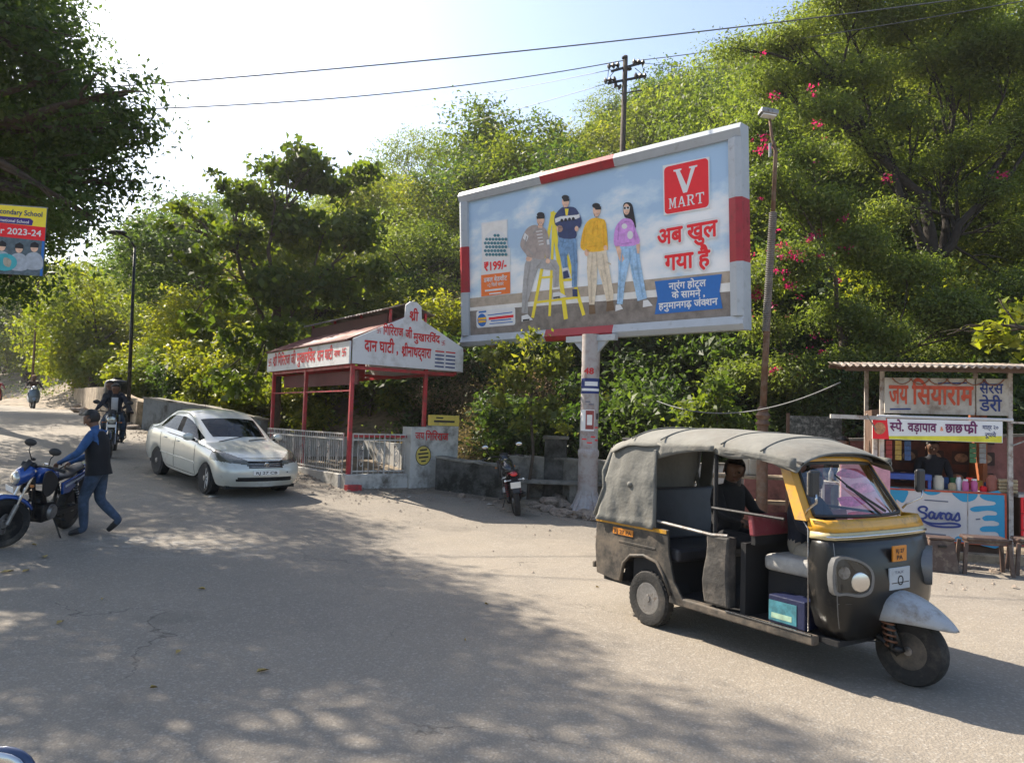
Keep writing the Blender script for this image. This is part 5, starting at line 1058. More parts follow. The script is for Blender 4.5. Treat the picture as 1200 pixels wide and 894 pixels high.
# ------------------------------------------------------------------ the auto rickshaw
AO, AYAW = Vector((2.957, 5.499, 0)), radians(-56.96)
au = thing('auto_rickshaw', 'black and yellow auto rickshaw with grey canvas hood crossing the road', 'auto rickshaw', AO, AYAW)
YEL = mat('rickshaw_yellow', (.60, .30, .02), .35, var=.12, scale=4, bump=.03, coat=.3, dirt=((.22, .14, .06), .28, 7))
ABLK = mat('rickshaw_black', (.010, .010, .010), .34, 0, var=.3, scale=4, bump=.02, coat=.12, spec=.35, dirt=((.06, .048, .036), .2, 5))
DIRTB = mat('dusty_black_steel', (.045, .040, .034), .6, .1, var=.4, scale=4, bump=.25, bscale=12, dirt=((.17, .135, .10), .55, 4))
CANV = mat('grey_canvas', (.165, .162, .145), .9, var=.10, scale=5, bump=1., bscale=7, dirt=((.13, .12, .10), .3, 1.3))
CANVT = mat('pale_canvas', (.20, .195, .172), .92, var=.09, scale=5, bump=.8, bscale=6, dirt=((.17, .155, .13), .3, 1.2))  # roof canvas, a paler grey than the side curtains
GREYF = mat('grey_fender', (.36, .37, .38), .45, var=.12, scale=4, dirt=((.2, .17, .14), .35, 6)); MARO = mat('maroon_rexine', (.24, .045, .055), .45, var=.2, scale=5, dirt=((.3, .16, .13), .3, 6)); SEATG = mat('seat_grey', (.36, .35, .33), .6, var=.25, scale=7, dirt=((.5, .48, .44), .35, 5))
GLS = glass('windscreen_glass', (.80, .85, .83), .25); GLH = glass('lamp_glass', (.85, .88, .9), .0, .08); INK2 = mat('matt_black', (.010, .010, .011), .8, var=.2)
def wheel(parent, c, R_, w_, rim_m, rimr=.55, name='wheel', spokes=0, spf=.3, hubr=.2, steer=0., lean=0., n=36, knob=True):
    """one wheel: tyre, rim, hub as children; axle along local y"""
    M_ = rotm(lean, 0, steer); w2 = w_ / 2; q = R_ * rimr
    W = bpy.data.objects.new(name, None); COL.objects.link(W); W.parent = parent; W.location = c; W.rotation_euler = M_.to_euler(); W.empty_display_size = .1
    prof = [(q, -w2 * .8), (q + (R_ - q) * .5, -w2), (R_ * .93, -w2 * .92), (R_ * .985, -w2 * .6), (R_, -w2 * .25), (R_, w2 * .25), (R_ * .985, w2 * .6), (R_ * .93, w2 * .92), (q + (R_ - q) * .5, w2), (q, w2 * .8)]
    MB().lathe(prof, axis='Y', n=n, closed=True).build('tyre', RUBBER, W, smooth=38)
    if knob:
        mb = MB()
        for k in range(n):
            a = 2 * pi * (k + .5) / n; R2 = Matrix.Rotation(-a, 3, 'Y')
            for s_, o_ in ((-1, 0), (1, .5)):
                a2 = 2 * pi * (k + o_) / n; R2 = Matrix.Rotation(-a2, 3, 'Y'); mb.obox(R2 @ Vector((R_ * .978, s_ * w2 * .38, 0)), (.014, w2 * .6, R_ * .08), R2)
        mb.build('tread', RUBBER, W)['kind'] = 'stuff'
    if spokes == 0:
        MB().lathe([(q + .004, -w2 * .8), (q - .012, -w2 * .82), (q - .02, -w2 * .45), (q * .72, -w2 * .28), (q * .45, -w2 * .55), (q * .40, -w2 * .6), (q * .40, w2 * .6), (q * .72, w2 * .28), (q - .02, w2 * .45), (q - .012, w2 * .82), (q + .004, w2 * .8)], axis='Y', n=n).build('rim', rim_m, W, smooth=40)
        MB().lathe([(.0, -w2 * .98), (q * hubr * 1.2, -w2 * .95), (q * hubr * 1.3, -w2 * .5), (q * hubr * 1.3, w2 * .5), (q * hubr * 1.2, w2 * .95), (0, w2 * .98)], axis='Y', n=16).build('hub', STEEL, W, smooth=40)
        mb = MB()
        for k in range(4): a = pi / 2 * k + .4; mb.lathe([(.009, -w2 * .72), (.009, -w2 * .5)], (q * .56 * cos(a), 0, q * .56 * sin(a)), axis='Y', n=6)
        mb.build('wheel_nuts', STEEL, W)['kind'] = 'stuff'
    else:
        MB().lathe([(q + .003, -w2 * .7), (q - .02, -w2 * .55), (q - .026, 0), (q - .02, w2 * .55), (q + .003, w2 * .7)], axis='Y', n=n).build('rim', rim_m, W, smooth=40)
        MB().lathe([(0, -w2 * 1.1), (R_ * hubr * .5, -w2), (R_ * hubr * .6, 0), (R_ * hubr * .5, w2), (0, w2 * 1.1)], axis='Y', n=16).build('hub', STEEL, W, smooth=40)
        for k in range(spokes):
            a = 2 * pi * k / spokes; MB().loft([[(r_ * cos(a) - t_ * sin(a) * d, y_, r_ * sin(a) + t_ * cos(a) * d) for t_, y_ in ((-1, -w2 * spf), (1, -w2 * spf), (1, w2 * spf), (-1, w2 * spf))] for r_, d in ((R_ * .08, .022), (q * .97, .016))]).build('spoke', rim_m, W)
    return W
HB = .66; GREYD = mat('worn_grey_bezel', (.16, .16, .16), .4, .3, var=.2)
# tub: rear body side with wheel arch (both sides)
def arcp(cx, cz, r_, a0, a1, n): return [(cx + r_ * cos(a0 + (a1 - a0) * i / n), cz + r_ * sin(a0 + (a1 - a0) * i / n)) for i in range(n + 1)]
side = [(-2.78, .90), (-2.80, .62), (-2.77, .36), (-2.50, .33)] + [(-2.41, .34), (-2.37, .52), (-2.28, .60), (-2.10, .63), (-1.93, .60), (-1.84, .50), (-1.74, .32)] + [(-1.60, .27), (-1.60, .32), (-1.72, .46), (-1.79, .70), (-1.80, .90)]
for sg in (-1, 1):
    MB().prism(side, sg * HB, sg * (HB - .025), 'Y').build('rear_side_panel', DIRTB, au, bevel=.008)
    a_ = [(-2.41, .34), (-2.37, .52), (-2.28, .60), (-2.10, .63), (-1.93, .60), (-1.84, .50), (-1.75, .34)]
    MB().tube([(x, sg * (HB + .006), z) for x, z in a_], .016, 6).build('arch_lip', DIRTB, au, smooth=0)
    MB().loft([[(x, sg * (HB - .03), z), (x, sg * (HB - .25), z)] for x, z in a_], closed=False, caps=False).build('arch_liner', INK2, au)
    MB().box(-2.79, -1.82, sg * (HB + .002) - .004, sg * (HB + .002) + .004, .862, .895).build('yellow_stripe', YEL, au)
    MB().box(-2.45, -1.95, sg * (HB + .004), sg * (HB - .004), .70, .72).build('pressed_rib', DIRTB, au, bevel=.003)
    MB().box(-1.78, -.35, sg * HB, sg * (HB - .08), .27, .34).build('sill', DIRTB, au, bevel=.012)
    MB().box(-1.15, -.36, sg * (HB + .006), sg * (HB - .01), .342, .352).build('sill_trim', CHROME, au)
MB().box(-2.80, -2.77, -HB + .026, HB - .026, .36, .90).build('rear_panel', DIRTB, au, bevel=.01)
MB().box(-2.84, -2.80, -HB, HB, .40, .46).build('rear_bumper', DIRTB, au, bevel=.012)
MB().box(-2.76, -.20, -HB + .09, HB - .09, .29, .33).build('floor', INK2, au)
MB().box(-2.28, -1.80, -HB + .04, HB - .04, .33, .62).build('seat_base', INK2, au); MB().box(-2.24, -1.72, -HB + .05, HB - .05, .62, .74).build('rear_seat', mat('black_rexine', (.03, .03, .035), .5, var=.3, scale=6), au, bevel=.03)
MB().loft([[(-2.30, y, .74), (-2.16, y, .74), (-2.28, y, 1.22), (-2.38, y, 1.22)] for y in (-.60, .60)]).build('rear_backrest', mat('black_rexine2', (.03, .03, .035), .5, var=.3, scale=6), au, bevel=.025)
# number plate on the rear side
OPL = mat('orange_plate', (.62, .22, .02), .5, var=.1, scale=30, bump=0)
MB().box(-2.53, -2.25, -HB - .008, -HB, .775, .835).build('orange_plate', OPL, au)
text('plate_letters', 'RJ 27 PA', au, (-2.51, -HB - .0095, .785), (1, 0, 0), (0, 0, 1), .05, BLACKINK, width=.24, bold=.01)
# canvas hood
rngc = np.random.default_rng(3)
def hood_z(x, q):
    """roof height across: q -1..1"""
    base_ = np.interp(x, [-2.62, -2.3, -1.4, -.9, -.60, -.40], [1.70, 1.80, 1.80, 1.76, 1.70, 1.60]); return base_ - .12 * abs(q) ** 2.6 - .008 * sin(x * 8.2) * (1 - q * q)
xs_ = [-2.60 + i * .09 for i in range(24)] + [-.50]; qs_ = [-1 + 2 * i / 24 for i in range(25)]
V = []; F = []
for x in xs_:
    for q in qs_:
        w_ = HB + .015 - .03 * (x > -1.9); y = q * w_; z = hood_z(x, q)
        if abs(q) > .99: z -= .05 + .006 * sin(x * 14)
        V.append((x, y, z))
n = len(qs_)
for i in range(len(xs_) - 1):
    for j in range(n - 1): F.append((i * n + j, i * n + j + 1, (i + 1) * n + j + 1, (i + 1) * n + j))
mb = MB(); mb.add(V, F); mb.build('canvas_roof', CANVT, au, smooth=0, solid=.008, sub=1)
for x_ in (-2.30, -1.92, -1.25, -.85): MB().tube([(x_, q * (HB + .01 - .03 * (x_ > -1.9)), hood_z(x_, q) + .006) for q in [-.98 + 1.96 * i / 20 for i in range(21)]], .007, 5).build('roof_seam', CANV, au, smooth=0)
def drape(us, top, bot, wr, name, m_=CANV, rows=14, thick=.008):
    """hanging cloth between a top and a bottom line, with folds"""
    mb = MB(); V = []; K = len(us)
    for j in range(rows + 1):
        t_ = j / rows
        for i, u_ in enumerate(us): a = top(u_); b_ = bot(u_); p = a.lerp(b_, t_); p.y += wr(u_, t_, a, b_); V.append(p)
    mb.add(V, [(j * K + i, j * K + i + 1, (j + 1) * K + i + 1, (j + 1) * K + i) for j in range(rows) for i in range(K - 1)]); return mb.build(name, m_, au, smooth=0, solid=thick)
U_ = [i / 26 for i in range(27)]
for sg in (-1, 1):
    drape(U_ if sg < 0 else U_[:7], lambda u: Vector((-2.58 + .63 * u, sg * (HB - .04 + .03 * min(1, u * 3)), 1.60 + .06 * u)), lambda u: Vector((-2.76 + .80 * u, sg * (HB + .012), .885 + .0 * u)),
          lambda u, t_, a, b_: sg * (.007 * sin(u * 13 + t_ * 7) * (.3 + t_ * .7) + .005 * sin(u * 27 - t_ * 5) * t_ + .018 * sin(t_ * pi) + .02 * (t_ > .93) + .008 * (abs(t_ - .42) < .04)), 'side_curtain')
    # piece that curves over the opening
    drape([i / 10 for i in range(11)], lambda u: Vector((-1.96 + .66 * u, sg * (HB - .006), 1.665)), lambda u: Vector((-1.96 + .66 * u, sg * (HB - .006), 1.66 - .10 * (1 - u) ** 2 - .045)), lambda u, t_, a, b_: sg * .004 * sin(u * 20), 'roof_valance', rows=3)
    drape([i / 12 for i in range(13)], lambda u: Vector((-1.30 + .78 * u, sg * (HB - .02), 1.665 - .06 * u)), lambda u: Vector((-1.30 + .78 * u, sg * (HB - .02), 1.605 - .085 * u - .02 * sin(u * 8))), lambda u, t_, a, b_: sg * .006 * sin(u * 24), 'roof_valance', rows=3)
    if sg < 0: MB().box(-1.99, -1.955, sg * (HB + .016), sg * (HB - .005), .90, 1.60).build('curtain_hem', CANV, au, bevel=.006)
    MB().tube([(-1.30, sg * (HB - .04), .34), (-1.30, sg * (HB - .04), 1.64)], .018, 8).build('side_post', INK2, au)
    MB().tube([(-1.98, sg * (HB - .02), .96), (-1.3, sg * (HB - .0), .93), (-1.15, sg * (HB - .02), .94)], .014, 8).build('grab_rail', STEEL, au)
    MB().tube([(-1.32, sg * (HB - .02), 1.15), (-.62, sg * (HB - .03), 1.14)], .012, 8).build('grab_rail', DARKPL, au)
    MB().tube([(-2.5, sg * (HB - .07), 1.68), (-1.3, sg * (HB - .07), 1.66), (-.5, sg * (HB - .08), 1.56)], .016, 8).build('roof_rail', INK2, au)
    rg_ = [[(-1.38 + .02 * sin(z * 9), sg * (HB + .004 + .008 * sin(z * 14)), z), (-1.12 + .015 * sin(z * 7), sg * (HB + .006), z), (-1.12, sg * (HB - .10), z), (-1.38, sg * (HB - .10), z)] for z in (.36, .45, .55, .65, .75, .85, .93)]
    MB().loft(rg_).build('door_pillar', mat('padded_pillar' + ('_r' if sg < 0 else '_l'), (.05, .045, .04), .8, var=.4, scale=5, bump=.4, bscale=16, dirt=((.14, .12, .10), .4, 6)), au, bevel=.02)
drape([i / 20 for i in range(21)], lambda u: Vector((-2.60, -.62 + 1.24 * u, 1.62)), lambda u: Vector((-2.80, -.65 + 1.30 * u, .87)), lambda u, t_, a, b_: .0, 'rear_curtain')
for sg in (-1, 1): MB().tube([(-2.62, sg * .60, 1.58), (-2.70, sg * .64, 1.35), (-2.68, sg * .66, 1.2), (-2.80, sg * .66, .92)], [.03, .035, .02, .03], 7).build('curtain_roll', CANV, au, smooth=0)
MB().ell((-2.29, -HB - .02, 1.26), (.035, .02, .03), 8, 6).build('curtain_knot', CANV, au, smooth=0)
# partition, front seat, battery
MB().box(-1.05, -1.00, -.60, .60, .33, .90).build('partition', INK2, au)
MB().obox((-.93, 0, 1.055), (.05, 1.26, .17), rotm(0, radians(-8), 0)).build('back_board', MARO, au, bevel=.012)
MB().box(-.95, -.91, -.60, .60, .90, .98).build('board_bracket', INK2, au)
MB().box(-.92, -.52, -.42, .42, .36, .70).build('engine_box', INK2, au); MB().box(-.93, -.46, -.48, .48, .70, .83).build('driver_seat', SEATG, au, bevel=.04, smooth=0)
bt0 = thing('battery_box', 'blue boxed battery on the rickshaw floor below the driver seat', 'battery', AO + rotm(0, 0, AYAW) @ Vector((-.62, -.53, .345)), AYAW)
MB().box(-.15, .17, -.08, .10, 0, .21).build('case', mat('battery_case', (.015, .02, .06), .4), bt0, bevel=.008); MB().box(-.145, .10, -.084, -.0805, .02, .17).build('label', ink('battery_label', (.05, .20, .24), var=.5, scale=12), bt0); MB().box(-.12, .06, -.0855, -.0845, .04, .08).build('label_band', ink('label_green', (.35, .5, .35), var=.4), bt0)
# front cowl: black shell from door line to nose
def cowl_sec(z, xb, xn, hw, nose):
    """plan section at height z: from rear corner round the nose"""
    pts = [(xb, hw)]; k = 9
    for i in range(k + 1):
        a = pi / 2 * (1 - 2 * i / k); pts.append((xb + .14 + (xn - xb - .14) * cos(a) ** nose, hw * sin(a)))
    pts.append((xb, -hw)); return [(x, y, z) for x, y in pts]
CW = [(.33, -.36, -.18, .50, .8), (.42, -.38, -.13, .58, .75), (.55, -.39, -.10, .62, .7), (.72, -.395, -.09, .635, .66), (.88, -.40, -.12, .635, .66), (.98, -.40, -.16, .63, .66), (1.035, -.40, -.19, .625, .66)]
MB().loft([cowl_sec(*c) for c in CW], closed=False, caps=False).build('front_cowl', ABLK, au, smooth=0, solid=.02)
MB().loft([cowl_sec(*c) for c in ((1.0361, -.40, -.185, .632, .66), (1.085, -.41, -.20, .63, .66))], closed=False, caps=False).build('cream_band', mat('cream_band', (.55, .46, .25), .4, bump=0), au, smooth=0, solid=.02)
MB().loft([cowl_sec(*c) for c in ((1.050, -.39, -.172, .634, .66), (1.066, -.39, -.172, .634, .66))], closed=False, caps=False).build('chrome_strip', CHROME, au, smooth=0, solid=.012)
MB().loft([cowl_sec(*c) for c in ((1.086, -.415, -.20, .628, .66), (1.13, -.42, -.225, .622, .66), (1.17, -.43, -.25, .61, .66))], closed=False, caps=False).build('yellow_band', YEL, au, smooth=0, solid=.022)
# windscreen: frame follows curved plan, leans back
def ws(t_, q, off=0.):
    """t 0 bottom..1 top; q -1..1 across"""
    hw = .60 - .10 * t_; z = 1.17 + .42 * t_; xm = -.255 - .335 * t_; xc = -.44 - .22 * t_
    return Vector((xm + (xc - xm) * abs(q) ** 2.4 + off, q * hw, z - .02 * abs(q) ** 3 * t_))
NQ = 16
G_ = [[ws(t_, -0.93 + 1.86 * i / NQ) for i in range(NQ + 1)] for t_ in [.05 + .88 * j / 8 for j in range(9)]]
mb = MB(); mb.add([p for r_ in G_ for p in r_], [(j * (NQ + 1) + i, j * (NQ + 1) + i + 1, (j + 1) * (NQ + 1) + i + 1, (j + 1) * (NQ + 1) + i) for j in range(8) for i in range(NQ)]); mb.build('windscreen', GLS, au, smooth=0)
MB().tube([ws(.04, -.94 + 1.88 * i / 16, .008) for i in range(17)], .014, 6).build('screen_rubber', DARKPL, au, smooth=0); MB().tube([ws(.95, -.93 + 1.86 * i / 16, .008) for i in range(17)], .014, 6).build('screen_rubber', DARKPL, au, smooth=0)
for sg in (-1, 1):
    MB().tube([ws(.04 + .91 * j / 6, sg * .94, .008) for j in range(7)], .014, 6).build('screen_rubber', DARKPL, au, smooth=0)
    rg_ = []
    for j in range(9):
        t_ = -.04 + 1.03 * j / 8; a = ws(t_, sg * .95, .0); b_ = ws(t_, sg * 1.0, -.085); y1 = sg * (abs(b_.y) + .035)
        y1 = sg * (abs(b_.y) + .045); rg_.append([a + Vector((.012, -sg * .02, 0)), Vector((a.x - .01, y1, a.z)), Vector((b_.x, y1, b_.z)), Vector((b_.x, y1 - sg * .045, b_.z)), Vector((a.x - .03, a.y - sg * .005, a.z))])
    MB().loft(rg_).build('windscreen_pillar', YEL, au, smooth=40)
    MB().tube([(-.40, sg * (HB - .02), .36), (-.41, sg * (HB - .02), 1.1), (-.52, sg * (HB - .06), 1.2), (-.72, sg * (HB - .13), 1.58)], 0.006, 6).build('door_edge', STEEL, au, smooth=0)
MB().loft([[ws(.97, q, .012) for q in [-1 + 2 * i / 16 for i in range(17)]], [ws(1.10, q, .0) for q in [-1 + 2 * i / 16 for i in range(17)]]], closed=False, caps=False).build('header_band', YEL, au, smooth=0, solid=.03)
VIS = mat('dark_blue_vinyl', (.02, .028, .045), .5, var=.3, scale=4, dirt=((.12, .12, .12), .35, 5))
rg_ = []
for (dx, dz, sc_) in ((.035, -.008, 1.0), (.028, .025, 1.02), (-.04, .045, 1.0), (-.12, .050, .97)): rg_.append([Vector((ws(1.08, q).x + dx, q * .555 * sc_, 1.622 + dz - .045 * abs(q) ** 3)) for q in [-1 + 2 * i / 20 for i in range(21)]])
MB().loft(rg_, closed=False, caps=False).build('front_visor', VIS, au, smooth=0, solid=.02)
MB().tube([ws(.05, .05, .022), ws(.30, -.10, .026), ws(.74, -.40, .03)], [.010, .007, .006], 6).build('wiper_arm', DARKPL, au, smooth=0); MB().beam(ws(.10, .22, .02), ws(.55, -.28, .024), .012, .018).build('wiper_blade', DARKPL, au)
# dash and handlebar inside
MB().box(-.46, -.34, -.45, .45, .92, 1.04).build('dashboard', INK2, au, bevel=.02); MB().tube([(-.56, -.36, 1.02), (-.50, -.1, 1.0), (-.47, 0, .95), (-.50, .1, 1.0), (-.56, .36, 1.02)], .015, 8).build('handlebar', DARKPL, au, smooth=0)
# lamps
for sg in (-1, 1):
    c_ = Vector((-.150, sg * .50, .80)); Rl = rotm(0, 0, sg * radians(27))
    def lp(x, y, z): return c_ + Rl @ Vector((x, y, z))
    sh_ = smoothpoly([(-.16, -.12), (-.15, .12), (.02, .12), (.14, .04), (.14, -.10), (.06, -.15), (-.06, -.14)], 4) if sg < 0 else smoothpoly([(.16, -.12), (.15, .12), (-.02, .12), (-.14, .04), (-.14, -.10), (-.06, -.15), (.06, -.14)], 4)
    ringo = [[lp(x, a * k_, b_ * k_) for a, b_ in sh_] for x, k_ in ((-.04, 1.02), (.035, .97), (.035, .84), (.005, .80))]
    hl = MB(); hl.loft(ringo, caps=False); hlo = hl.build('headlight', GREYD, au, smooth=40)
    MB().loft([[lp(.004, a * .82, b_ * .82) for a, b_ in sh_]], caps=True).add([lp(.004, a * .82, b_ * .82) for a, b_ in sh_], [tuple(range(len(sh_)))]).build('reflector', mat('reflector_grey%d' % sg, (.10, .11, .12), .2, .7), hlo)
    MB().add([lp(.030, a * .88, b_ * .88) for a, b_ in sh_], [tuple(range(len(sh_)))]).build('lens', GLH, hlo)
    MB().lathe([(.02, -.01), (.062, .0), (.072, .024), (.06, .028)], lp(.004, -sg * .05, -.045), axis='X', n=20, R=Rl).build('lamp_bowl', CHROME, hlo, smooth=40)
    MB().lathe([(0, .012), (.035, .014), (.045, .024)], lp(.006, sg * .075, .02), axis='X', n=16, R=Rl).build('indicator_bowl', STEEL, hlo, smooth=40)
pl_ = lambda x, y: Vector((x, y, 0))
MB().box(-.095, -.082, -.14, .13, .67, .83).build('number_plate', WHITEP if True else PALE, au, bevel=.004); MB().box(-.105, -.09, -.08, .10, .87, .985).build('permit_plate', OPL, au, bevel=.004)
text('plate_letters', 'RJ 27', au, (-.0795, -.05, .935), (0, 1, 0), (0, 0, 1), .04, BLACKINK, width=.11, bold=.02).location.x = -.008; text('plate_letters', 'PA', au, (-.0875, -.04, .885), (0, 1, 0), (0, 0, 1), .045, BLACKINK, width=.08, bold=.02)
text('plate_letters', 'TAX', au, (-.0805, -.08, .785), (0, 1, 0), (0, 0, 1), .03, GREYINK, width=.12, bold=.01); MB().lathe([(.028, 0), (.036, 0), (.036, .003), (.028, .003)], (-.0815, 0, .735), axis='X', n=16, closed=True).build('plate_emblem', BLACKINK, au)
# fork, fender, spring, wheels
wheel(au, (0, 0, .25), .25, .125, DIRTB, .52, steer=radians(4), knob=False); wheel(au, (-2.06, -.60, .25), .25, .115, STEEL, .56); wheel(au, (-2.06, .60, .25), .25, .115, STEEL, .56)
rg_ = []
for x, zt, zb_, w_ in ((-.20, .64, .46, .20), (-.13, .665, .46, .215), (-.04, .66, .465, .205), (.06, .63, .47, .175), (.16, .585, .465, .13), (.24, .54, .455, .08), (.30, .50, .45, .035), (.325, .475, .45, .008)):
    rg_.append([Vector((x, -w_, zb_)), Vector((x, -w_ * .97, zb_ + (zt - zb_) * .55)), Vector((x, -w_ * .62, zt - .02)), Vector((x, 0, zt)), Vector((x, w_ * .62, zt - .02)), Vector((x, w_ * .97, zb_ + (zt - zb_) * .55)), Vector((x, w_, zb_))])
MB().loft(rg_, closed=False, caps=False).build('front_fender', GREYF, au, smooth=0, solid=.010, sub=1)
MB().tube([(-.16, -.13, .62), (-.06, -.13, .40), (.0, -.13, .25)], [.03, .026, .03], 8).build('fork_arm', BLACKM, au, smooth=0); MB().tube([(-.20, -.13, .34), (-.02, -.13, .24)], [.025, .03], 8).build('fork_link', BLACKM, au)
sp = [(-.115 + .06 * (t_ := i / 90) + .040 * cos(i * .47), -.155 + .040 * sin(i * .47), .56 - .27 * t_) for i in range(91)]
MB().tube(sp, .009, 6).build('coil_spring', mat('rusty_spring', (.20, .09, .05), .6, .4, var=.3), au, smooth=0); MB().tube([(-.115, -.155, .60), (-.05, -.155, .26)], .018, 8).build('damper', BLACKM, au)
MB().ell((-.03, -.14, .27), (.05, .035, .035), 10, 6).build('fork_knuckle', BLACKM, au, smooth=0)
MB().tube([(-.30, -.2, .45), (-.24, -.2, .28), (-.14, -.16, .30)], .006, 5).build('brake_cable', DARKPL, au, smooth=0)
MB().tube([(-1.7, -.2, .24), (-1.9, -.2, .2), (-2.3, -.2, .25)], .02, 8).build('axle_beam', BLACKM, au)
for sg in (-1, 1):
    mo = MB().tube([(-.43, sg * .645, 1.20), (-.40, sg * .66, 1.24), (-.30, sg * .70, 1.30), (-.30, sg * .71, 1.36)], .009, 6).build('mirror_arm', CHROME, au, smooth=0)
    MB().box(-.335, -.30, sg * .71 - .055, sg * .71 + .055, 1.34, 1.53).build('mirror_housing', DARKPL, mo, bevel=.02); MB().box(-.342, -.336, sg * .71 - .044, sg * .71 + .044, 1.355, 1.515).build('mirror_glass', CHROME, mo)

# pressed seams and rivets on the cowl
cs = lambda z, a, off=.004: (lambda hw, xn: Vector((-.40 + .14 + (xn + .40 - .14) * max(0, cos(a)) ** .67 + off, hw * sin(a) * 1.005, z)))(np.interp(z, [.33, .42, .55, .72, .88, 1.03], [.50, .58, .62, .635, .635, .625]), np.interp(z, [.33, .42, .55, .72, .88, 1.03], [-.18, -.13, -.10, -.09, -.12, -.19]))
for sg in (-1, 1):
    MB().tube([cs(z, sg * 1.32) for z in (.42, .52, .62, .72, .82, .92, 1.02)], .004, 4).build('cowl_seam', GREYD, au)
MB().tube([cs(.60, a) for a in [-1.3 + 2.6 * i / 24 for i in range(25)]], .0035, 4).build('cowl_seam', GREYD, au)
for i, (a, z) in enumerate(((-.95, .97), (-.5, .985), (0.35, .985), (.8, .975))):
    MB().ell(cs(z, a), (.008, .008, .008), 8, 6).build('rivet', STEEL, au)
# ------------------------------------------------------------------ standing things on sloping ground
def groundframe(x, y, yaw, lean=0.):
    e = .6; d = Vector((cos(yaw), sin(yaw), 0)); l = Vector((-d.y, d.x, 0))
    fx = Vector((d.x, d.y, (gz(x + d.x * e, y + d.y * e) - gz(x - d.x * e, y - d.y * e)) / (2 * e))).normalized(); up = Vector((0, 0, 1)); up = (up - fx * up.dot(fx)).normalized(); ly = up.cross(fx)
    M_ = Matrix((fx, ly, up)).transposed() @ Matrix.Rotation(lean, 3, 'X'); return M_.to_euler()
# ------------------------------------------------------------------ silver-white sedan
from mathutils.bvhtree import BVHTree
cx_, cy_, cyaw = -5.842, 15.185, -.785
car = thing('sedan_car', 'pearl white sedan driving down the road before the pavilion', 'car', (cx_ - .06, cy_, gz(cx_, cy_) + .01), rot=groundframe(cx_, cy_, cyaw)); car.scale = (.955, .955, .94)
CARP = mat('pearl_white_paint', (.60, .60, .54), .28, .2, var=.03, bump=0, coat=.8, dirt=((.45, .42, .36), .15, 4)); CGL = glass('car_glass', (.22, .26, .26), .0, .03, .62); ALLOY = mat('alloy', (.48, .48, .48), .35, .15, var=.1); LENS = mat('headlamp_lens', (.13, .125, .10), .15, .3, var=.4, scale=18, bump=0, coat=.6)
ST = []
def stn(tag_, rows): ST.append(rows)
def sect(x, ys, zs, top):  # lower four rows at x, then explicit upper rows
    return [(x, y, z) for y, z in zip(ys, zs)] + top
N0 = [(1.99, .60, .24), (2.07, .66, .36), (2.09, .70, .50), (2.06, .68, .62), (2.0, .62, .72), (1.97, .54, .745), (1.97, .42, .755), (1.975, .28, .76), (1.98, .14, .765), (1.98, 0, .765)]
stn('', [(2.13 if i < 4 else 2.08 if i == 4 else 2.03, 0, p[2]) for i, p in enumerate(N0)]); stn('', [(p[0] + (.045 if i < 4 else .035), p[1] * .52, p[2]) for i, p in enumerate(N0)]); stn('', N0)
stn('', [(1.84, .76, .24), (1.86, .82, .37), (1.86, .835, .52), (1.82, .82, .68), (1.78, .75, .79), (1.76, .66, .82), (1.76, .5, .835), (1.77, .33, .845), (1.78, .17, .85), (1.78, 0, .85)])
fz = [((1.66, .25), (.37), (.55), (.71), .84), ((1.55, .49), .555, .63, .75, .865), ((1.26, .665), .69, .72, .79, .90), ((.97, .49), .555, .64, .78, .93), ((.86, .25), .37, .56, .78, .945)]
hoodz = [.885, .905, .95, .985, .995]
for (a, z1_, z2_, z3_, z4_), hz_ in zip(fz[:3], hoodz): stn('', [(a[0], .80, a[1]), (a[0], .845, z1_), (a[0], .85, z2_), (a[0], .845, z3_), (a[0], .80, z4_), (a[0], .72, z4_ + .02), (a[0], .56, hz_ - .012), (a[0], .38, hz_ - .004), (a[0], .2, hz_), (a[0], 0, hz_)])
stn('', [(.97, .80, .49), (.97, .845, .555), (.97, .85, .64), (.97, .85, .79), (.97, .82, .925), (1.02, .755, .955), (1.06, .60, .975), (1.12, .42, .985), (1.16, .22, .99), (1.18, 0, .99)])
stn('', [(.86, .81, .25), (.86, .85, .37), (.86, .858, .56), (.86, .855, .79), (.84, .835, .935), (.88, .775, .965), (.90, .72, .985), (.96, .60, .995), (1.03, .32, 1.0), (1.05, 0, 1.0)])
def mid(x, zb, x5, r6, r7, r8, r9, lo=.24, l1=.37, l2=.56): return [(x, .82, lo), (x, .855, l1), (x, .862, l2), (x, .86, .79), (x, .845, zb), (x5, .80, zb + .03), r6, r7, r8, r9]
stn('', mid(.40, .945, .46, (.17, .655, 1.36), (.14, .60, 1.415), (.22, .32, 1.455), (.26, 0, 1.465)))
stn('', mid(-.20, .955, -.20, (-.20, .665, 1.43), (-.20, .60, 1.485), (-.20, .32, 1.525), (-.20, 0, 1.535)))
stn('', mid(-.29, .957, -.29, (-.29, .665, 1.43), (-.29, .60, 1.487), (-.29, .32, 1.526), (-.29, 0, 1.536)))
stn('', mid(-.86, .97, -.86, (-.84, .65, 1.40), (-.84, .58, 1.455), (-.84, .31, 1.495), (-.84, 0, 1.505), .25, .37, .57))
stn('', mid(-.97, .975, -.99, (-1.0, .64, 1.37), (-1.02, .56, 1.425), (-1.04, .30, 1.465), (-1.04, 0, 1.475), .49, .555, .64))
stn('', mid(-1.26, .985, -1.27, (-1.20, .625, 1.31), (-1.24, .54, 1.375), (-1.30, .29, 1.40), (-1.31, 0, 1.405), .665, .69, .73))
stn('', [(-1.55, .80, .49), (-1.55, .85, .555), (-1.55, .858, .65), (-1.55, .85, .82), (-1.55, .83, 1.0), (-1.55, .76, 1.04), (-1.52, .66, 1.13), (-1.54, .56, 1.18), (-1.57, .30, 1.215), (-1.58, 0, 1.22)])
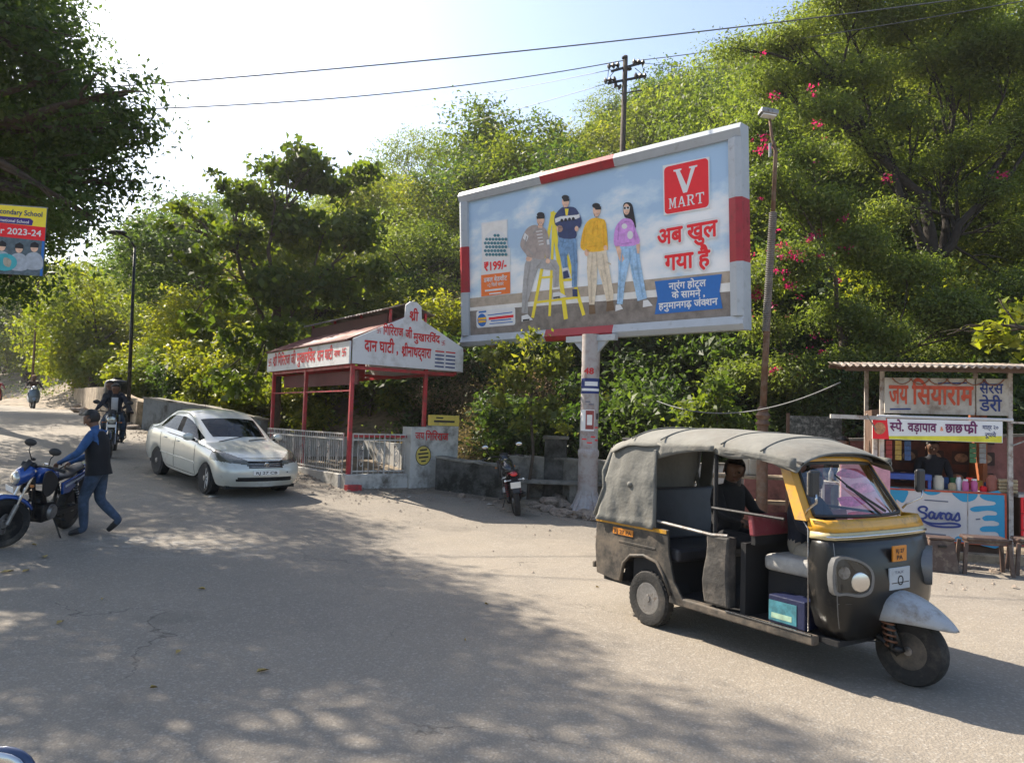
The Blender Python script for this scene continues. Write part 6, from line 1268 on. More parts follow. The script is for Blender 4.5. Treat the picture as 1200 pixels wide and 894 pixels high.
stn('', [(-1.66, .79, .26), (-1.66, .845, .40), (-1.66, .85, .60), (-1.70, .84, .84), (-1.72, .80, 1.01), (-1.74, .74, 1.045), (-1.76, .62, 1.06), (-1.78, .48, 1.07), (-1.80, .26, 1.08), (-1.80, 0, 1.08)])
stn('', [(-2.0, .76, .28), (-2.02, .82, .42), (-2.05, .82, .62), (-2.06, .80, .86), (-2.05, .74, 1.0), (-2.05, .66, 1.03), (-2.05, .5, 1.045), (-2.05, .35, 1.055), (-2.05, .18, 1.06), (-2.05, 0, 1.06)])
R0_ = [(-2.16, .66, .30), (-2.22, .70, .44), (-2.22, .70, .62), (-2.18, .68, .86), (-2.14, .64, .98), (-2.13, .56, 1.01), (-2.13, .42, 1.02), (-2.13, .28, 1.025), (-2.13, .14, 1.03), (-2.13, 0, 1.03)]
stn('', R0_); stn('', [(p[0] - .05 if i < 5 else p[0] - .02, p[1] * .5, p[2]) for i, p in enumerate(R0_)]); stn('', [(p[0] - .07 if i < 5 else -2.15, 0, p[2]) for i, p in enumerate(R0_)])
NS = len(ST); V = []; F = []; MI = []; NR = 19
for rows in ST: V += rows + [(x, -y, z) for x, y, z in rows[-2::-1]]
for i in range(NS - 1):
    for j in range(NR - 1):
        k = j if j < 9 else 17 - j; left = j < 9; mi = 0
        if i == 8 and k in (7, 8): mi = 1
        if i == 8 and k == 5: mi = 3 if left else 4
        if i == 9 and k == 5: mi = 3 if left else 4
        if i == 10 and k == 5: mi = 7
        if i in (11, 12, 13) and k == 5: mi = 5 if left else 6
        if i in (14, 15) and k in (7, 8) : mi = 2
        F.append((i * NR + j, i * NR + j + 1, (i + 1) * NR + j + 1, (i + 1) * NR + j)); MI.append(mi)
me = bpy.data.meshes.new('shell'); me.from_pydata(V, [], F); me.polygons.foreach_set('material_index', MI)
for q in range(8): me.materials.append(CARP)
bm = bmesh.new(); bm.from_mesh(me); bmesh.ops.remove_doubles(bm, verts=bm.verts, dist=.0005); bmesh.ops.recalc_face_normals(bm, faces=bm.faces); bm.to_mesh(me); bm.free()
tmp = bpy.data.objects.new('tmp', me); COL.objects.link(tmp); q = tmp.modifiers.new('s', 'SUBSURF'); q.levels = q.render_levels = 3
bpy.context.view_layer.update(); sm_ = bpy.data.meshes.new_from_object(tmp.evaluated_get(bpy.context.evaluated_depsgraph_get())); bpy.data.objects.remove(tmp)
cv_ = [v.co.copy() for v in sm_.vertices]; cn_ = [v.normal.copy() for v in sm_.vertices]; polys = [(tuple(p.vertices), p.material_index) for p in sm_.polygons]
bvh = BVHTree.FromPolygons(cv_, [p for p, _ in polys])
def subset(name, test, m_, off=0., par=None, smooth=0, solid=0):
    idx = {}; vs = []; fs = []
    for p, mi in polys:
        c = sum((cv_[i] for i in p), Vector()) / len(p)
        if not test(c, mi): continue
        f_ = []
        for i in p:
            if i not in idx: idx[i] = len(vs); vs.append(cv_[i] + cn_[i] * off)
            f_.append(idx[i])
        fs.append(f_)
    mb = MB(); mb.add(vs, fs); o = mb.build(name, m_, par or car, smooth=smooth, solid=solid)
    return o
def ishl(c): return c.x > 1.45 and abs(c.y) > .34 and .66 + (abs(c.y) - .34) * .10 < c.z < .735 + (abs(c.y) - .34) * .40 and c.x > 1.42
def isgr(c): return c.x > 1.9 and abs(c.y) < .36 and .60 + .0 < c.z < .725
def isint(c): return c.x > 1.9 and abs(c.y) < .56 and .345 < c.z < .43
subset('body_shell', lambda c, mi: mi == 0 and not ishl(c) and not isgr(c) and not isint(c), CARP)
for s_ in (1, -1): subset('headlight', lambda c, mi: mi == 0 and ishl(c) and c.y * s_ > 0, LENS, .003)
subset('grille', lambda c, mi: isgr(c), INK2, -.01); subset('air_intake', lambda c, mi: isint(c), INK2, -.015)
for mi_, nm in ((1, 'windscreen'), (2, 'rear_window'), (3, 'side_window'), (4, 'side_window'), (5, 'side_window'), (6, 'side_window')): subset(nm, lambda c, mi: mi == mi_, CGL)
for s_ in (1, -1): subset('door_pillar', lambda c, mi: mi == 7 and c.y * s_ > 0, INK2)
def hit(o, d):
    r_ = bvh.ray_cast(Vector(o), Vector(d))
    if r_[0] is None: r_ = bvh.find_nearest(Vector(o) + Vector(d) * 2.2)
    return r_[0], r_[1]
def frontpt(y, z, off=.008): p, n_ = hit((3, y, z), (-1, 0, 0)); return p + Vector((off, 0, 0))
def sidept(x, z, s_, off=.004): p, n_ = hit((x, s_ * 3, z), (0, -s_, 0)); return p + Vector((0, s_ * off, 0))
def toppt(x, y, off=.004): p, n_ = hit((x, y, 3), (0, 0, -1)); return p + Vector((0, 0, off))
for z_ in (.625, .655, .685): MB().tube([frontpt(y_, z_, .004) for y_ in [-.34 + .68 * i / 12 for i in range(13)]], .006, 6).build('grille_bar', CHROME, car, smooth=0)
MB().tube([frontpt(y_, .735 - abs(y_) * .01, .006) for y_ in [-.36 + .72 * i / 12 for i in range(13)]], .010, 6).build('grille_trim', CHROME, car, smooth=0)
bc_ = frontpt(0, .665, .012); MB().lathe([(.040, 0), (.050, .003), (.050, .010), (.040, .013)], bc_, axis='X', n=22, closed=True).build('badge', CHROME, car, smooth=40); MB().box(bc_.x, bc_.x + .012, -.006, .006, bc_.z - .04, bc_.z + .025).box(bc_.x, bc_.x + .012, -.03, .03, bc_.z + .018, bc_.z + .028).build('badge_letter', CHROME, car)
p_ = frontpt(0, .515, .0); MB().box(p_.x - .02, p_.x + .012, -.26, .26, .47, .56).build('number_plate', PALE, car, bevel=.004); text('plate_letters', 'RJ 27 CB', car, (p_.x + .0125, -.22, .49), (0, 1, 0), (0, 0, 1), .07, BLACKINK, width=.44, bold=.02)
MB().lathe([(.0, 0), (.014, .004), (0, .01)], frontpt(.44, .52, 0), axis='X', n=10).build('parking_sensor', BLACKINK, car)
for s_ in (1, -1):
    for a, b_, nm in ((.80, -1.0, 'side_moulding'),): MB().loft([[sidept(x, .52, s_, .0), sidept(x, .525, s_, .012), sidept(x, .555, s_, .012), sidept(x, .56, s_, .0)] for x in [a + (b_ - a) * i / 12 for i in range(13)]]).build(nm, CARP, car, smooth=40)
    for xs2 in ((.80, .82, .74), (-.245, -.245, -.245), (-.98, -.90, -1.06)):
        pts = [sidept(xs2[0] + (xs2[2] - xs2[0]) * t_ ** 2 + (0), z, s_, .001) for t_, z in [(i / 8, .32 + i * .078) for i in range(9)]]
        MB().tube(pts, .0045, 4).build('door_seam', INK2, car)
    MB().tube([sidept(x, .30, s_, .001) for x in [.80 - 1.70 * i / 10 for i in range(11)]], .005, 4).build('door_seam', INK2, car)
    for x in (-.10, -.78): p = sidept(x, .865, s_, .02); MB().tube([p + Vector((-.07, -s_ * .02, 0)), p + Vector((-.05, 0, 0)), p + Vector((.05, 0, 0)), p + Vector((.07, -s_ * .02, 0))], .011, 6).build('door_handle', CARP, car, smooth=0)
    p = Vector((.66, s_ * .86, .99)); mr = MB().ell(p + Vector((0, s_ * .09, .05)), (.055, .115, .075), 14, 10).build('wing_mirror', CARP, car, smooth=0)
    MB().beam(p + Vector((0, -s_ * .04, -.01)), p + Vector((0, s_ * .05, .02)), .05, .04).build('mirror_stalk', INK2, mr); MB().ell(p + Vector((-.045, s_ * .09, .05)), (.02, .10, .062), 12, 8).build('mirror_glass', CHROME, mr, smooth=0)
    MB().tube([sidept(x, .972 + .01 * (1 - abs(x) * .3), s_, .002) if False else Vector((x, s_ * (.826 - .03 * max(0, -x - .6)), .965 + .012 * (-x))) for x in [.80 - 2.0 * i / 12 for i in range(13)]], .008, 5).build('window_trim', INK2, car, smooth=0)
    for ax in (1.26, -1.26):
        MB().lathe([(.345, 0), (.345, s_ * .17)], (ax, s_ * .64, .33), axis='Y', n=28).build('wheel_well', INK2, car)
        W = wheel(car, (ax, s_ * .735, .302), .302, .185, CHROME if False else ALLOY, .68, spokes=9, spf=.8, hubr=.35, steer=radians(-6) if ax > 0 else 0, knob=False)
        MB().lathe([(.0, -.02), (.19, -.02), (.19, .02), (0, .02)], axis='Y', n=24).build('brake_disc', INK2, W)
for y_ in (.40, -.40): MB().box(.0, .48, y_ - .23, y_ + .23, .45, .62).box(-.12, .02, y_ - .22, y_ + .22, .55, 1.10).box(-.10, .0, y_ - .12, y_ + .12, 1.10, 1.26).build('front_seat', mat('seat_beige' + str(y_), (.22, .19, .15), .8), car, bevel=.03)
MB().box(-1.0, -.6, -.6, .6, .45, .62).box(-1.12, -.98, -.6, .6, .6, 1.10).build('rear_seat', mat('seat_beige', (.20, .17, .14), .8), car, bevel=.03); MB().box(.62, .92, -.66, .66, .70, .93).build('dashboard', INK2, car, bevel=.03)
MB().lathe([(.17, -.012), (.19, -.012), (.19, .012), (.17, .012)], (.55, -.38, .90), axis='X', n=24, closed=True).build('steering_wheel', INK2, car, smooth=40)
MB().box(-2.0, 1.95, -.70, .70, .19, .25).build('underbody', INK2, car); MB().tube([toppt(-.9, 0, -.01), toppt(-.9, 0, .0) + Vector((-.12, 0, .2))], .004, 5).build('aerial', INK2, car)
MB().beam(toppt(1.06, -.5, .01), toppt(.92, .12, .02), .012, .012).build('wiper', INK2, car); MB().beam(toppt(1.08, .1, .01), toppt(.93, .55, .02), .012, .012).build('wiper', INK2, car)
MB().tube([toppt(1.05, y_, .002) if False else frontpt(y_, .775, .002) for y_ in [-.5 + i * .1 for i in range(11)]], .004, 4).build('bonnet_seam', INK2, car)

# ------------------------------------------------------------------ motorcycles
def motorcycle(label, loc, yaw, body, accent, lean=0., steer=0., tail=None, group=None, plate=PALE, stand=True, crash=False, panel=None, name='motorcycle'):
    r = thing(name, label, 'motorcycle', loc, rot=groundframe(loc[0], loc[1], yaw, lean), group=group); B = lambda mb, n_, m_, **k: mb.build(n_, m_, r, **k)
    panel = panel or DARKPL; RA, FA = Vector((-.64, 0, .31)), Vector((.70, 0, .31)); SR = Matrix.Rotation(steer, 3, 'Z'); piv = Vector((.44, 0, .8))
    fs = lambda p: piv + SR @ (Vector(p) - piv)
    wheel(r, RA, .31, .11, BLACKM, .70, spokes=5, hubr=.4, knob=False, n=32); wheel(r, fs(FA), .31, .09, BLACKM, .72, spokes=5, hubr=.35, steer=steer, knob=False, n=32)
    MB().lathe([(.07, -.004), (.125, -.004), (.125, .004), (.07, .004)], fs(FA + Vector((0, .06, 0))), axis='Y', n=24, closed=True).build('brake_disc', STEEL, r)
    for s_ in (-1, 1):
        B(MB().tube([fs(FA + Vector((-.02, s_ * .085, 0))), fs((.60, s_ * .085, .55))], [.028, .028], 8), 'fork_slider', STEEL, smooth=40); B(MB().tube([fs((.60, s_ * .085, .55)), fs((.455, s_ * .085, .98))], .019, 8), 'fork_tube', CHROME, smooth=40)
        B(MB().tube([(-.64, s_ * .10, .33), (-.42, s_ * .13, .72)], [.02, .024], 8), 'damper', BLACKM); B(MB().tube([(-.62 + .19 * i / 60 + .028 * cos(i * .8), s_ * .118 + .028 * sin(i * .8), .40 + .29 * i / 60) for i in range(61)], .006, 5), 'coil_spring', accent if accent else CHROME, smooth=0)
        B(MB().tube([(-.64, s_ * .085, .31), (-.1, s_ * .08, .38)], [.022, .026], 8), 'swing_arm', BLACKM)
        B(MB().tube([(-.05, s_ * .10, .28), (-.05, s_ * .24, .27)], .012, 6), 'foot_peg', DARKPL); B(MB().tube([(-.32, s_ * .11, .42), (-.34, s_ * .22, .42)], .012, 6), 'foot_peg', DARKPL)
        gp = [fs((.46, s_ * .04, 1.0)), fs((.44, s_ * .14, 1.04)), fs((.36, s_ * .30, 1.05)), fs((.30, s_ * .36, 1.03))]
        B(MB().tube(gp, .012, 8), 'handlebar', BLACKM, smooth=0); B(MB().tube([fs((.335, s_ * .32, 1.042)), fs((.27, s_ * .42, 1.02))], .019, 10), 'grip', RUBBER, smooth=0); B(MB().tube([fs((.40, s_ * .26, 1.045)), fs((.36, s_ * .40, 1.03))], .006, 5), 'lever', BLACKM)
        mo = B(MB().tube([fs((.38, s_ * .24, 1.05)), fs((.40, s_ * .30, 1.16)), fs((.38, s_ * .33, 1.21))], .006, 6), 'mirror_stem', BLACKM, smooth=0); MB().ell(fs((.38, s_ * .345, 1.255)), (.018, .075, .048), 14, 10).build('mirror_housing', DARKPL, mo, smooth=0); MB().ell(fs((.366, s_ * .345, 1.255)), (.008, .066, .040), 12, 8).build('mirror_glass', CHROME, mo, smooth=0)
        B(MB().tube([fs((.50, s_ * .08, .80)), fs((.50, s_ * .17, .80))], .008, 6).ell(fs((.51, s_ * .19, .80)), (.035, .022, .02), 10, 6), 'indicator', mat('amber%s%d' % (name, s_), (.5, .16, .02), .3), smooth=0)
        B(MB().tube([(-.86, s_ * .06, .74), (-.86, s_ * .15, .74)], .007, 6).ell((-.87, s_ * .17, .74), (.035, .024, .022), 10, 6), 'indicator', PALE, smooth=0)
        # side fairing panels
        sp2_ = smoothpoly([(.44, .92), (.30, .96), (.10, .82), (.14, .68), (.30, .62), (.42, .70)], 3); B(MB().prism(sp2_, s_ * .150, s_ * .128, 'Y'), 'tank_shroud', panel, bevel=.006, smooth=40)
        sp3 = [(-.08, .74), (-.22, .76), (-.50, .80), (-.84, .86), (-.84, .80), (-.55, .70), (-.30, .58), (-.12, .58)]; B(MB().prism(sp3, s_ * .135, s_ * .10, 'Y'), 'side_cover', body, bevel=.01, smooth=40); B(MB().prism([(-.15, .70), (-.50, .755), (-.75, .81), (-.75, .79), (-.50, .73), (-.16, .67)], s_ * .1375, s_ * .1345, 'Y'), 'side_stripe', WHITES)
        B(MB().tube([(-.45, s_ * .12, .84), (-.75, s_ * .12, .90), (-.92, s_ * .05, .91)], .011, 6), 'grab_rail', BLACKM, smooth=0)
        if crash: B(MB().tube([(.40, s_ * .10, .62), (.42, s_ * .28, .60), (.40, s_ * .30, .45), (.36, s_ * .22, .36), (.34, s_ * .08, .34)], .013, 8), 'crash_guard', BLACKM, smooth=0)
    # tank
    rg = []
    for x, w_, zt, zb in ((.40, .06, .93, .80), (.34, .11, .985, .76), (.22, .135, 1.0, .74), (.08, .13, .985, .74), (-.04, .10, .93, .75), (-.10, .07, .87, .77)):
        rg.append([(x, w_ * cos(a) * (1 if sin(a) > 0 else .9), (zt + zb) / 2 + (zt - zb) / 2 * sin(a)) for a in [2 * pi * i / 14 for i in range(14)]])
    B(MB().loft(rg), 'fuel_tank', body, smooth=0, sub=1); B(MB().lathe([(.035, 0), (.035, .012), (.02, .016)], (.17, 0, .998), n=14), 'fuel_cap', CHROME)
    rg = []
    for x, w_, zt, th in ((-.06, .09, .83, .05), (-.20, .125, .825, .07), (-.36, .13, .83, .08), (-.46, .12, .87, .08), (-.62, .115, .90, .07), (-.78, .085, .925, .05)):
        rg.append([(x, w_ * cos(a), zt - th / 2 + th / 2 * sin(a) * (1.2 if sin(a) > 0 else 1)) for a in [2 * pi * i / 12 for i in range(12)]])
    B(MB().loft(rg), 'seat', mat('seat_vinyl' + name, (.018, .018, .02), .5, var=.2), smooth=0, sub=1)
    B(MB().loft([[(x, w_ * cos(a), z + h * sin(a)) for a in [2 * pi * i / 10 for i in range(10)]] for x, w_, z, h in ((-.60, .10, .82, .05), (-.80, .085, .85, .045), (-.93, .05, .875, .03))]), 'tail_cowl', tail or body, smooth=0)
    B(MB().ell((-.935, 0, .85), (.03, .065, .035), 12, 8), 'tail_light', mat('tail_red' + name, (.65, .01, .01), .2, coat=1.), smooth=0)
    B(MB().loft([[(x, -w_, z), (x + .02, w_, z), (x + .03, w_, z - .01), (x + .01, -w_, z - .01)] for x, z, w_ in ((-.80, .80, .07), (-.93, .70, .07), (-1.0, .52, .06))]), 'rear_mudguard', DARKPL); B(MB().obox((-.985, 0, .66), (.008, .19, .12), rotm(0, radians(-18), 0)), 'number_plate', plate)
    # front end
    B(MB().loft([[fs((x + FA.x, y, z)) for y in (-.07, -.045, 0, .045, .07)] for x, z in ()] or [[fs((FA.x + (.335 + (.02 if abs(y) < .05 else -.01)) * cos(a), y, FA.z + (.335 + (.02 if abs(y) < .05 else -.02)) * sin(a))) for y in (-.065, -.04, 0, .04, .065)] for a in [radians(20 + 130 * i / 10) for i in range(11)]], closed=False, caps=False), 'front_mudguard', body if not tail else DARKPL, smooth=0, solid=.006)
    nac = [[fs((x, w_ * cos(a), z + h * sin(a))) for a in [2 * pi * i / 14 for i in range(14)]] for x, w_, z, h in ((.44, .10, .95, .09), (.52, .125, .92, .12), (.60, .115, .88, .115), (.625, .10, .865, .10))]
    B(MB().loft(nac), 'headlight_cowl', body, smooth=0); B(MB().loft([[fs((x, w_ * cos(a), z + h * sin(a))) for a in [2 * pi * i / 14 for i in range(14)]] for x, w_, z, h in ((.615, .105, .87, .09), (.655, .09, .86, .075), (.665, .05, .86, .045))]), 'headlight', mat('bike_lens' + name, (.55, .56, .52), .08, .6, var=.4, scale=16, bump=0, coat=1), smooth=0)
    B(MB().loft([[fs((x, y, z)) for y, z in ((-.09, 1.0), (0, 1.03), (.09, 1.0))] for x in ()] or [[fs((.58, -.09, .97)), fs((.60, 0, .98)), fs((.58, .09, .97))], [fs((.50, -.08, 1.08)), fs((.51, 0, 1.10)), fs((.50, .08, 1.08))]], closed=False, caps=False), 'visor', DARKPL, smooth=0, solid=.005)
    B(MB().obox(fs((.50, 0, 1.03)), (.07, .16, .06), rotm(0, radians(-30), 0)), 'instrument', DARKPL, bevel=.01); B(MB().obox(fs((.68, 0, .735)), (.008, .20, .07), rotm(0, radians(10), steer)), 'front_plate', plate)
    # engine and frame
    B(MB().box(-.06, .24, -.10, .10, .26, .50), 'crankcase', BLACKM, bevel=.03); B(MB().lathe([(.085, -.14), (.10, -.12), (.10, .12), (.085, .14)], (.06, 0, .38), axis='Y', n=20), 'engine_cover', STEEL, smooth=40)
    for i in range(6): B(MB().obox((.20 + i * .014, 0, .52 + i * .024), (.17, .17, .009), rotm(0, radians(-28), 0)), 'cylinder_fin', BLACKM)
    B(MB().obox((.22, 0, .58), (.10, .11, .16), rotm(0, radians(-28), 0)), 'cylinder', DARKPL, bevel=.01)
    B(MB().tube([(.42, 0, .90), (.34, 0, .62), (.28, 0, .34), (.05, 0, .24), (-.15, 0, .30), (-.22, 0, .60), (-.12, 0, .74)], .022, 8), 'frame_tube', BLACKM, smooth=0); B(MB().tube([(.42, 0, .88), (.1, 0, .76), (-.3, 0, .74), (-.8, 0, .82)], .018, 8), 'frame_tube', BLACKM, smooth=0)
    B(MB().tube([(.30, -.06, .56), (.34, -.10, .42), (.26, -.13, .27), (.0, -.14, .25), (-.25, -.15, .29)], .018, 8), 'exhaust_pipe', CHROME, smooth=0); B(MB().tube([(-.22, -.155, .28), (-.30, -.155, .31), (-.78, -.165, .44), (-.82, -.165, .45)], [.02, .045, .052, .035], 12), 'silencer', BLACKM, smooth=0)
    B(MB().box(-.66, -.06, .10, .125, .30, .37), 'chain_guard', BLACKM, bevel=.01)
    if stand: B(MB().tube([(-.02, .10, .30), (-.06, .22, .02), (-.10, .24, .0)], .011, 6), 'side_stand', BLACKM)
    return r
BLUEB = mat('bike_blue', (.006, .06, .28), .25, .2, var=.08, bump=0, coat=.8); BLKB = mat('bike_black', (.012, .012, .015), .22, .1, var=.1, bump=0, coat=.8); REDB = mat('bike_red', (.30, .012, .02), .25, .1, var=.1, bump=0, coat=.6); SILB = mat('bike_grey_blue', (.12, .17, .22), .3, .3, var=.1, bump=0, coat=.5)
gA, gB = Vector((-6.16, 10.5)), Vector((-6.27, 9.0)); dAB = Vector((cos(radians(-85)), sin(radians(-85)))); yA = atan2(dAB.y, dAB.x)
cA = gA + dAB * .64
m1 = motorcycle('blue and black motorcycle on its side stand at the left road edge', (cA.x, cA.y, gz(cA.x, cA.y)), yA, BLUEB, CHROME, lean=radians(-7), steer=radians(-40), name='motorcycle')
p = ground(606, 603); yb = radians(98)
m2 = motorcycle('dusty red-tailed motorcycle parked facing away by the low wall', (p.x + .64 * cos(yb), p.y + .64 * sin(yb), gz(p.x, p.y)), yb, BLKB, REDB, lean=radians(-9), steer=radians(-12), tail=REDB, name='motorcycle')
YR = 17.8; p = at(131, 535, YR); yr = radians(-66)
m3 = motorcycle('dark motorcycle carrying two riders down the road toward the camera', (p.x, p.y, gz(p.x, p.y)), yr, BLKB, CHROME, stand=False, crash=True, panel=SILB, name='motorcycle')
p5 = at(792, 560, 10.6); m5 = motorcycle('motorcycle glimpsed through the rear opening of the rickshaw', (p5.x, p5.y, 0), radians(10), SILB, CHROME, name='motorcycle', lean=radians(-5))
# the one whose mirror pokes into the bottom left corner
mm_ = at(6, 899, 1.75); ym = radians(85); off = Vector((.38 * cos(ym) + .345 * sin(ym), .38 * sin(ym) - .345 * cos(ym), 0))
m6 = motorcycle('motorcycle standing beside the photographer, its blue mirror in the bottom left corner', (mm_.x - off.x, mm_.y - off.y, mm_.z - 1.255), ym, BLUEB, CHROME, name='motorcycle')
for o in kids(m6):
    if o.name.startswith('mirror_stem'):
        for c in kids(o):
            if c.name.startswith('mirror_housing'): c.data.materials[0] = mat('mirror_blue', (.03, .05, .11), .3, .2, coat=.5, bump=0)
# scooters far up the road
def scooter(label, loc, yaw, body):
    r = thing('scooter', label, 'scooter', loc, rot=groundframe(loc[0], loc[1], yaw))
    for x in (-.58, .60): wheel(r, (x, 0, .23), .23, .10, STEEL, .6, knob=False, n=20)
    MB().loft([[(x, w_ * y, z0 + (z1 - z0) * t_) for y, t_ in ((-1, 0), (-1.05, .5), (-.7, 1), (.7, 1), (1.05, .5), (1, 0))] for x, w_, z0, z1 in ((-.85, .10, .55, .78), (-.6, .20, .36, .76), (-.25, .19, .30, .72), (-.08, .15, .28, .60))]).build('rear_body', body, r, smooth=50)
    MB().box(-.10, .38, -.17, .17, .26, .32).build('floorboard', DARKPL, r, bevel=.02); MB().loft([[(x, -w_, z), (x + .05, 0, z), (x, w_, z)] for x, w_, z in ((.36, .20, .30), (.44, .24, .55), (.38, .21, .85), (.34, .12, .95))], closed=False, caps=False).build('leg_shield', body, r, smooth=0, solid=.02)
    MB().loft([[(x, -w_, z), (x, 0, z + .05), (x, w_, z)] for x, w_, z in ((.42, .08, .42), (.58, .09, .50), (.74, .08, .44), (.84, .05, .34))], closed=False, caps=False).build('front_fender', body, r, smooth=0, solid=.01)
    MB().ell((-.38, 0, .79), (.42, .15, .07), 14, 8).build('seat', DARKPL, r, smooth=0); MB().ell((.38, 0, .99), (.10, .13, .09), 12, 8).build('headlight_cowl', body, r, smooth=0); MB().ell((.46, 0, .98), (.03, .07, .05), 12, 8).build('headlight', PALE, r, smooth=0)
    MB().tube([(.26, -.34, 1.02), (.34, -.1, 1.02), (.34, .1, 1.02), (.26, .34, 1.02)], .016, 6).build('handlebar', DARKPL, r, smooth=0)
    for s_ in (-1, 1): MB().tube([(.32, s_ * .22, 1.04), (.32, s_ * .28, 1.18)], .006, 5).ell((.32, s_ * .30, 1.21), (.012, .055, .035), 10, 6).build('mirror', DARKPL, r, smooth=0)
    return r
p = ground(38, 478.5); yc = radians(-52); sc1 = scooter('grey scooter with one rider coming down the far part of the road', (p.x, p.y, gz(p.x, p.y)), yc, SILB)
p6_ = ground(-4, 474); sc2 = scooter('red scooter cut off by the left edge far up the road', (p6_.x, p6_.y, gz(p6_.x, p6_.y)), radians(-60), REDB)
# ------------------------------------------------------------------ people
CB = mat('cloth_blue_shirt', (.03, .09, .23), .85, var=.35, scale=9, bump=.8, bscale=14); CJ = mat('cloth_jeans', (.04, .062, .10), .9, var=.5, scale=9, bump=.8, bscale=14); CD = mat('cloth_dark', (.018, .02, .03), .9, var=.3, scale=8, bump=.25); CBK = mat('cloth_black', (.010, .010, .012), .9, var=.3, scale=8, bump=.2); CW = mat('cloth_white_tee', (.50, .50, .52), .9, var=.15, scale=8); CGR = mat('cloth_grey_trouser', (.10, .10, .10), .9, var=.2, scale=8); CKH = mat('cloth_khaki', (.30, .26, .20), .9, var=.2, scale=8)
def J(**k): return k
stand_reach = J(pelvis=(0, 0, .90), chest=(.035, 0, 1.26), neck=(.065, 0, 1.43), head=(.125, 0, 1.565), look=(.97, 0, -.25), shoL=(.045, .185, 1.37), shoR=(.045, -.185, 1.37), elbL=(.17, .25, 1.12), elbR=(.15, -.26, 1.11), wriL=(.40, .17, 1.0), wriR=(.40, -.17, .98),
    hipL=(0, .09, .88), hipR=(0, -.09, .88), kneL=(.13, .10, .50), kneR=(.0, -.10, .47), ankL=(.10, .10, .10), ankR=(-.27, -.10, .20), toeL=(.29, .11, .035), toeR=(-.12, -.11, .05), grip=.6)
ms = Vector((-5.60, 10.22, 0)); ms.z = gz(ms.x, ms.y)
person('man in black waistcoat, blue shirt and jeans bending over the parked blue motorcycle', stand_reach, dict(shirt=CB, trousers=CJ, long=True), loc=ms, rz=radians(188), vest=CBK)
ride = J(pelvis=(-.14, 0, .90), chest=(-.02, 0, 1.22), neck=(.02, 0, 1.40), head=(.05, 0, 1.53), look=(1, 0, -.05), shoL=(-.02, .185, 1.34), shoR=(-.02, -.185, 1.34), elbL=(.16, .30, 1.14), elbR=(.16, -.30, 1.14), wriL=(.27, .36, 1.05), wriR=(.27, -.36, 1.05),
    hipL=(-.12, .10, .88), hipR=(-.12, -.10, .88), kneL=(.28, .20, .76), kneR=(.28, -.20, .76), ankL=(-.0, .19, .36), ankR=(-.0, -.19, .36), toeL=(.16, .20, .32), toeR=(.16, -.20, .32), grip=.9)
def place(Jd, root, dx=0, dz=0): return root.location, {k: (tuple(Vector(v) + Vector((dx, 0, dz))) if isinstance(v, tuple) and k != 'look' else v) for k, v in Jd.items()}
l_, J1 = place(ride, m3); r1 = person('front rider in dark jacket and white tee on the dark motorcycle', J1, dict(shirt=CD, trousers=CJ), loc=l_, rz=yr); MB().loft([[(x_ + .13, y_, z_) for y_ in (-.07, 0, .07)] for x_, z_ in ((-.10, .98), (-.02, 1.12), (.0, 1.25), (-.01, 1.34))], closed=False, caps=False).build('tee_front', CW, r1, smooth=0, solid=.01)
pill = dict(ride); pill.update(elbL=(.0, .27, 1.10), elbR=(.0, -.27, 1.10), wriL=(.22, .16, 1.0), wriR=(.22, -.16, 1.0)); l_, J2 = place(pill, m3, -.42, .09); person('pillion rider in dark shirt looking over the front rider shoulder', {k: ((v[0], v[1] - (.15 if k in ('neck', 'head') else .08), v[2]) if k in ('neck', 'head', 'chest', 'shoL', 'shoR') else v) for k, v in J2.items()}, dict(shirt=CD, trousers=CBK), loc=l_, rz=yr)
l_, J3 = place(ride, sc1, -.14, -.06); J3.update(ankL=(.12, .13, .40), ankR=(.12, -.13, .40), toeL=(.30, .13, .35), toeR=(.30, -.13, .35)); person('scooter rider in dark brown shirt on the grey scooter', J3, dict(shirt=mat('cloth_brown', (.07, .04, .03), .9), trousers=CGR, hairm=mat('tan_cap', (.32, .17, .06), .8)), loc=l_, rz=yc)
l_, J4 = place(ride, sc2, -.14, -.06); person('rider in red shirt at the left edge on the red scooter', J4, dict(shirt=REDB, trousers=CD), loc=l_, rz=radians(-60))
AM = Matrix.Rotation(AYAW, 3, 'Z')
sit = J(pelvis=(0, 0, .10), chest=(.02, 0, .44), neck=(.04, 0, .60), head=(.08, 0, .72), look=(1, 0, 0), shoL=(.02, .18, .54), shoR=(.02, -.18, .54), elbL=(.16, .24, .32), elbR=(.16, -.24, .32), wriL=(.32, .22, .30), wriR=(.32, -.22, .30), hipL=(.02, .10, .08), hipR=(.02, -.10, .08), kneL=(.42, .13, .10), kneR=(.42, -.13, .10), ankL=(.46, .13, -.34), ankR=(.46, -.13, -.34), toeL=(.60, .13, -.38), toeR=(.60, -.13, -.38), grip=.8)
person('rickshaw driver in dark shirt and khaki trousers at the handlebar', sit, dict(shirt=CD, trousers=CKH), loc=AO + AM @ Vector((-.80, -.14, .77)), rz=AYAW, sc=.86)
sitw = dict(sit); sitw.update(look=(.75, -.6, -.05)); person('passenger in black veil and robe seated in the back of the rickshaw', sitw, dict(shirt=CBK, trousers=CBK), loc=AO + AM @ Vector((-1.80, .10, .72)), rz=AYAW, hair='long', sc=.96)
bend = dict(stand_reach); person('man in light blue shirt behind the rickshaw leaning over a motorcycle', bend, dict(shirt=mat('cloth_light_blue', (.16, .30, .55), .85), trousers=CJ), loc=(p5.x - .75, p5.y + .1, 0), rz=radians(0), sc=.92)
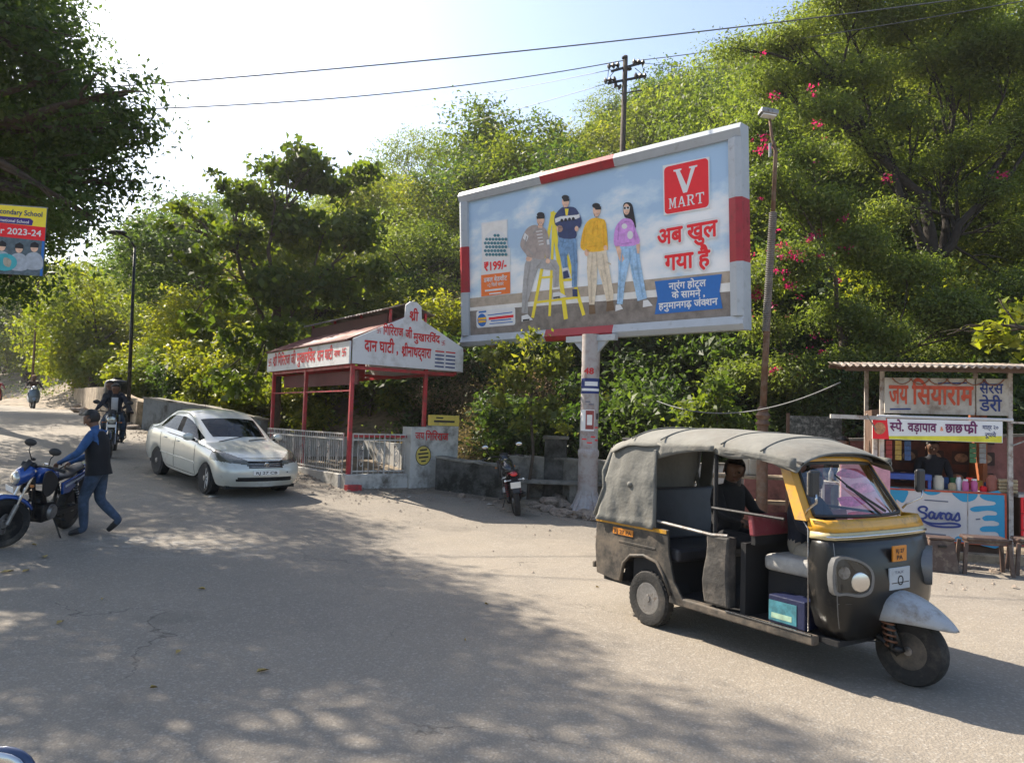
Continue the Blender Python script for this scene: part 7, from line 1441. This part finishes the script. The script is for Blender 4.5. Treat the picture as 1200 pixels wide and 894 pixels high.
idle = J(pelvis=(0, 0, .92), chest=(.0, 0, 1.28), neck=(.01, 0, 1.45), head=(.03, 0, 1.58), look=(1, 0, -.1), shoL=(0, .19, 1.39), shoR=(0, -.19, 1.39), elbL=(.06, .25, 1.13), elbR=(.06, -.25, 1.13), wriL=(.24, .18, 1.02), wriR=(.24, -.18, 1.02), hipL=(0, .09, .90), hipR=(0, -.09, .90), kneL=(.02, .10, .49), kneR=(.02, -.10, .49), ankL=(0, .10, .09), ankR=(0, -.10, .09), toeL=(.18, .12, .03), toeR=(.18, -.12, .03), grip=.7)
pv_ = KO + kx * .98 + ky * .98; person('vendor in dark shirt standing inside the snack kiosk', idle, dict(shirt=CD, trousers=CGR), loc=(pv_.x, pv_.y, 0.03), rz=KY - radians(90))
pq = at(988, 560, 12.1); person('man in dark clothes standing left of the kiosk by the speckled board', idle, dict(shirt=CBK, trousers=CGR, skin=mat('skin_deep', (.12, .06, .04), .55)), loc=(pq.x, pq.y, 0), rz=radians(-120), sc=1.02)
# ------------------------------------------------------------------ vegetation
def leaves(name, blobs, n, size, material, parent=None, asp=.5, twigs=None, tsig=.22, flatz=.6, updir=.5, shell=.55, jit=.35, seed=0):
    """n leaf-sized folded quads gathered in twig clumps through the blobs [(centre, radii)]"""
    rg = np.random.default_rng(seed + 5); nb = len(blobs)
    C_ = np.array([b[0] for b in blobs], float); Rr = np.array([b[1] for b in blobs], float)
    wt = (Rr[:, 0] * Rr[:, 1] + Rr[:, 0] * Rr[:, 2]) ; wt = wt / wt.sum()
    K = twigs or max(8, n // 26)
    bi = rg.choice(nb, K, p=wt); d = rg.normal(size=(K, 3)); d /= np.linalg.norm(d, axis=1)[:, None]
    rad = shell + (1 - shell) * rg.random(K) ** .6; rad *= rg.random(K) ** .12
    tw = C_[bi] + d * Rr[bi] * rad[:, None]
    ti = rg.integers(0, K, n); sg = np.array([tsig, tsig, tsig * flatz])
    c = tw[ti] + rg.normal(size=(n, 3)) * sg * (0.6 + .8 * rg.random((K, 1))[ti])
    out = d[ti]
    nrm = out * .5 + rg.normal(size=(n, 3)) * .75 + np.array([0, 0, updir]); nrm /= np.linalg.norm(nrm, axis=1)[:, None]
    ax = np.cross(nrm, rg.normal(size=(n, 3))); ax /= np.linalg.norm(ax, axis=1)[:, None] + 1e-9
    sd = np.cross(nrm, ax); s_ = size * (1 + jit * rg.normal(size=(n, 1))).clip(.4, 2)
    p0 = c - ax * s_ * .5; p2 = c + ax * s_ * .5 - nrm * s_ * .12; p1 = c + sd * s_ * asp * .5 + nrm * s_ * .1; p3 = c - sd * s_ * asp * .5 + nrm * s_ * .1
    V = np.stack([p0, p1, p2, p3], 1).reshape(-1, 3)
    me = bpy.data.meshes.new(name); me.vertices.add(4 * n); me.vertices.foreach_set('co', V.astype(np.float32).ravel())
    me.loops.add(4 * n); me.loops.foreach_set('vertex_index', np.arange(4 * n, dtype=np.int32))
    me.polygons.add(n); me.polygons.foreach_set('loop_start', np.arange(0, 4 * n, 4, dtype=np.int32)); me.polygons.foreach_set('loop_total', np.full(n, 4, np.int32))
    me.update(); me.materials.append(material)
    o = bpy.data.objects.new(name, me); COL.objects.link(o); o['kind'] = 'stuff'
    if parent: o.parent = parent
    return o
def limb(mb, a, b, r0, r1, bend=.12, k=5, rnd=random):
    a = Vector(a); b = Vector(b); L = (b - a).length; off = Vector((rnd.uniform(-1, 1), rnd.uniform(-1, 1), rnd.uniform(-.2, 1))) * L * bend
    pts = [a.lerp(b, i / k) + off * sin(pi * i / k) * .6 + Vector((rnd.uniform(-1, 1), rnd.uniform(-1, 1), rnd.uniform(-1, 1))) * L * .018 * (0 < i < k) for i in range(k + 1)]
    mb.tube(pts, [r0 + (r1 - r0) * i / k for i in range(k + 1)], n=7); return pts
BARK = mat('bark', (.07, .052, .038), .95, var=.45, scale=9, bump=1., bscale=30)
BARKD = mat('dark_bark', (.028, .022, .018), .95, var=.4, scale=9, bump=1., bscale=30)
BARKP = mat('pale_bark', (.20, .17, .13), .95, var=.3, scale=9, bump=.8, bscale=30)
def blobset(n, c, R, r, seed, flat_=.7):
    rg = random.Random(seed); out = []
    for i in range(n):
        while True:
            p = Vector((rg.uniform(-1, 1), rg.uniform(-1, 1), rg.uniform(-1, 1)))
            if .2 < p.length < 1: break
        k = rg.uniform(.7, 1.25) * r
        out.append((Vector(c) + Vector((p.x * R[0], p.y * R[1], p.z * R[2])), (k, k * rg.uniform(.8, 1.2), k * flat_ * rg.uniform(.8, 1.2))))
    return out
def tree(name, label, cat, loc, blobs, n, size, lm, trunk_r=.2, trunk_h=2.2, bark=None, group=None, rz=0., lean=(0, 0), seed=1, limbs=True, twiggy=2, **kw):
    root = thing(name, label, cat, loc, rz, group); rg = random.Random(seed); mb = MB()
    top = Vector((lean[0], lean[1], trunk_h)); p = [Vector((0, 0, -.3)), Vector((0, 0, .1)), top * .5 + Vector((rg.uniform(-.1, .1), rg.uniform(-.1, .1), 0)), top]
    if trunk_r:
        mb.tube(p, [trunk_r * 1.5, trunk_r * 1.15, trunk_r * .95, trunk_r * .8], n=10)
        if limbs:
            cz = max(b[0].z for b in blobs)
            forks = [top, top + (Vector((sum(b[0].x for b in blobs) / len(blobs), sum(b[0].y for b in blobs) / len(blobs), cz)) - top) * .35]
            limb(mb, forks[0], forks[1], trunk_r * .78, trunk_r * .5, .06)
            nk = max(2, len(blobs) // 4); seeds = rg.sample([b[0] for b in blobs], nk); prim = []
            for it in range(4):
                gr = [[] for _ in seeds]
                for c, r in blobs: gr[min(range(nk), key=lambda q: (seeds[q] - c).length)].append(c)
                seeds = [sum(g, Vector()) / len(g) if g else seeds[q] for q, g in enumerate(gr)]
            for sd_ in seeds:
                st = forks[0].lerp(forks[1], rg.random() ** .8)
                prim.append(limb(mb, st, st.lerp(sd_, .85), trunk_r * rg.uniform(.42, .6), trunk_r * .18, .2, 7, rnd=rg))
            for i, (c, r) in enumerate(blobs):
                q_ = min(range(nk), key=lambda q: (seeds[q] - c).length); st = prim[q_][rg.choice((3, 4, 5, 6))]
                pts = limb(mb, st, c, trunk_r * rg.uniform(.16, .24), trunk_r * .06, .2, rnd=rg)
                for q in range(twiggy):
                    e = c + Vector((rg.uniform(-1, 1) * r[0], rg.uniform(-1, 1) * r[1], rg.uniform(-.6, 1) * r[2])) * .9
                    limb(mb, pts[rg.choice((2, 3, 4))], e, trunk_r * .09, trunk_r * .02, .2, 3, rnd=rg)
        mb.build('trunk', bark or BARK, root, smooth=0)
    leaves('crown', blobs, n, size, lm, root, seed=seed, **kw)
    return root
G = lambda *c: [tuple(x) for x in c]
L_DARK = leafmat('dark_leaf', G((.030, .056, .022), (.056, .092, .030), (.10, .135, .042)), .46, (1.7, 1.9, .6), objvar=.1)
L_TEAK = leafmat('broad_leaf', G((.035, .062, .016), (.065, .10, .022), (.13, .16, .035)), .5, (2.0, 2.0, .5), objvar=.05)
L_ACAC = leafmat('feathery_leaf', G((.068, .098, .028), (.138, .175, .046), (.245, .27, .08)), .5, (1.7, 1.8, .6), objvar=.1)
L_MID = leafmat('mid_green_leaf', G((.05, .082, .02), (.11, .15, .032), (.23, .25, .055)), .5, (1.9, 1.9, .5), objvar=.28)
L_LIGHT = leafmat('yellow_green_leaf', G((.10, .145, .022), (.17, .215, .03), (.27, .285, .045)), .5, (1.8, 1.7, .4), objvar=.12)
L_DRY = leafmat('dry_leaf', G((.22, .165, .10), (.32, .25, .15), (.22, .21, .08)), .4, (1.4, 1.3, .8), objvar=.15)
L_PINK = leafmat('pink_bract', G((.38, .02, .12), (.5, .035, .17), (.42, .05, .12)), .5, (1.5, .6, .9), objvar=.1)

# prototypes for the hillside, each used once itself and then copied
HILLT = []
def proto(i, lm, n, size, R, r, nb, h, name='hill_tree', th=.5, tr=.13, **kw):
    bl = blobset(nb, (0, 0, h), R, r, 40 + i); t = tree(name, 'tree', 'tree', (0, 0, -50), bl, n, size, lm, tr, h * th, seed=60 + i, **{**dict(shell=.7), **kw}); HILLT.append(t); return t
proto(0, L_MID, 19000, .105, (2.0, 2.0, 1.7), .85, 17, 2.3, tsig=.19, updir=.6)
proto(1, L_ACAC, 24000, .075, (2.5, 2.5, 1.6), .8, 20, 2.6, tsig=.24, flatz=.35, updir=.8)
proto(2, L_LIGHT, 13000, .115, (1.8, 1.8, 1.5), .7, 15, 2.0, tsig=.2)
proto(3, L_DARK, 17000, .11, (1.9, 1.9, 1.9), .85, 17, 2.6, tsig=.2)
proto(4, L_DRY, 9500, .085, (1.7, 1.7, 1.4), .8, 12, 1.9, tsig=.34, twiggy=6, bark=BARKP, tr=.07)
proto(5, L_LIGHT, 5200, .13, (.9, .9, .7), .5, 8, .9, name='shrub', tsig=.16, tr=.04)
proto(6, L_MID, 6500, .10, (1.0, 1.0, .8), .5, 9, .9, name='shrub', tsig=.16, tr=.04)
proto(7, L_DARK, 6000, .11, (1.0, 1.0, .7), .55, 9, .8, name='shrub', tsig=.16, tr=.04)
WORDS = {0: 'mid green bushy tree', 1: 'feathery grey green acacia', 2: 'bright yellow green tree', 3: 'dark green dense tree', 4: 'dry leafless bush',
         5: 'bright yellow green shrub', 6: 'mid green low shrub', 7: 'dark green low shrub'}
TCOUNT = [0] * 8
def proj(p):
    q = Vector(p) - CAM; z = q.dot(FW)
    return (600 + FPX * q.dot(RT) / z, 447 - FPX * q.dot(UP) / z) if z > .1 else (-9999, 0)
def zone(u_, v_, y):
    a = 'beyond the far end of the road' if u_ < 90 else 'beyond the wall left of the pavilion' if u_ < 300 else 'behind the red pavilion' if u_ < 520 else 'on the slope over the billboard' if u_ < 860 and v_ < 300 else 'in the thicket under the billboard' if u_ < 860 else 'on the slope over the snack kiosk'
    a = a + (' left part' if (u_ % 120) < 60 else '') if False else a
    return a + ', ' + ('left', 'middle', 'right')[int((max(0, min(1199, u_)) % 120) // 40)] + (', low down' if y < 28 else ', half way' if y < 60 else ', on the crest')
def put(k, x, y, s_, label=None, group=None, z=None, rz=None):
    zz = (groundz(x, y) - .15) if z is None else z; rz = random.uniform(0, 6.28) if rz is None else rz
    sc_ = (s_ * random.uniform(.9, 1.2), s_ * random.uniform(.9, 1.2), s_ * random.uniform(.8, 1.2))
    lb = label or WORDS[k] + ' ' + zone(*proj((x, y, zz + 2)), y); group = group or ('trees covering the hillside' if k < 4 else 'bushes on the hillside')
    if TCOUNT[k] == 0:
        r_ = HILLT[k]; r_.location = (x, y, zz); r_.rotation_euler = (0, 0, rz); r_.scale = sc_; r_['label'] = lb; r_['group'] = group
    else: r_ = copy_tree(HILLT[k], (x, y, zz), rz, lb, group, sc_)
    TCOUNT[k] += 1; return r_
SKL = [(0, 330), (100, 285), (130, 262), (250, 245), (350, 215), (480, 165), (560, 140), (640, 118), (700, 98), (800, 86), (870, 66), (905, 30), (940, 0), (960, -90)]
rh = random.Random(5); row = 0
y = 19.
while y < 135:
    stp = 3.1 + (y - 17.5) * .085; x = -y * .95 - 4
    while x < y * .8 + 6:
        px = x + rh.uniform(-.45, .45) * stp; py = y + rh.uniform(-.45, .45) * stp; x += stp * rh.uniform(.85, 1.15)
        h_ = float(hill(px, py))
        if h_ < .5: continue
        u_, v_ = proj((px, py, hz(px, py) + 3))
        if not (-60 < u_ < 1270) or v_ < -60: continue
        if px > 6 and py < 20: continue
        if -7 < px < 5 and h_ < 1.6: continue
        f = sin(px * .13 + 1.3) * cos(py * .09) + rh.uniform(-.7, .7)
        crest = (430 < u_ < 860 and py > 60)
        if crest: k = rh.choice((4, 4, 1, 4, 4))
        elif px < -12: k = rh.choice((0, 3, 0, 2, 1, 1))
        elif f > .45: k = rh.choice((2, 0, 2))
        elif f < -.55: k = rh.choice((3, 0))
        elif px > 7: k = rh.choice((1, 1, 0, 1, 3))
        else: k = rh.choice((0, 1, 0, 1, 2, 1, 4))
        sc0 = rh.uniform(.75, 1.15) * (1 + (y - 17) * .020) * (.7 if crest else 1) * (1.2 if px < -10 else 1); zg = hz(px, py)
        while sc0 > .35:
            us, vs_ = proj((px, py, zg + (4.4 if k != 4 else 3.6) * sc0))
            if vs_ > np.interp(us, [a for a, b in SKL], [b for a, b in SKL]): break
            sc0 -= .1
        if sc0 <= .35: continue
        put(k, px, py, sc0)
        row += 1
    y += stp * .9
print('hill trees', row)
def onhill(u, v, dmin=17.):
    """point of the ground that the survey pixel shows"""
    d = ray(u, v); t = dmin
    while t < 160:
        p = CAM + d * t
        if p.z <= hz(p.x, p.y): return p
        t += .15
    return CAM + d * 60
for (k, u, v, s_) in ((5, 200, 452, 1.5), (5, 150, 455, 1.4), (2, 240, 440, .9), (6, 262, 455, 1.4), (5, 290, 450, 1.3), (6, 120, 455, 1.6), (5, 225, 420, 1.6), (5, 180, 400, 1.8), (6, 300, 420, 1.4), (5, 345, 450, 1.5), (5, 375, 440, 1.5), (6, 360, 470, 1.2),
        (5, 420, 450, 1.4), (5, 445, 470, 1.1), (6, 460, 440, 1.5), (5, 400, 400, 1.5), (6, 500, 430, 1.4), (7, 470, 400, 1.6), (2, 345, 400, .8), (2, 430, 380, .8), (4, 565, 440, .7), (4, 590, 470, .6), (4, 545, 420, .7), (4, 520, 450, .5), (7, 600, 500, 1.1), (7, 640, 480, 1.3),
        (7, 560, 400, 1.2), (7, 720, 470, 1.5), (7, 760, 450, 1.5), (7, 800, 420, 1.3), (7, 820, 470, 1.5), (7, 880, 470, 1.5), (7, 930, 460, 1.6), (7, 680, 440, 1.4), (7, 620, 430, 1.2), (7, 980, 440, 1.5), (7, 740, 410, 1.3), (7, 1050, 420, 1.5)):
    p = onhill(u, v); put(k, p.x, p.y, s_)
rt = random.Random(8); x = -15.
while x < 17:
    yt = float(np.interp(x, [a for a, b in TOE], [b for a, b in TOE]))
    for d_ in (.2, 1.9, 3.6):
        if -6.2 < x < -2.4 and d_ < 1: continue
        xx, yy = x + rt.uniform(-.5, .5), yt + d_ + rt.uniform(-.3, .5)
        k = rt.choice((7, 7, 3, 7, 7)) if x > -2 else rt.choice((6, 5, 6, 7, 0))
        if -2.6 < x < 1.2 and d_ < 3: k = rt.choice((4, 7, 7))
        put(k, xx, yy, (1.35 if k > 4 else .62) * rt.uniform(.85, 1.25))
    x += 1.55
for (u, v, Y, k, s_) in ((1010, 30, 27, 1, 2.0), (1060, 40, 27, 1, 2.2), (1120, 0, 26, 1, 2.4), (1180, 20, 27, 1, 2.5), (1240, 30, 26, 1, 2.4), (930, 170, 25, 1, 1.7), (990, 150, 24, 1, 1.8), (1150, 150, 25, 2, 2.), (1200, 190, 23, 2, 1.9), (1080, 240, 25, 1, 1.9), (1020, 120, 28, 1, 2.)):
    p = at(u, v, Y); put(k, p.x, p.y, s_, z=max(hz(p.x, p.y) - .2, min(p.z - 3.2 * s_, hz(p.x, p.y) + 1.)))
rc = random.Random(31)
for i in range(30):
    u = rc.uniform(575, 860); v = 150 - (u - 575) * .22 + rc.uniform(-10, 26); p = onhill(u, max(v, 84)); put(4, p.x, p.y, rc.uniform(.7, 1.0) * (1 + p.y * .006))
# loose undergrowth over the bare soil of the slope
def under(name, n, cond, size, m_, seed):
    rg = random.Random(seed); pts = []
    while len(pts) < n:
        yy = 17 + rg.random() ** 1.6 * 75; xx = rg.uniform(-yy * .85, yy * .75)
        if hill(xx, yy) > .15 and cond(xx, yy): pts.append((Vector((xx, yy, hz(xx, yy) + .15)), (.9 + yy * .02, .9 + yy * .02, .35)))
    o = leaves(name, pts, n * 60, size, m_, None, twigs=n * 3, tsig=.28, flatz=.5, updir=.9, shell=.2, seed=seed)
    return o
for nm_, n_, sz_, m_, sd_ in (('green undergrowth', 900, .13, L_MID, 3), ('dry grass and litter', 500, .09, L_DRY, 4), ('dark creepers', 500, .14, L_DARK, 6)):
    o = under('undergrowth', n_, lambda a, b: True, sz_, m_, sd_); tagp(o, nm_ + ' spread over the soil of the hillside', 'undergrowth')

def pixblobs(L_, base, Yd, seed=0, fz=.75):
    rg = random.Random(seed); out = []
    for q in L_:
        u, v, r_ = q[:3]; Y = (q[3] if len(q) > 3 else Yd) + rg.uniform(-.6, .6); p = at(u, v, Y); k = r_ / FPX * Y
        out.append((p - Vector(base), (k, k * 1.1, k * fz)))
    return out
# the great dark tree over the left of the road, whose crown shades the foreground
base = Vector((-12.5, 10.5, gz(-12.5, 10.5)))
bl = pixblobs([(150, 110, 42), (158, 150, 34), (120, 150, 50), (95, 205, 50), (60, 150, 70), (50, 235, 55), (105, 255, 32), (20, 280, 55), (30, 60, 80), (70, 95, 40), (0, 190, 80), (15, 330, 40), (130, 215, 32), (-40, 100, 110), (-50, 260, 90), (20, 10, 60), (-20, -40, 90)], base, 11.8, 3)
for (x_, y_, z_, r_) in ((-9.9, 14.9, 10.0, 1.1), (-9.5, 13.2, 10.0, 1.2), (-9.6, 10.6, 7.6, 1.3), (-8.6, 7.4, 7.2, 1.2), (-10.8, 7.6, 7.6, 1.5), (-8.2, 9.4, 7.3, 1.0), (-12., 16.5, 7, 1.5), (-11.2, 18.5, 9, 1.3), (-15., 19., 8.5, 1.8), (-10.4, 12.0, 8.4, 1.3), (-8.6, 8.8, 8.6, 1.6), (-8.6, 9.8, 10.0, 1.2), (-9.4, 6.6, 8.0, 1.6), (-7.6, 6.2, 8.6, 1.2), (-10.4, 9.4, 6.8, 1.8), (-9.2, 12.6, 6.6, 1.7), (-10.6, 13.4, 8.0, 1.7), (-11.6, 5.6, 7.0, 1.8),
        (-9.6, 4.4, 7.6, 1.4), (-12.6, 8.0, 9.0, 1.9), (-9.2, 14.6, 7.6, 1.2), (-12.8, 11.6, 7.0, 1.9), (-7.9, 10.8, 9.6, 1.5), (-10.5, 16.5, 8.2, 1.6), (-12.5, 18.6, 8.2, 1.8), (-10.2, 15.8, 9.4, 1.1), (-14., 16.0, 8, 1.7), (-8.8, 3.2, 6.9, 1.2), (-13.0, 14.6, 7.4, 1.9), (-11.4, 3.2, 6.4, 1.4)):
    bl.append((Vector((x_, y_, z_)) - base, (r_, r_, r_ * .62)))
tree('shade_tree', 'huge dark leafy tree overhanging the left side of the road', 'tree', base, bl, 150000, .095, L_DARK, .42, 3.4, seed=9, tsig=.23, twigs=3600, shell=.35)
for i, (x_, y_, s_) in enumerate(((-17.4, 23.0, 1.1), (-24.5, 30.0, 1.15), (-33., 37., 1.2))):
    base = Vector((x_, y_, gz(x_, y_))); bl = blobset(13, (0.8, 0, 6.9 * s_), (3.0 * s_, 3.2 * s_, 1.9 * s_), 1.5 * s_, 70 + i)
    tree('roadside_tree', ('dark leafy tree on the left verge behind the school banner', 'hazy green tree on the left verge further up the road', 'pale green tree at the far left bend of the road')[i], 'tree', base, bl, 26000, .13, (L_DARK, L_MID, L_MID)[i], .3, 4.2, seed=20 + i, tsig=.26)
# broad-leaved tree behind the pavilion
base = Vector(at(322, 497, 21.)); base.z = hz(base.x, base.y) - .1
bl = pixblobs([(352, 182, 20), (340, 205, 26), (300, 235, 34), (262, 218, 14), (250, 205, 8), (385, 215, 30), (425, 205, 16), (415, 270, 36), (350, 270, 46), (285, 285, 38), (232, 255, 18), (215, 245, 10), (228, 300, 16), (325, 335, 42), (395, 335, 34), (265, 350, 24), (440, 320, 20), (280, 405, 26), (330, 390, 24), (255, 440, 18), (225, 375, 14), (290, 455, 22), (345, 430, 24), (245, 320, 14), (200, 262, 7), (375, 185, 12), (310, 195, 10)], base, 21, 5)
tree('teak_tree', 'tall broad-leaved tree with loose dark crown behind the red pavilion', 'tree', base, bl, 11500, .20, L_TEAK, .14, 3.0, seed=12, asp=.62, tsig=.17, twigs=620, updir=.3, shell=.25)
# the feathery tree on the right and the tree under it
base = Vector(at(1118, 430, 18.5)); base.z = hz(base.x, base.y) - .1
bl = pixblobs([(935, 45, 40), (985, 10, 50), (1050, 30, 50), (1120, 10, 60), (1180, 60, 55), (1130, 110, 42), (1010, 95, 42), (905, 100, 30), (1060, 140, 34), (1190, 160, 45), (1160, 225, 38), (1205, 275, 45), (1180, 330, 40), (1035, 250, 26), (1090, 75, 40), (860, 60, 24), (1010, -20, 50), (1100, 190, 22), (1220, 130, 50), (1150, 60, 50), (905, 55, 30), (1070, 200, 22), (950, 90, 30), (1140, 170, 36), (965, 130, 36), (1015, 175, 34), (1230, 60, 60)], base, 18.5, 6, .5)
tree('acacia_tree', 'large feathery acacia with a dark bare trunk above the kiosk', 'tree', base, bl, 140000, .085, L_ACAC, .24, 4.2, seed=13, bark=BARKD, tsig=.30, twigs=4600, flatz=.35, updir=.8, lean=(-.5, 0), asp=.4, shell=.25, twiggy=4)
base = Vector(at(985, 470, 16.6)); base.z = hz(base.x, base.y) - .1
bl = pixblobs([(960, 245, 40), (905, 215, 34), (1000, 290, 44), (930, 310, 40), (1065, 320, 38), (985, 370, 40), (1110, 365, 44), (900, 385, 26), (1170, 395, 40), (880, 330, 22), (1035, 395, 32), (890, 150, 24), (945, 185, 30), (1205, 340, 40), (1000, 430, 40), (930, 440, 40), (870, 440, 30), (1080, 420, 40), (960, 480, 34)], base, 17.2, 7, .6)
t_ = tree('flowering_tree', 'drooping green tree with pink blossoms beside the tall right lamp', 'tree', base, bl, 92000, .085, L_ACAC, .12, 1.6, seed=14, tsig=.22, flatz=.5, twigs=3600, asp=.45, shell=.3)
pb = pixblobs([(895, 162, 5), (958, 272, 6), (906, 275, 5), (918, 290, 7), (934, 300, 8), (950, 280, 5), (884, 345, 8), (926, 335, 5), (872, 362, 5), (905, 292, 5), (905, 436, 5), (1175, 205, 5), (892, 175, 4), (880, 300, 4), (915, 318, 6), (960, 300, 4), (1040, 210, 4), (895, 60, 4), (866, 250, 4), (985, 330, 4)], base, 16.4, 8, 1)
rb = random.Random(3)
for q in range(45): pb += pixblobs([(rb.uniform(862, 1010), rb.uniform(90, 440), 2)], base, 16.4, q, 1)
leaves('blossom', pb, 1300, .05, L_PINK, t_, twigs=260, tsig=.055, seed=4, asp=.8)
# thin climbing stems that hang in the gap of the crown
# sapling in front of the roadside wall
base = Vector(at(618, 588, 16.1)); base.z = gz(base.x, base.y)
bl = pixblobs([(606, 440, 26), (648, 425, 26), (640, 480, 24), (585, 415, 18), (682, 465, 14), (612, 500, 12), (665, 500, 12), (622, 400, 16), (612, 545, 8), (585, 470, 10)], base, 16.2, 9, .8)
tree('sapling', 'slender leafy sapling rising in front of the low roadside wall', 'tree', base, bl, 2600, .12, L_MID, .035, 2.0, seed=15, asp=.55, tsig=.13, updir=.3, shell=.2)
base = Vector(at(835, 560, 15.2)); base.z = gz(base.x, base.y)
bl = pixblobs([(835, 480, 26), (815, 495, 18), (860, 490, 18), (840, 455, 16), (800, 480, 10), (850, 510, 16)], base, 15.2, 10, .8)
tree('leafy_shrub', 'bright green leafy shrub seen above the rickshaw roof', 'shrub', base, bl, 2200, .13, L_MID, .04, 1.2, seed=16, tsig=.13, shell=.2)
base = Vector(at(1290, 560, 12.0)); base.z = 0
bl = pixblobs([(1130, 388, 12), (1160, 392, 12), (1185, 362, 14), (1200, 400, 14), (1110, 392, 7), (1230, 370, 30), (1270, 340, 40), (1170, 350, 6)], base, 12.2, 11, .7)
tree('pale_leaved_tree', 'pale broad-leaved branch reaching in from the right over the kiosk roof', 'tree', base, bl, 900, .17, L_LIGHT, .10, 3.2, seed=17, tsig=.16, asp=.6, shell=.2)
# ------------------------------------------------------------------ dusty air
hm = bpy.data.materials.new('dusty_air'); hm.use_nodes = True; t = hm.node_tree; t.nodes.remove(t.nodes['Principled BSDF'])
pv = node(t, 'ShaderNodeVolumePrincipled'); pv.inputs['Color'].default_value = (.93, .95, .97, 1); pv.inputs['Density'].default_value = HAZE; pv.inputs['Anisotropy'].default_value = .45
t.links.new(pv.outputs[0], t.nodes['Material Output'].inputs['Volume'])
hzb = MB().box(-310, 310, -160, 410, -6, 90).build('haze', hm); hzb['kind'] = 'stuff'
